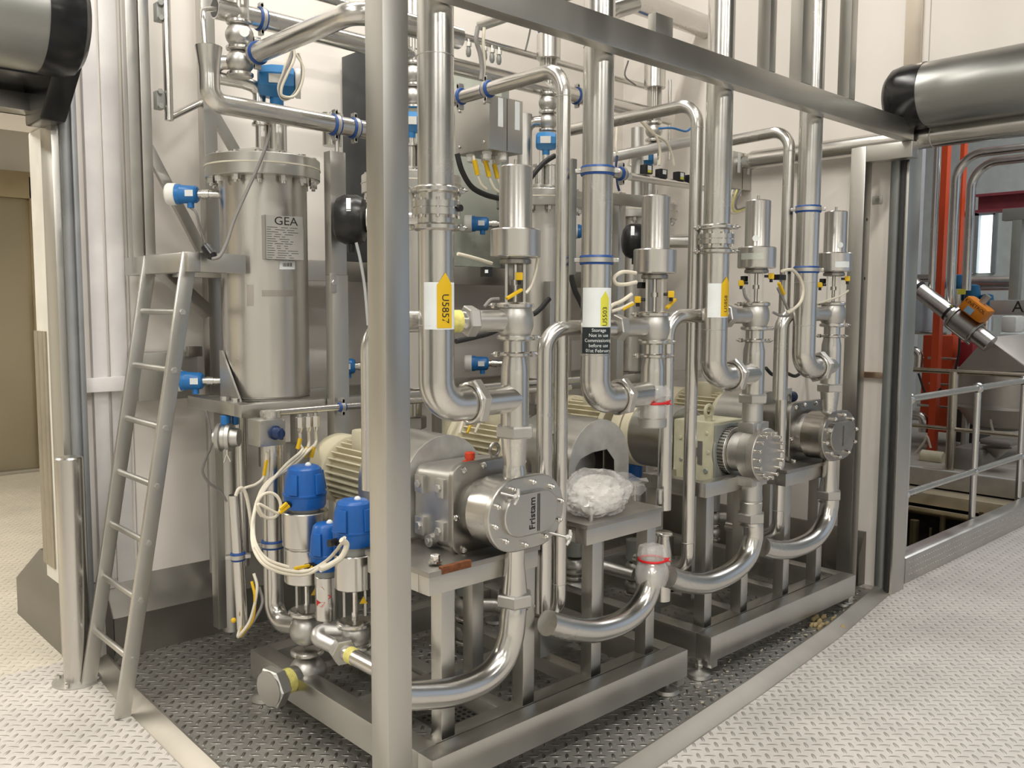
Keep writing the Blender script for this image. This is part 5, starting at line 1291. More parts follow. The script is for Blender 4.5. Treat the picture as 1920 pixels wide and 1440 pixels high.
# junction boxes
def jbox(c, w, d, hgt, label, glands, nl=2):
    """c = near lower corner"""
    t = thing('junction_box', label, 'junction box', c); h = MB(); h.box(c, c+V((w, d, hgt)), .003); b = obj('case', h, FRAME, t)
    h = MB(); h.box(c+V((w*.52, -.0015, .004)), c+V((w*.53, 0, hgt-.004))); obj('lid_seam', h, BLACK, b)
    for k in range(nl):
        h = MB(); x = c.x+w*(.26+.50*k); h.box((x, c.y-.002, c.z+hgt*.44), (x+.026 if w > .15 else x+.012, c.y-.0002, c.z+hgt*.97)); o = obj('label_strip', h, LABEL, t, label='white label strip')
    for dy, dz in ((.03, .03), (.03, hgt-.03), (d-.03, .03), (d-.03, hgt-.04)):
        h = MB(); h.cyl(c+V((0, dy, dz)), c+V((-.006, dy, dz)), .007, seg=12, bev=.002); obj('screw', h, SATIN, b)
    for gx, gy in glands:
        q = c+V((gx*w, gy*d, 0)); h = MB(); h.hexn(q-V((0, 0, .012)), q, .021); h.lathe(q, (0, 0, -1), [(0, .016), (.014, .018), (.03, .018), (.036, .010)], 16); obj('cable_gland', h, WHITEP, t, label='pale grey gland')
    return t
jc = P(917, 279, Y=2.78); jt = P(917, 176, Y=2.78); jl = P(853, 290, X=jc.x); jr = P(980, 290, Y=2.78)
jbox(jc, jr.x-jc.x, jl.y-jc.y, jt.z-jc.z, 'square steel junction box with two label strips and yellow-tagged cables', ((.18, .7), (.2, .25), (.45, .55), (.55, .15), (.75, .5)))
jc2 = P(1373, 352, Y=3.0); jt2 = P(1373, 282, Y=3.0); jr2 = P(1408, 356, Y=3.0)
jbox(jc2, jr2.x-jc2.x, .12, jt2.z-jc2.z, 'small junction box with two slots beside the U5858 drop pipe', ((.3, .3), (.7, .4)), 2)
# ================================================================== BLUE-HEADED VALVES BY THE SKID CORNER
def bluevalve(px, Y_, ytop, ycap, ycyl0, ycyl1, ybody, label, rc=.078, rcy=.086, two=True, yoke=True, m=BLUE):
    q = P(px, (ytop+ybody)/2, Y=Y_); X_ = q.x
    z = lambda py: P(px, py, Y=Y_).z
    t = thing('control_valve', label, 'valve', V((X_, Y_, z(ybody)-.06)), 'blue-headed control valves'); f, g = facing((X_, Y_))
    zt, zc_ = z(ytop), z(ycap); hh = zt-zc_
    h = MB(); h.lathe((X_, Y_, zc_), (0, 0, 1), [(0, rc*.92), (hh*.06, rc*.98), (hh*.30, rc), (hh*.31, rc*1.03), (hh*.35, rc*1.03), (hh*.36, rc*.99), (hh*.72, rc*.90), (hh*.93, rc*.78), (hh*.98, rc*.66), (hh, rc*.55), (hh+.001, 0)], 44)
    cp = obj('control_head', h, m, t, label='blue domed head')
    for a in (.75, -.55, 2.2):
        d = f*cos(a)+g*sin(a); u = V((-d.y, d.x, 0)); h = MB(); e0 = V((X_, Y_, zc_+hh*.37)); h.prism([e0+d*rc*.985-u*.02, e0+d*rc*.985+u*.02, e0+d*rc*.86+u*.014+V((0, 0, hh*.47)), e0+d*rc*.86-u*.014+V((0, 0, hh*.47))], d*.010, .003); obj('head_rib', h, m, cp)
    h = MB(); h.ball((X_+.01, Y_-.01, zt), .012, seg=16, n=8); obj('indicator_lamp', h, LABEL, cp, label='white lamp dome')
    e = V((X_, Y_, zc_+hh*.14)); d = (g*-.8+f*.6).normalized(); h = MB(); h.cyl(e+d*rc*.95, e+d*(rc+.03), .013, seg=14); h.cyl(e+d*rc*.95+g*.02, e+d*(rc+.026)+g*.02, .010, seg=14); obj('cable_socket', h, BLACK, cp)
    h = MB(); z0, z1 = z(ycyl1), z(ycyl0)
    h.lathe((X_, Y_, z1), (0, 0, 1), [(0, rc*.7), (zc_-z1, rc*.7)], 30); obj('collar', h, GREYP, t)
    h = MB()
    if two:
        zm = (z0+z1)/2; h.cyl((X_, Y_, zm+.004), (X_, Y_, z1), rcy, seg=44, bev=.003); h.cyl((X_, Y_, z0), (X_, Y_, zm-.004), rcy*.93, seg=44, bev=.003); h.cyl((X_, Y_, zm-.005), (X_, Y_, zm+.005), rcy*.85, seg=32)
    else: h.cyl((X_, Y_, z0), (X_, Y_, z1), rcy, seg=44, bev=.003)
    obj('actuator', h, PIPE, t)
    zb = z(ybody)
    if yoke:
        h = MB()
        for s in (-1, 1): h.bar(V((X_, Y_, zb+.03))+g*.036*s, V((X_, Y_, z0))+g*.036*s, .008, .045, f)
        obj('yoke', h, SATIN, t)
        h = MB(); h.cyl((X_, Y_, zb), (X_, Y_, z0), .011, seg=14); obj('spindle', h, BOLT, t)
        h = MB(); e = V((X_, Y_, zb+.075))+g*.030+f*.024; h.prism([e-g*.014, e+g*.014, e+V((0, 0, .026))], f*.001); obj('warning_label', h, YELLOW, t, label='yellow warning triangle')
    return t, X_, zb, f, g, z
YA = 2.90
ta, XA, zA_, fA, gA, zfa = bluevalve(573, YA, 872, 950, 956, 1088, 1150, 'left blue-headed control valve with two steel cylinders, below the knob box')
h = MB(); h.ball((XA, YA, zfa(1180)), .066, sq=.95, seg=36, n=16); h.ball((XA+.0, YA, zfa(1258)), .070, sq=.85, seg=36, n=16); obj('valve_body', h, SATIN, ta)
h = MB(); clamp(h, (XA, YA, zfa(1147)), .055); clamp(h, (XA, YA, zfa(1222)), .050); clamp(h, (XA, YA, zfa(1288)), .062); obj('clamp_band', h, PIPE, ta)
e = V((XA, YA, zfa(1262))); d = V((-.85, -.15, 0)).normalized()
e2 = P(513, 1268, Y=YA-.03)
d = (V((e2.x, e2.y, e.z))-e).normalized()
L_ = (V((e2.x, e2.y, e.z))-e).length
h = MB(); h.cyl(e, e+d*(L_-.02), .045, seg=30); o = obj('blanked_port', h, SATIN, ta)
h = MB(); h.cyl(e+d*(L_-.075), e+d*(L_-.040), .0465, seg=30); obj('tape_band', h, YELTAPE, o, label='yellow tape band')
h = MB(); h.hexn(e+d*(L_-.025), e+d*(L_+.022), .076); h.cyl(e+d*(L_+.02), e+d*(L_+.026), .064, seg=30); obj('blank_nut', h, SATIN, ta, label='blanking nut')
YB = 2.56
tb_, XB, zB_, fB, gB, zfb = bluevalve(664, YB, 936, 1020, 1036, 1100, 1168, 'right blue-headed control valve with one steel cylinder, half behind the front post', .073, .068, False)
h = MB(); h.ball((XB, YB, zfb(1188)), .055, sq=.9, seg=36, n=16); obj('valve_body', h, SATIN, tb_)
h = MB(); clamp(h, (XB, YB, zfb(1168)), .050); clamp(h, (XB, YB, zfb(1210)), .048); obj('clamp_band', h, PIPE, tb_)
YC3 = 2.72
tc_, XCc, zC_, fC, gC, zfc = bluevalve(612, YC3, 980, 1066, 1078, 1160, 1175, 'middle blue-headed control valve, set lower between its two neighbours', .058, .041, False, False)
h = MB(); e = V((XCc, YC3, zfc(1116))); lab_r = .0605
def cyl_tri(mb, cx, cy, r, pts):
    f, g = facing((cx, cy)); vs = []
    for s, z in pts: a = s/r; vs.append(mb.b.verts.new(V((cx, cy, z))+(f*cos(a)+g*sin(a))*r))
    mb._face(vs)
zc__ = zfc(1113)
cyl_tri(h, XCc, YC3, .0420, [(-.042, zc__+.03), (-.02, zc__+.034), (.010, zc__), (-.02, zc__-.034), (-.042, zc__-.03)]); lo_ = obj('hazard_label', h, LABEL, tc_, label='white hazard diamond edged in red')
h = MB()
for p in ([(-.02, zc__+.040), (-.014, zc__+.034), (.016, zc__), (.010, zc__)], [(-.02, zc__-.040), (-.014, zc__-.034), (.016, zc__), (.010, zc__)], [(-.042, zc__-.012), (-.025, zc__-.020), (-.005, zc__-.018), (-.02, zc__-.036), (-.042, zc__-.034)]): cyl_tri(h, XCc, YC3, .0424, p)
obj('red_edge', h, RED, lo_, label='red edge')
h = MB(); h.cyl((XCc, YC3, zfc(1205)), (XCc, YC3, zfc(1158)), .014, seg=16); h.ball((XCc, YC3+.03, zfc(1196)), .030, sq=.8); obj('valve_body', h, SATIN, tc_)
# pipes between them
vz = P(508, 840, Y=3.10)
pipe('bend_pipe', [P(508, 770, Y=3.10), V((vz.x, 3.10, zfa(1190))), V((XA-.02, YA+.02, zfa(1172)))], .038, 'upright pipe curving into the left blue-headed valve', bend=.12, seg=28)
a = V((XB, YB, zfb(1186))); b = P(606, 1178, Y=2.98); c_ = P(612, 1225, Y=2.90)
n0 = P(644, 1221, Y=2.50)
t = thing('u_bend_pipe', 'small U-bend pipe with a union nut between the blue-headed valves', 'pipe', n0)
h = MB(); h.tube([a, P(600, 1183, Y=2.62), P(594, 1196, Y=2.60), P(628, 1212, Y=2.54), n0], .026, .05, 24, n=10); obj('bend', h, SATIN, t)
d = (P(694, 1282, Y=2.25)-n0).normalized(); d.z = 0; d.normalize()
h = MB(); h.hexn(n0-d*.02, n0+d*.02, .046); obj('union_nut', h, SATIN, t)
xx = n0.x; en = P(696, 1284, X=xx)
h = MB(); h.tube([n0, V((xx, en.y, n0.z)), V((xx, en.y-.10, n0.z-.0))], .027, 0, 26); obj('straight_pipe', h, PIPE, t)
h = MB(); h.cyl(n0+V((0, -.04, 0)), n0+V((0, -.075, 0)), .0278, seg=26); obj('tape_band', h, YELTAPE, t, label='yellow tape band')
h = MB(); h.cyl((xx, en.y-.03, .17), (xx, en.y-.03, n0.z-.02), .007, seg=10); obj('support_rod', h, BOLT, t)
# threaded coupling behind and short joint beside the front post
h = MB(); a = P(607, 1165, Y=3.15); b = P(640, 1200, Y=2.95); d = (b-a).normalized()
h.cyl(a, b, .045, seg=28)
for k in range(5): h.torus(a+d*(.02+.02*k), d, .045, .004, 28, 6)
obj('threaded_coupling', h, SATIN, label='short threaded coupling between the blue-headed valves', cat='coupling')
pipe('joint_pipe', [P(640, 1192, Y=3.1), V((XC[0], 2.75, P(690, 1238, X=XC[0]).z)), V((XC[0], 2.55, P(690, 1238, X=XC[0]).z))], .040, 'thick pipe joint partly hidden behind the front post', m=SATIN, bend=.05)
# uprights behind the knob box
pipe('rear_pipe', [P(427, 790, Y=3.60), P(436, 1180, Y=3.60)], .040, 'dark thick upright pipe beside the long upright', m=SATIN)
pipe('rear_pipe', [P(450, 780, Y=3.50), P(457, 1060, Y=3.50)], .024, 'thin upright pipe left of the knob box')
pipe('rear_pipe', [P(544, 830, Y=3.55), P(546, 1000, Y=3.55)], .030, 'dark upright pipe right of the knob box', m=SATIN)
# clamped blank end with wing nut, and blue couplings over it
q = P(425, 820, Y=3.34); d = LT.normalized(); t = thing('clamped_end_cap', 'clamped blank pipe end with a wing nut under the support frame corner', 'end cap', q)
h = MB(); h.lathe(q-d*.05, d, [(0, .036), (.03, .04), (.03, .055), (.045, .058), (.05, .048), (.065, .048), (.07, .058), (.085, .055), (.088, .03), (.10, .03), (.104, 0)], 30); obj('cap', h, SATIN, t)
h = MB(); e = q-V((0, 0, .05))+facing(q)[0]*.03; h.cyl(e+V((0, 0, .02)), e-V((0, 0, .02)), .006, seg=10); h.bar(e-V((0, 0, .01)), e+d*.012-V((0, 0, .045)), .010, .004); h.bar(e-V((0, 0, .01)), e-d*.014-V((0, 0, .042)), .010, .004); obj('wing_nut', h, BOLT, t)
for px, nm in ((423, 'left'), (441, 'right')):
    e = P(px, 787, Y=3.36); h = MB(); h.cyl(e-V((0, 0, .02)), e+V((0, 0, .018)), .020 if px < 430 else .014, seg=18, bev=.003); obj('blue_coupling', h, BLUEP, label='%s of the two blue couplings under the corner of the vessel support' % nm, cat='coupling')
# knob box
c0 = P(487, 839, Y=3.02); c1 = P(535, 785, Y=3.02); cl = P(464, 786, X=c0.x)
t = thing('knob_box', 'steel isolator box with a navy knob under the vessel support', 'switch box', c0)
h = MB(); h.box((c0.x, 3.02, c0.z), (c1.x, min(cl.y, 3.18), c1.z), .003); cs = obj('case', h, FRAME, t)
q = P(515, 811, Y=3.02); h = MB(); h.lathe(q, (0, -1, 0), [(0, .026), (.008, .027), (.010, .022), (.045, .020), (.052, .016), (.053, 0)], 24); h.box(q-V((.006, .058, .022)), q+V((.006, -.04, .022)), .003); obj('knob', h, NAVY, t, label='navy knob')
for px, py in ((491, 793), (531, 787), (491, 831), (531, 826)):
    e = P(px, py, Y=3.02); h = MB(); h.cyl(e, e-V((0, .003, 0)), .005, seg=10); obj('screw', h, BOLT, cs)
# air manifold along the front of the support frame
a = P(490, 776, Y=3.10); zz = a.z
t = thing('air_manifold', 'thin polished air manifold pipe along the vessel support', 'pipe', V((2.3, 3.10, zz)))
h = MB(); h.cyl(V((a.x, 3.10, zz)), V((3.3, 3.10, zz)), .0135, seg=22); obj('pipe', h, PIPE, t)
xclip(V((P(641, 763, Y=3.10).x, 3.10, zz)), (1, 0, 0), .0135, 'blue-lined clip holding the air manifold on the tall support post')
FT = []
for px in (562, 578, 591):
    q = V((P(px, 785, Y=3.10).x, 3.10, zz-.012)); FT.append(q-V((0, 0, .075))); t2 = thing('air_fitting', 'steel hose fitting under the air manifold', 'fitting', q, 'hose fittings under the air manifold')
    h = MB(); h.cyl(q-V((0, 0, .016)), q, .010, seg=14); obj('stem', h, SATIN, t2)
    h = MB(); h.hexn(q-V((0, 0, .058)), q-V((0, 0, .014)), .0165); h.lathe(q-V((0, 0, .058)), (0, 0, -1), [(0, .012), (.018, .007)], 12); obj('nut', h, BOLT, t2)
for px in (1012, 1024, 1036):
    q = V((P(px, 725, Y=2.95).x, 2.95, P(px, 722, Y=2.95).z)); t2 = thing('air_fitting', 'steel hose fitting under the hidden manifold behind the first side-port pipe', 'fitting', q, 'hose fittings behind the side-port pipe')
    h = MB(); h.hexn(q-V((0, 0, .05)), q-V((0, 0, .008)), .014); h.lathe(q-V((0, 0, .05)), (0, 0, -1), [(0, .010), (.018, .006)], 12); obj('nut', h, GREYP, t2)
    h = MB(); h.spline([q-V((0, 0, .06)), q-V((0, 0, .12)), q-V((-.01, 0, .22))], .005); obj('hose', h, YELLOW if px == 1024 else CABLE, t2)
a = P(960, 742, Y=2.95); h = MB(); h.cyl(V((a.x-.3, 2.95, P(1024, 716, Y=2.95).z)), V((a.x+.55, 2.95, P(1024, 716, Y=2.95).z)), .0135, seg=18); obj('air_manifold', h, PIPE, label='thin air manifold glimpsed behind the first side-port pipe', cat='pipe')

# ================================================================== CABLES AND HOSES
def cable(name, pts, r, label, m=CABLE, cat='cable', group=None):
    h = MB(); h.spline(pts, r, 10, 8); return obj(name, h, m, label=label, cat=cat, group=group)
def PY(lst, Y_): return [P(x, y, Y=Y_+(0 if len(q) == 2 else q[2])) for q in lst for x, y in (q[:2],)]
bund = [(500, 910), (481, 945), (474, 985), (478, 1025), (500, 1055), (540, 1070), (578, 1070), (614, 1050), (640, 1020)]
for k, q in enumerate(FT):
    off = (k-1)*.009
    pts = [q, q-V((0, 0, .05))]+PY([(566+12*k-6*k, 845), (536+5*k, 872+2*k)], 3.0)+[p+V((off*.8, off, off*.9)) for p in [P(x, y, Y=yy) for (x, y), yy in zip(bund[:8-k], (2.95, 2.90, 2.85, 2.78, 2.73, 2.71, 2.69, 2.65))]]
    cable('ivory_hose', pts, .0062, 'ivory air hose sweeping from the air manifold to the blue-headed valves', group='ivory hoses to the blue-headed valves', cat='hose')
cable('ivory_hose', [P(x, y, Y=yy) for (x, y), yy in zip(bund[3:]+[(646, 1008)], (2.77, 2.72, 2.70, 2.68, 2.64, 2.50, 2.46))], .0060, 'ivory hose ending at the head of the right blue-headed valve', cat='hose')
for k, (px, py) in enumerate(((563, 822), (576, 838), (588, 838))):
    e = PY([(px, py), (px-5, py+20)], 3.02); h = MB(); h.cyl(e[0], e[1], .0085, seg=12); obj('hose_marker', h, YELLOW, label='yellow marker sleeve on a hose below the air manifold', cat='marker', group='yellow hose markers under the air manifold')
lp = []
for k in range(15):
    a_ = 2*PI*k/12+2.2; lp.append(P(503+cos(a_)*21+k*.3, 948+sin(a_)*24, Y=2.80-.003*k))
cable('coiled_cable', lp+[P(520, 962, Y=2.76), P(531, 950, Y=2.77)], .0055, 'pale cable coiled in a ring left of the left blue-headed valve')
for k, (x0, y0, x1, y1) in enumerate(((524, 962, 542, 948), (525, 955, 538, 943), (552, 1066, 580, 1060), (574, 1075, 586, 1062))):
    h = MB(); a, b = P(x0, y0, Y=2.70-.0*k), P(x1, y1, Y=2.70); h.bar(a, b, .012, .010, bev=.002); obj('cable_marker', h, YELLOW, label=('lower', 'upper')[k % 2]+' yellow cable marker '+('at the left blue-headed valve' if k < 2 else 'below the middle blue-headed valve'), cat='marker')
cable('ivory_cable', PY([(640, 1012), (650, 1022), (640, 1045), (618, 1060), (600, 1068)], 2.46), .010, 'thick ivory cable sleeve under the right blue head')
cable('grey_cable', PY([(442, 930), (447, 918), (455, 916), (462, 930), (468, 960), (472, 990)], 3.05), .007, 'grey cables leaving the top of the inclined conduit')
cable('marked_cable', PY([(500, 848), (499, 870), (494, 895), (480, 908), (462, 914), (450, 920)], 3.05), .0055, 'pale cable with a yellow marker below the knob box')
h = MB(); a, b = P(500, 862, Y=3.05), P(495, 892, Y=3.05); h.bar(a, b, .013, .010, bev=.002); obj('cable_marker', h, YELLOW, label='yellow marker on the cable below the knob box', cat='marker')
cable('sensor_cable', PY([(386, 770), (392, 795), (397, 830), (386, 860), (380, 885), (392, 905), (412, 920), (425, 940)], 3.45), .005, 'grey cable hanging from the lower transmitter to the inclined conduit', CABLEG)
cable('sensor_cable', [e1]+PY([(368, 400), (376, 430), (386, 458)], 3.62), .005, 'grey cable from the upper transmitter down to a black plug', CABLEG)
h = MB(); a, b = P(382, 458, Y=3.30), P(402, 485, Y=3.25); h.sweep([a, a.lerp(b, .2), a.lerp(b, .8), b], lambda t: .010+.012*sin(PI*min(1, max(0, t))), 14); obj('cable_plug', h, BLACK, label='black cable plug lying at the edge of the platform by the first vessel', cat='plug')
cable('transmitter_cable', PY([(398, 486), (412, 480), (425, 455), (440, 410), (462, 360), (484, 312), (500, 270), (507, 240)], 3.17), .0065, 'grey cable arching across the front of the first vessel', CABLEG)
for k in range(3):
    cable('looped_cable', PY([(556-4*k, 75), (540+6*k, 108), (530+4*k, 140), (522+3*k, 165), (530, 186-3*k), (548+2*k, 180), (562+2*k, 155), (566+k, 125), (560-3*k, 100)], 3.30-.02*k), .0055, ('outer', 'middle', 'inner')[k]+' loop of the pale cables looped around the blue level transmitter', CABLE if k != 1 else CABLEG)
cable('actuator_cable', PY([(668, 455), (676, 490), (684, 540), (690, 610)], 2.95), .006, 'pale grey cable hanging from the black actuator behind the front post', mat('pale_grey_cable', (.42, .43, .43), 0, .5))
# conduit with cables out of its foot
a, b = P(439, 928, Y=3.10), P(455, 1178, Y=3.10)
t = thing('cable_conduit', 'inclined steel cable conduit tube left of the blue-headed valves', 'conduit', b)
r_ = W(22, a)/2; h = MB(); h.cyl(a, b, r_, seg=26); obj('tube', h, PIPE, t); h = MB(); d = (a-b).normalized(); h.cyl(a-d*.001, a+d*.001, r_*.86, seg=24); obj('open_mouth', h, BLACK, t, label='dark open mouth')
q = a.lerp(b, .455); xclip(q, (b-a).normalized(), r_, 'blue-lined clip on the inclined conduit') if False else support('pipe_clip', q, (b-a), r_, facing(q)[1], 'blue-lined clip on the inclined cable conduit')
q = P(508, 1020, Y=3.10); support('pipe_clip', V((vz.x, 3.10, q.z)), (0, 0, 1), .038, facing(q)[1], 'blue-lined clip on the upright pipe below the knob box')
for k, (m_, x2, y2) in enumerate(((CABLE, 482, 1105), (YELLOW, 478, 1120), (CABLEG, 492, 1130))):
    cable('conduit_cable', [b+V((0, 0, .03)), P(446+4*k, 1192, Y=3.06), P(452+6*k, 1188-4*k, Y=3.02), P(470+4*k, 1160, Y=3.0), P(x2, y2, Y=3.0), P(x2-6, y2-30, Y=3.02)], .0055, ('ivory', 'yellow', 'grey')[k]+' cable curling out of the foot of the inclined conduit', m_)
h = MB(); q = P(438, 1163, Y=3.07); h.ball(q, .010, seg=14, n=8); obj('yellow_plug', h, YELLOW, label='small yellow plug at the foot of the inclined conduit', cat='plug')
# hoses and cables at the pump columns
q = P(905, 290, Y=2.9)
for k, (x0, y0, x1, y1) in enumerate(((888, 292, 902, 345), (908, 292, 925, 350), (925, 300, 940, 350))):
    pts = PY([(x0, y0), ((x0+x1)/2-3, (y0+y1)/2), (x1, y1), (x1+10, y1+10)], 2.86); cable('box_cable', pts, .006, ('first', 'second', 'third')[k]+' pale cable under the square junction box, counted from the U5857 pipe', CABLE)
    h = MB(); h.cyl(pts[0].lerp(pts[1], .3), pts[1].lerp(pts[2], .35), .0105, seg=12); obj('cable_marker', h, YELLOW, label=('first', 'second', 'third')[k]+' yellow cable marker under the square junction box, counted from the U5857 pipe', cat='marker')
cable('black_cable', PY([(857, 288), (866, 320), (884, 350), (910, 365), (936, 372)], 2.95), .012, 'thick black cable curving under the square junction box', RUBBER)
cable('black_cable', PY([(1040, 292), (1020, 305), (998, 330), (985, 350)], 2.95), .012, 'thick black cable running down behind the first loop pipe', RUBBER)
cable('black_cable', PY([(855, 640), (890, 632), (925, 622), (960, 600), (1002, 588), (1030, 560)], 2.45), .010, 'black cable passing behind the first valve body', RUBBER)
cable('black_cable', PY([(1070, 515), (1078, 545), (1090, 570), (1098, 590)], 2.6), .012, 'black cable beside the dark upright rail', RUBBER)
cable('black_cable', PY([(1436, 690), (1448, 702), (1460, 700), (1475, 700), (1492, 705), (1510, 692)], 2.6), .010, 'black hose looping behind the third loop pipe', RUBBER)
cable('conduit_cable', PY([(896, 50), (893, 75), (900, 100), (904, 130), (902, 150)], 2.9), .010, 'bundle of cables dropping from the open conduit above the junction box', CABLEG)
cable('conduit_cable', PY([(908, 52), (906, 85), (908, 120), (906, 150)], 2.9), .007, 'ivory cable dropping from the open conduit above the junction box', CABLE)
cable('valve_hose', PY([(858, 476), (875, 480), (900, 487), (922, 494)], 2.3), .006, 'ivory hose reaching the black solenoid of the first seat valve', CABLE, 'hose')
cable('valve_hose', PY([(935, 560), (920, 562), (908, 575)], 2.1), .005, 'grey hose running down to the side port of the first seat valve', CABLEG, 'hose')
cable('valve_hose', PY([(1008, 485), (1004, 510), (996, 535), (986, 550)], 2.06), .005, 'pale hose beside the yoke of the first seat valve', CABLE, 'hose')
cable('valve_hose', PY([(1192, 512), (1168, 510), (1152, 520), (1156, 532), (1175, 533), (1193, 529)], 2.05), .007, 'ivory hose looping out of the second seat valve actuator', CABLE, 'hose')
cable('valve_hose', PY([(1184, 552), (1165, 565), (1147, 573), (1141, 585)], 2.05), .007, 'ivory hose from the yellow switch of the second seat valve', CABLE, 'hose')
cable('valve_hose', PY([(1186, 568), (1165, 578), (1146, 584)], 2.05), .006, 'pale hose with a yellow sleeve left of the second seat valve', CABLE, 'hose')
h = MB(); a, b = P(1187, 569, Y=2.05), P(1166, 580, Y=2.05); h.bar(a, b, .014, .010, bev=.002); obj('cable_marker', h, YELLOW, label='yellow marker left of the second seat valve yoke', cat='marker')
h = MB(); a, b = P(1266, 561, Y=2.05), P(1250, 578, Y=2.05); h.bar(a, b, .014, .010, bev=.002); obj('cable_marker', h, YELLOW, label='yellow marker right of the second seat valve yoke', cat='marker')
h = MB(); a, b = P(978, 543, Y=2.04), P(950, 560, Y=2.04); h.bar(a, b, .013, .009, bev=.002); obj('cable_marker', h, YELLOW, label='yellow marker across the yoke of the first seat valve', cat='marker')
cable('valve_hose', PY([(1466, 508), (1485, 506), (1500, 522), (1506, 545), (1500, 568), (1480, 585), (1478, 582)], 2.02), .007, 'ivory hose arching right of the third seat valve', CABLE, 'hose')
cable('valve_hose', PY([(1458, 540), (1470, 565), (1480, 590), (1465, 592), (1450, 586)], 2.04), .006, 'grey hose hanging right of the third seat valve', CABLEG, 'hose')
h = MB(); a, b = P(1460, 530, Y=2.03), P(1470, 552, Y=2.03); h.bar(a, b, .014, .010, bev=.002); obj('cable_marker', h, YELLOW, label='yellow marker right of the third seat valve', cat='marker')
cable('valve_hose', PY([(1394, 540), (1397, 555), (1404, 565)], 2.04), .006, 'dark hose below the left yellow switch of the third seat valve', CABLEG, 'hose')
h = MB(); a = P(1462, 520, Y=2.06); h.box(a-V((.03, .015, .012)), a+V((.03, .015, .012)), .003); obj('solenoid', h, BLACK, label='black solenoid beside the right yellow switch of the third seat valve', cat='solenoid')
cable('valve_hose', PY([(1590, 545), (1575, 555), (1555, 562), (1535, 568), (1522, 566)], 2.04), .005, 'pale hose below the far seat valve yoke', CABLE, 'hose')
for k in range(3): cable('box_cable', PY([(1374+8*k, 356), (1368+6*k, 380), (1372+5*k, 400-4*k), (1395, 395-3*k), (1420, 382-2*k), (1432, 376)], 2.7), .005, ('first', 'second', 'third')[k]+' of the thin cables under the slotted junction box', (CABLE, YELTAPE, CABLEG)[k])
for k in range(2): cable('white_hose', PY([(1178, 216), (1200, 226), (1222, 245+4*k), (1234+14*k, 265), (1238+22*k, 290), (1236+28*k, 310)], 2.9), .007, ('shorter', 'longer')[k]+' white hose arching behind the second loop pipe', CABLE, 'hose')
cable('blue_hose', PY([(1236, 241), (1260, 240), (1285, 246), (1296, 240)], 3.0), .006, 'bright blue hose behind the second loop pipe', BLUEP, 'hose')
cable('white_hose', PY([(1158, 222), (1156, 250), (1155, 275), (1158, 292)], 2.8), .006, 'white hose hanging right of the U5503 drop pipe', CABLE, 'hose')
cable('blue_hose', PY([(1157, 292), (1155, 315), (1158, 345), (1161, 358)], 2.8), .006, 'dark blue hose hanging right of the U5503 drop pipe', NAVY, 'hose')
t = support('pipe_clip', P(1165, 326, Y=2.7), (1, 0, 0), .026, (0, 0, 1), 'blue-lined clip on the short stub right of the U5503 drop pipe')
pipe('short_stub', [P(1146, 322, Y=2.7), P(1172, 328, Y=2.7)], .025, 'short stub pipe right of the U5503 drop pipe')
for px, py, x1, y1, nm in ((1030, 45, 985, 95, 'first'), (1212, 112, 1192, 160, 'second')):
    cable('head_cable', PY([(px-34, py+2), (px-40, py+30), (x1, y1)], 3.4), .005, 'thin dark cable from the %s rear blue control head' % nm, CABLEG)
for k in range(3): cable('yellow_hose', PY([(872+16*k, 772), (868+16*k, 790), (862+14*k, 812)], 2.7), .006, ('first', 'second', 'third')[k]+' small yellow-tagged hose behind the U5857 elbow', YELLOW if k == 1 else CABLE, 'hose')
# floor drain grate inside the skid
q = P(860, 1345, Z=.004); h = MB(); h.box((q.x-.13, q.y-.10, .003), (q.x+.13, q.y+.10, .008), .002)
t = thing('drain_grate', 'perforated steel drain grate in the floor under the front skid', 'drain', (q.x, q.y, 0)); obj('plate', h, DARKST, t)
h = MB()
for i_ in range(9):
    for j_ in range(7): h.cyl((q.x-.104+.026*i_, q.y-.078+.026*j_, .008), (q.x-.104+.026*i_, q.y-.078+.026*j_, .0086), .008, seg=10)
obj('holes', h, BLACK, t, label='dark round holes')
# scraps of debris along the lip near the right post
h = MB(); random.seed(3)
for k in range(130):
    f_ = random.random()**.7; px, py = 1300+f_*300, 1345-f_*215; q = P(px+random.uniform(-60, 40), py+random.uniform(-45, 25), Z=.004); s = random.uniform(.003, .012); a_ = random.random()*3; lumpy(h, (q.x, q.y, q.z+s*.2), s, s*random.uniform(.3, .7), s*.35, .4, 1.5, k, None, 1)
obj('floor_debris', h, mat('grit', (.42, .38, .30), 0, .8), label='scattered grit and scraps on the plate along the lip near the right post', cat='debris', kind='stuff')
h = MB()
for k in range(14):
    q = P(1545+random.uniform(-25, 35), 1168+random.uniform(-14, 10), Z=.01); lumpy(h, (q.x, q.y, q.z), .02, .012, .014, .5, 1.6, k*3, None, 2)
obj('straw_scraps', h, mat('straw', (.35, .27, .14), 0, .8), label='clump of straw-coloured scraps under the rear skid end', cat='debris', kind='stuff')

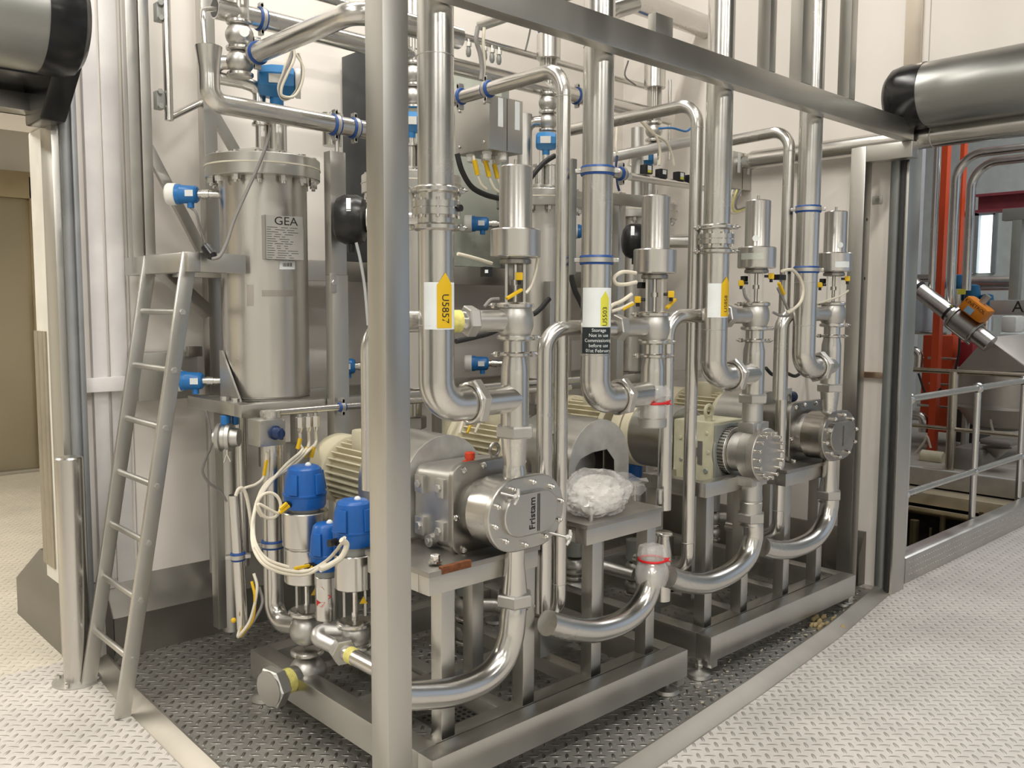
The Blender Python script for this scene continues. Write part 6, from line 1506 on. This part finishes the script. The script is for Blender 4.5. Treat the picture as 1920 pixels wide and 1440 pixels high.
for px, py, Y_, r_, lab in ((878, 1135, 2.95, .062, 'dim ball-shaped valve body low behind the first pump platform leg'), (1078, 1060, 2.95, .062, 'dim ball-shaped valve body behind the star grip of the lettered pump'), (1190, 1065, 2.75, .05, 'dim valve body behind the red-tied bag'), (1335, 970, 3.0, .05, 'dim valve body with a round white tag behind the round-covered pump')):
    q = P(px, py, Y=Y_); t = thing('drain_valve', lab, 'valve', q-V((0, 0, .12)), 'dim valves under the pump platforms')
    h = MB(); h.ball(q, r_, sq=.9, seg=28); h.ball(q-V((0, 0, r_*1.8)), r_*1.05, sq=.85, seg=28); obj('valve_body', h, SATIN, t)
    h = MB(); clamp(h, q-V((0, 0, r_*.9)), r_*.75); clamp(h, q-V((0, 0, r_*2.6)), r_*.8); obj('clamp_band', h, PIPE, t)
    h = MB(); h.tube([q, q+_rt0*.12, q+_rt0*.2+V((0, -.12, -.02))], .03, .05, 20); obj('side_pipe', h, SATIN, t)
    h = MB(); h.cyl(q+V((0, 0, r_*.9)), q+V((0, 0, r_*.9+.10)), r_*.9, seg=24); obj('actuator', h, GREYP, t)
# ================================================================== MACHINE HALL BEYOND THE RIGHT DOORWAY
HX = 8.78
fb = MB(); fb.quad((HX, 2.12, 0), (15, 2.12, 0), (15, 9, 0), (HX, 9, 0)); struct('floor_hall', fb, CONC)
fb = MB(); fb.box((HX-.06, 2.12, -.17), (HX, 9, -.001), .004); struct('trim_12', fb, CONC)
fb = MB(); fb.box((HX-.30, 2.12, -.30), (HX-.02, 9, -.19), .004); fb.box((HX-.42, 2.12, -.36), (HX-.30, 9, -.33), .003); struct('trim_13', fb, mat('beige_edge_steel', (.46, .39, .27), .3, .5, 5, .1))
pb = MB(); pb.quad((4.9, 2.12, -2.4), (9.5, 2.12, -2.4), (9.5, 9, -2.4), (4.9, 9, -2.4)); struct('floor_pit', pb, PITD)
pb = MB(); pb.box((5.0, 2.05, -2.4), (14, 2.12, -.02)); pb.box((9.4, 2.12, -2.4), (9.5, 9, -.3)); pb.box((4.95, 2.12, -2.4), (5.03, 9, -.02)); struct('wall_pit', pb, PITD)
wb = MB(); wb.box((5.0, 8.9, -2.4), (14.2, 9.1, 6)); wb.box((5.05, 4.3, 0), (5.12, 9, 6)); struct('wall_hall_side', wb, mat('pinkish_hall_wall', (.62, .54, .49), 0, .5))
cb = MB(); cb.box((5.05, -6, 6.0), (14.2, 9.1, 6.1)); cb.box((5.03, -6, 4.6), (5.1, 9, 6.1)); struct('ceiling_hall', cb, CEIL)
wz0, wz1 = P(1840, 512, X=14).z, P(1840, 398, X=14).z; wy0, wy1 = P(1866, 450, X=14).y, P(1806, 450, X=14).y
wb = MB(); wb.box((14.0, -6, 0), (14.2, wy0, 6)); wb.box((14, wy0, 0), (14.2, wy1, wz0)); wb.box((14, wy0, wz1), (14.2, wy1, 6)); wb.box((14, wy1, 0), (14.2, 9, 6)); struct('wall_hall', wb, mat('pale_hall_wall', (.56, .60, .58), 0, .5))
wn = MB(); wn.box((14.05, wy0, wz0), (14.09, wy1, wz1)); struct('window_1', wn, mat('daylight_pane', (.8, .9, .95), 0, .3, emit=(.88, .97, 1.0), estr=3.2))
wf = MB()
for y in (wy0-.03, (wy0+wy1)/2, wy1-.03): wf.box((13.95, y, wz0), (14.05, y+.06, wz1))
wf.box((13.95, wy0, wz1-.05), (14.05, wy1, wz1+.03)); struct('trim_14', wf, mat('window_bar', (.36, .40, .41), .5, .5))

# guard rails
def tube3(name, a, b, r, par, m=PIPE):
    h = MB(); h.cyl(a, b, r, seg=18); return obj(name, h, m, par)
ry = 2.15
xA, xB, xC = P(1698, 900, Y=ry).x, P(1828, 850, Y=ry).x, P(1916, 800, Y=ry).x
zt = (P(1706, 748, Y=ry).z+P(1835, 727, Y=ry).z)/2; zm = (P(1703, 928, Y=ry).z+P(1828, 880, Y=ry).z)/2
t = thing('guard_rail', 'near tubular guard rail with ball joints beside the floor opening', 'guard rail', (xA, ry, 0), 'guard rails round the floor opening')
for nm, z in (('top_rail', zt), ('mid_rail', zm)): tube3(nm, (xA, ry, z), (10.5, ry, z), .021, t)
for x in (xA, xB, xC, xC+(xC-xB)):
    p_ = tube3('post', (x, ry, .02), (x, ry, zt), .021, t)
    for z in (zt, zm): h = MB(); h.ball((x, ry, z), .036 if z == zt else .031, seg=20, n=10); obj('ball_joint', h, PIPE, p_)
t = thing('kick_plate', 'low dimpled steel kick plate along the walkway edge', 'kick plate', (7, 2.08, 0))
zk = P(1699, 1062, Y=2.06).z
h = MB(); h.prism([(4.95, 2.045, 0), (4.95, 2.045, .145), (4.95, 2.06, .15), (4.95, 2.13, .16), (4.95, 2.13, 0)], (6, 0, 0), .003); b = obj('plate', h, FRAME, t)
h = MB()
for k in range(74):
    for j in range(3):
        x = 5.0+.034*k+.017*(j % 2); h.cyl((x, 2.0452, .045+.035*j), (x, 2.043, .045+.035*j), .005, .003, 8)
obj('dimples', h, BOLT, b)
xr_ = HX+.05; z2 = P(1750, 695, X=xr_).z; z1 = P(1800, 806, X=xr_).z
t = thing('guard_rail', 'far tubular guard rail across the machine hall behind the floor opening', 'guard rail', (xr_, 3, 0), 'guard rails round the floor opening')
for nm, z, r in (('top_rail', z2, .024), ('mid_rail', z1, .020)): tube3(nm, (xr_, .5, z), (xr_, 5.0, z), r, t, mat('warm_rail_'+nm, (.56, .50, .40), 1, .3))
for py in (885,):
    y = P(1784, 800, X=xr_).y
    for yy in (y, y-1.35, y+1.4): tube3('post', (xr_, yy, 0), (xr_, yy, z2), .042, t, MATS['warm_rail_top_rail'])

def hp(x, y, X_): return P(x, y, X=X_)
def vtube(name, label, x0, y0, x1, y1, w, X_, m=PIPE, cat='pipe', top=None, bend=.25, group=None):
    a, b = hp(x0, y0, X_), hp(x1, y1, X_); b = V((X_, a.y, b.z)); pts = [b, a]
    if top: q = hp(*top, X_); pts = [b, V((X_, a.y, q.z)), V((X_, q.y-3, q.z))]
    h = MB(); h.tube(pts, W(w, a)/2, bend, 20, n=10); return obj(name, h, m, label=label, cat=cat, group=group)
vtube('hall_pipe', 'upright polished pipe just left of the red column in the machine hall', 1759, 270, 1746, 560, 13, 9.4)
a = hp(1772, 320, 9.9); b = hp(1762, 500, 9.9); h = MB(); w = W(13, a); h.box((9.85, a.y-w/2, 0), (9.95, a.y+w/2, 6)); obj('red_column', h, ORANGE, label='bright red steel column, wider of the two in the machine hall', cat='column')
a = hp(1803, 380, 10.6); w = W(7, a); h = MB(); h.box((10.55, a.y-w/2, 0), (10.65, a.y+w/2, 6)); obj('red_column', h, ORANGE, label='narrow red steel column between the two bent pipes in the machine hall', cat='column')
vtube('hall_pipe', 'polished hall pipe bent to the right at the top, left of the two bent ones', 1790, 400, 1770, 590, 16, 9.4, top=(1850, 285))
vtube('hall_pipe', 'polished hall pipe bent to the right at the top, right of the two bent ones', 1819, 400, 1806, 545, 16, 9.7, top=(1880, 301))
a = hp(1722, 300, 9.2); b = hp(1728, 300, 9.2)
h = MB(); a = hp(1717, 300, 11); b = hp(1729, 300, 11); h.box((11, b.y, 0), (11.1, a.y+.5, 6)); obj('pillar', h, mat('grey_pillar', (.50, .50, .52), 0, .5), label='pale grey pillar beside the doorway edge in the machine hall', cat='pillar')
a, b = hp(1835, 382, 11.0), hp(1920, 376, 11.0); h = MB(); zc_ = hp(1836, 383, 11).z; hh = W(34, a)
h.box((10.9, -3, zc_-hh/2), (11.1, a.y, zc_-hh/2+.03)); h.box((10.9, -3, zc_+hh/2-.03), (11.1, a.y, zc_+hh/2)); h.box((10.985, -3, zc_-hh/2), (11.015, a.y, zc_+hh/2)); obj('roof_beam', h, MAROON, label='worn maroon steel beam across the machine hall', cat='beam')
# grey frame with black letters
t = thing('machine_frame', 'grey steel machine frame lettered in black at the right edge', 'frame', hp(1900, 600, 9.6))
a, b = hp(1886, 396, 9.6), hp(1920, 396, 9.6); z0, z1 = hp(1890, 415, 9.6).z, hp(1890, 393, 9.6).z
h = MB(); h.box((9.5, -2, z0), (9.6, a.y, z1), .004); obj('top_beam', h, GREYP, t)
a, b = hp(1901, 480, 9.6), hp(1919, 480, 9.6); h = MB(); h.box((9.5, b.y, hp(1900, 562, 9.6).z), (9.6, a.y, z0), .004); obj('post', h, GREYP, t)
a = hp(1862, 575, 9.55); z0, z1 = hp(1862, 590, 9.55).z, hp(1862, 563, 9.55).z
h = MB(); h.box((9.45, -2, z0), (9.55, a.y, z1), .004); cb_ = obj('cross_beam', h, mat('light_grey_paint', (.36, .365, .36), .2, .5), t)
q = hp(1897, 576, 9.44)
h = MB(); h.text('AA', .155, lambda x, y, z: V((9.447, q.y-x, q.z+y)), align='LEFT'); obj('lettering', h, INK, cb_, label='black letters')
# hopper and bowl
t = thing('hopper', 'large grey steel mixing hopper with a slanted lid in the machine hall', 'hopper', hp(1870, 800, 9.6))
xh = 9.55; F1 = [(1849, 633), (1893, 628), (1935, 655), (1990, 760), (1990, 775), (1832, 775), (1795, 690)]
pts = [hp(x, y, xh) for x, y in ((1849, 633), (1893, 627), (1985, 742), (1940, 752), (1797, 690))]
tl, tr, br, bm_, bl = pts
dv = V((.9, 0, 0))
h = MB(); h.prism([tl, bl, hp(1797, 697, xh), hp(1925, 697, xh), hp(1925, 690, xh)], dv)
h.prism([tl, tr+V((.5, 0, 0)), hp(1985, 690, xh)+V((.3, 0, 0)), hp(1925, 694, xh)], V((.6, 0, .0)))
obj('lid', h, HOPPER, t)
c = hp(1880, 745, xh+.4); r = W(86, c)
h = MB(); zz = lambda y: hp(1880, y, xh+.4).z; h.lathe((c.x, c.y, zz(806)), (0, 0, 1), [(0, 0), (.005, r*.35), (.05, r*.62), (zz(770)-zz(806), r*.85), (zz(760)-zz(806), r*.95), (zz(692)-zz(806), r*.97)], 40); obj('bowl', h, HOPPER, t)
h = MB(); h.lathe((c.x, c.y, zz(762)), (0, 0, 1), [(0, r*.96), (0, r*1.0), (.03, r*1.0), (.03, r*.96)], 40); obj('rim', h, FRAME, t)
for dy in (-.35, .35):
    h = MB(); h.cyl((c.x, c.y+dy, 0), (c.x, c.y+dy, zz(770)), .04, seg=14); obj('leg', h, FRAME, t)
h = MB(); q = hp(1915, 583, 9.5)
# slanting feed pipe with valve and orange box
t = thing('feed_valve', 'slanting feed pipe with a flanged valve and an orange drive box above the hopper', 'valve', hp(1800, 600, 9.3))
X_ = 9.3; a, b = hp(1708, 532, X_), hp(1850, 640, X_); d = (b-a).normalized(); L_ = (b-a).length; r = W(15, a)
def seg(f0, f1, k, m, nm, lab=None, r2=None): h = MB(); h.cyl(a.lerp(b, f0), a.lerp(b, f1), r*k, (r2 or k)*r, seg=28, bev=.004); return obj(nm, h, m, t, label=lab)
seg(0, .60, 1, PIPE, 'feed_pipe'); seg(.08, .12, 1.05, RUBBER, 'seal_band', 'black band'); seg(.50, .53, 1.06, RUBBER, 'seal_band', 'black band')
vb = seg(.60, .84, 1.30, SATIN, 'valve_body'); seg(.57, .60, 1.55, FRAME, 'flange'); seg(.84, .87, 1.55, FRAME, 'flange'); seg(.87, 1.05, 1.1, PIPE, 'outlet')
for s in (-1, 1): h = MB(); u = d.cross(V((1, 0, 0))).normalized(); e = u*r*1.45*s; h.cyl(a.lerp(b, .56)+e, a.lerp(b, .89)+e, .014, seg=10); obj('tie_rod', h, BOLT, vb)
q = hp(1831, 580, X_-.05); u = V((0, d.y, d.z)).normalized(); n_ = V((0, -u.z, u.y)); w, hh = W(25, q), W(15, q)
R = Matrix((V((1, 0, 0)), u, n_)).transposed()
h = MB(); h.box(q-V((.10, w, hh)), q+V((.10, w, hh)), .035, R, q); ob = obj('drive_box', h, ORBOX, t, label='orange drive box')
h = MB(); e = q-V((.1015, 0, 0)); 
up_ = n_ if n_.z > 0 else -n_; rt_ = u if u.y < 0 else -u
h.text('KINETROL', hh*.62, lambda x, y, z: e+rt_*x+up_*(y+hh*.45)); obj('lettering', h, INK, ob, label='dark lettering')
h = MB(); h.prism([e+rt_*(-w*.45)+up_*(-hh*.75), e+rt_*(w*.15)+up_*(-hh*.75), e+rt_*(w*.15)+up_*(hh*.05), e+rt_*(-w*.45)+up_*(hh*.05)], (-.002, 0, 0)); obj('sticker', h, mat('pale_blue_sticker', (.30, .50, .68), 0, .4), ob, label='pale blue sticker')
h = MB(); h.cyl(q-n_*hh, q-n_*(hh+.09), .035, seg=14); obj('drive_neck', h, SATIN, t)
# petrol-blue valve heads
for k, (x, y, s, lab) in enumerate(((1761, 528, 1.0, 'petrol blue valve head left of the first bent hall pipe'), (1797, 528, 1.0, 'petrol blue valve head between the two bent hall pipes'), (1824, 548, 1.1, 'petrol blue valve head behind the orange drive box'), (1850, 565, 1.05, 'petrol blue valve head right of the orange drive box'))):
    q = hp(x, y, 10.0); r = W(12.5, q)*s; t = thing('hall_valve', lab, 'valve', q, 'petrol blue valve heads in the machine hall')
    h = MB(); h.lathe(q-V((0, 0, r*1.1)), (0, 0, 1), [(0, r*.9), (r*.2, r), (r*.9, r), (r*2.0, r*.8), (r*2.15, r*.4), (r*2.2, 0)], 24); obj('head', h, TEAL, t, label='petrol blue head')
    h = MB(); h.cyl(q-V((0, 0, r*4.2)), q-V((0, 0, r*1.1)), r*.95, seg=24); obj('cylinder', h, PIPE, t)
# background fittings
def hbox(name, label, cat, x0, y0, x1, y1, X_, dep, m, bev=.01):
    a, b = hp(x0, y0, X_), hp(x1, y1, X_); h = MB(); h.box((X_, min(a.y, b.y), min(a.z, b.z)), (X_+dep, max(a.y, b.y), max(a.z, b.z)), bev); return obj(name, h, m, label=label, cat=cat)
for nm, x0, y0, x1, y1, nb in (('upper', 1806, 528, 1896, 533, 18), ('lower', 1822, 541, 1896, 546, 8)):
    a, b = hp(x0, y0, 10.4), hp(x1, y1, 10.4); h = MB(); h.cyl(a, V((10.4, b.y, a.z)), W(nb, a)/2, seg=18); obj('cross_pipe', h, SATIN, label=nm+' grey pipe crossing below the bright window', cat='pipe')
a, b = hp(1716, 522, 10.2), hp(1760, 524, 10.2); h = MB(); h.cyl(a, V((10.2, b.y, a.z)), W(15, a)/2, seg=18)
obj('cross_pipe', h, PIPE, label='short polished cross pipe at the doorway edge', cat='pipe')
t_ = hbox('red_machine', 'red machine housing low behind the far guard rail', 'machine', 1731, 628, 1779, 812, 10.3, .5, ORANGE)
hbox('red_hood', 'dark red hood beside the hopper', 'hood', 1796, 640, 1822, 690, 10.25, .3, mat('dark_red', (.35, .02, .03), 0, .4), .03)
vtube('red_pipe', 'thin upright pipe in front of the red machine', 1756, 660, 1750, 862, 8, 10.0, SATIN)
vtube('yellow_pipe', 'narrow yellow pipe in front of the red machine', 1757, 700, 1754, 735, 6, 9.98, YELLOW)
for k, (y0, x0, x1) in enumerate(((624, 1712, 1775), (671, 1740, 1795), (719, 1742, 1800), (759, 1720, 1818))):
    a, b = hp(x0, y0, 10.1), hp(x1, y0+3, 10.1); h = MB(); h.cyl(a, V((10.1, b.y, a.z)), W(5, a)/2, seg=14); obj('hall_bar', h, PIPE, label=('topmost', 'second', 'third', 'lowest')[k]+' of the bright bars across the red machine', cat='bar', group='bright bars across the red machine')
q = hp(1716, 775, 9.9); pipe('hall_elbow', [hp(1708, 778, 9.9), hp(1734, 780, 9.9), hp(1732, 810, 9.9)], W(9, q), 'polished elbow low at the doorway edge', bend=.08)
q = hp(1712, 665, 9.9); pipe('hall_elbow', [hp(1704, 655, 9.9), hp(1724, 660, 9.9), hp(1722, 690, 9.9)], W(8, q), 'polished elbow above the far guard rail at the doorway edge', bend=.06)
hbox('pale_cabinet', 'pale blue-grey cabinet at the doorway edge', 'cabinet', 1712, 560, 1729, 622, 9.9, .3, mat('pale_bluegrey', (.42, .47, .52), 0, .5), .03)
hbox('dark_machine', 'dark grey machine block behind the far guard rail', 'machine', 1791, 762, 1826, 832, 10.2, .5, mat('dark_machine', (.07, .07, .07), .3, .5))
hbox('grey_box', 'plain grey steel box standing at the edge of the floor opening', 'box', 1787, 838, 1840, 886, HX+.15, .35, mat('box_steel', (.34, .32, .30), .7, .45))
a = hp(1867, 838, 9.1); t = thing('funnel', 'small steel funnel tray under the hopper', 'funnel', hp(1867, 860, 9.1))
h = MB(); q0, q1 = hp(1841, 821, 9.0), hp(1898, 838, 9.0); h.box((8.95, q1.y, q1.z), (9.25, q0.y, q0.z), .01); obj('tray', h, HOPPER, t)
h = MB(); q = hp(1868, 858, 9.1); h.lathe((9.1, q.y, q.z), (0, 0, 1), [(0, .02), (hp(1868, 838, 9.1).z-q.z, .13)], 24); obj('cone', h, HOPPER, t)
q = hp(1750, 857, 9.2); t = thing('small_motor', 'small beige motor lying by the edge of the floor opening', 'motor', q); h = MB(); h.cyl(q+V((0, .12, 0)), q-V((0, .10, 0)), .065, seg=20, bev=.01); obj('body', h, CREAM, t); h = MB(); h.box(q-V((.06, .08, .13)), q+V((.06, .08, -.06)), .005); obj('foot', h, SATIN, t)
hbox('white_motor', 'white finned motor behind the lettered cross beam', 'motor', 1876, 592, 1905, 624, 10.2, .3, WHITEP, .04)
hbox('white_tank', 'white rounded tank top behind the hopper', 'tank', 1868, 622, 1920, 660, 10.8, .5, mat('white_tank', (.55, .60, .58), 0, .4), .08)
for x, y, nm in ((1803, 547, 'upper'), (1779, 577, 'lower')):
    hbox('yellow_tag', nm+' yellow tag on the bent hall pipes', 'tag', x-7, y-5, x+7, y+5, 9.25, .004, LIME, 0)
for k, pp in enumerate((((1722, 700), (1740, 745), (1765, 728)), ((1800, 600), (1798, 660), (1788, 705)), ((1712, 855), (1732, 830), (1738, 818), (1745, 840)), ((1860, 762), (1858, 790), (1862, 808)))):
    cable('hall_cable', [hp(x, y, 9.6) for x, y in pp], .012, ('black cable looping above the far guard rail', 'dark cable hanging below the flanged valve', 'ivory cable tangle by the small beige motor', 'pale cable hanging in front of the hopper bowl')[k], (RUBBER, RUBBER, CABLE, CABLE)[k])
# dim pipework glimpsed down in the floor opening
for k, (x, y0, y1, w) in enumerate(((1768, 965, 1010, 10), (1715, 975, 1030, 16), (1745, 990, 1040, 5), (1840, 960, 985, 8))):
    a, b = P(x, y0, X=8.2), P(x, y1, X=8.2); h = MB(); h.cyl(a, V((8.2, a.y, b.z)), W(w, a)/2, seg=14); obj('pit_pipe', h, mat('dim_brass_%d' % k, (.30, .24, .13), .9, .4), label=('brassy upright pipe in the dark floor opening', 'dark thick upright pipe at the left of the floor opening', 'thin upright pipe in the dark floor opening', 'short upright pipe at the right of the floor opening')[k], cat='pipe')
a, b = P(1705, 955, X=8.3), P(1870, 985, X=8.3); h = MB(); h.cyl(a, V((8.3, b.y, a.z)), .03, seg=14); obj('pit_pipe', h, MATS['dim_brass_0'], label='level pipe under the edge of the floor opening', cat='pipe')
# ================================================================== LIGHT
def area(name, loc, sx, sy, power, col=(1, .95, .87), rot=(0, 0, 0)):
    l = bpy.data.lights.new(name, 'AREA'); l.shape = 'RECTANGLE'; l.size = sx; l.size_y = sy; l.energy = power; l.color = col
    o = bpy.data.objects.new(name, l); COL.objects.link(o); o.location = loc; o.rotation_euler = rot; return o
LAMP = mat('lamp_diffuser', (1, .96, .9), 0, .5, emit=(1, .95, .87), estr=6)
k = 0
for (x, y, pw) in ((-.7, 2.2, 105), (1.5, .7, 120), (1.5, 3.0, 60), (-3.0, .6, 120), (.3, -1.0, 110), (3.2, 3.0, 38), (-2.8, -4.0, 130), (.8, -4.3, 140), (3.4, -4.0, 90)):  # last three added behind the camera to brighten what the steel mirrors
    t = thing('ceiling_lamp', 'long unseen ceiling lamp above the hall', 'lamp', (x, y, 4.5), 'long ceiling lamps')
    h = MB(); h.box((x-.75, y-.12, 4.50), (x+.75, y+.12, 4.6), .01); obj('housing', h, CEIL, t)
    h = MB(); h.box((x-.72, y-.09, 4.485), (x+.72, y+.09, 4.50), .004); obj('diffuser', h, LAMP, t)
    area('lamp_light', (x, y, 4.47), 1.4, .16, pw, (1, .965, .90))
    k += 1
area('corridor_light', (-.6, 6.4, 3.15), 2.4, 1.6, 230, (1, .95, .86))
area('hall_light', (9.5, 1.5, 5.8), 5, 4, 330, (.98, .99, 1.0))
w = bpy.data.worlds.new('world'); S.world = w; w.use_nodes = True
w.node_tree.nodes['Background'].inputs[0].default_value = (.75, .85, 1, 1); w.node_tree.nodes['Background'].inputs[1].default_value = .9
S.view_settings.view_transform = 'Standard'; S.view_settings.look = 'None'; S.view_settings.gamma = 1; S.view_settings.use_curve_mapping = False
S.view_settings.exposure = -0.6
S.cycles.max_bounces = 10; S.cycles.glossy_bounces = 5; S.cycles.transparent_max_bounces = 12
S.cycles.sample_clamp_indirect = 6
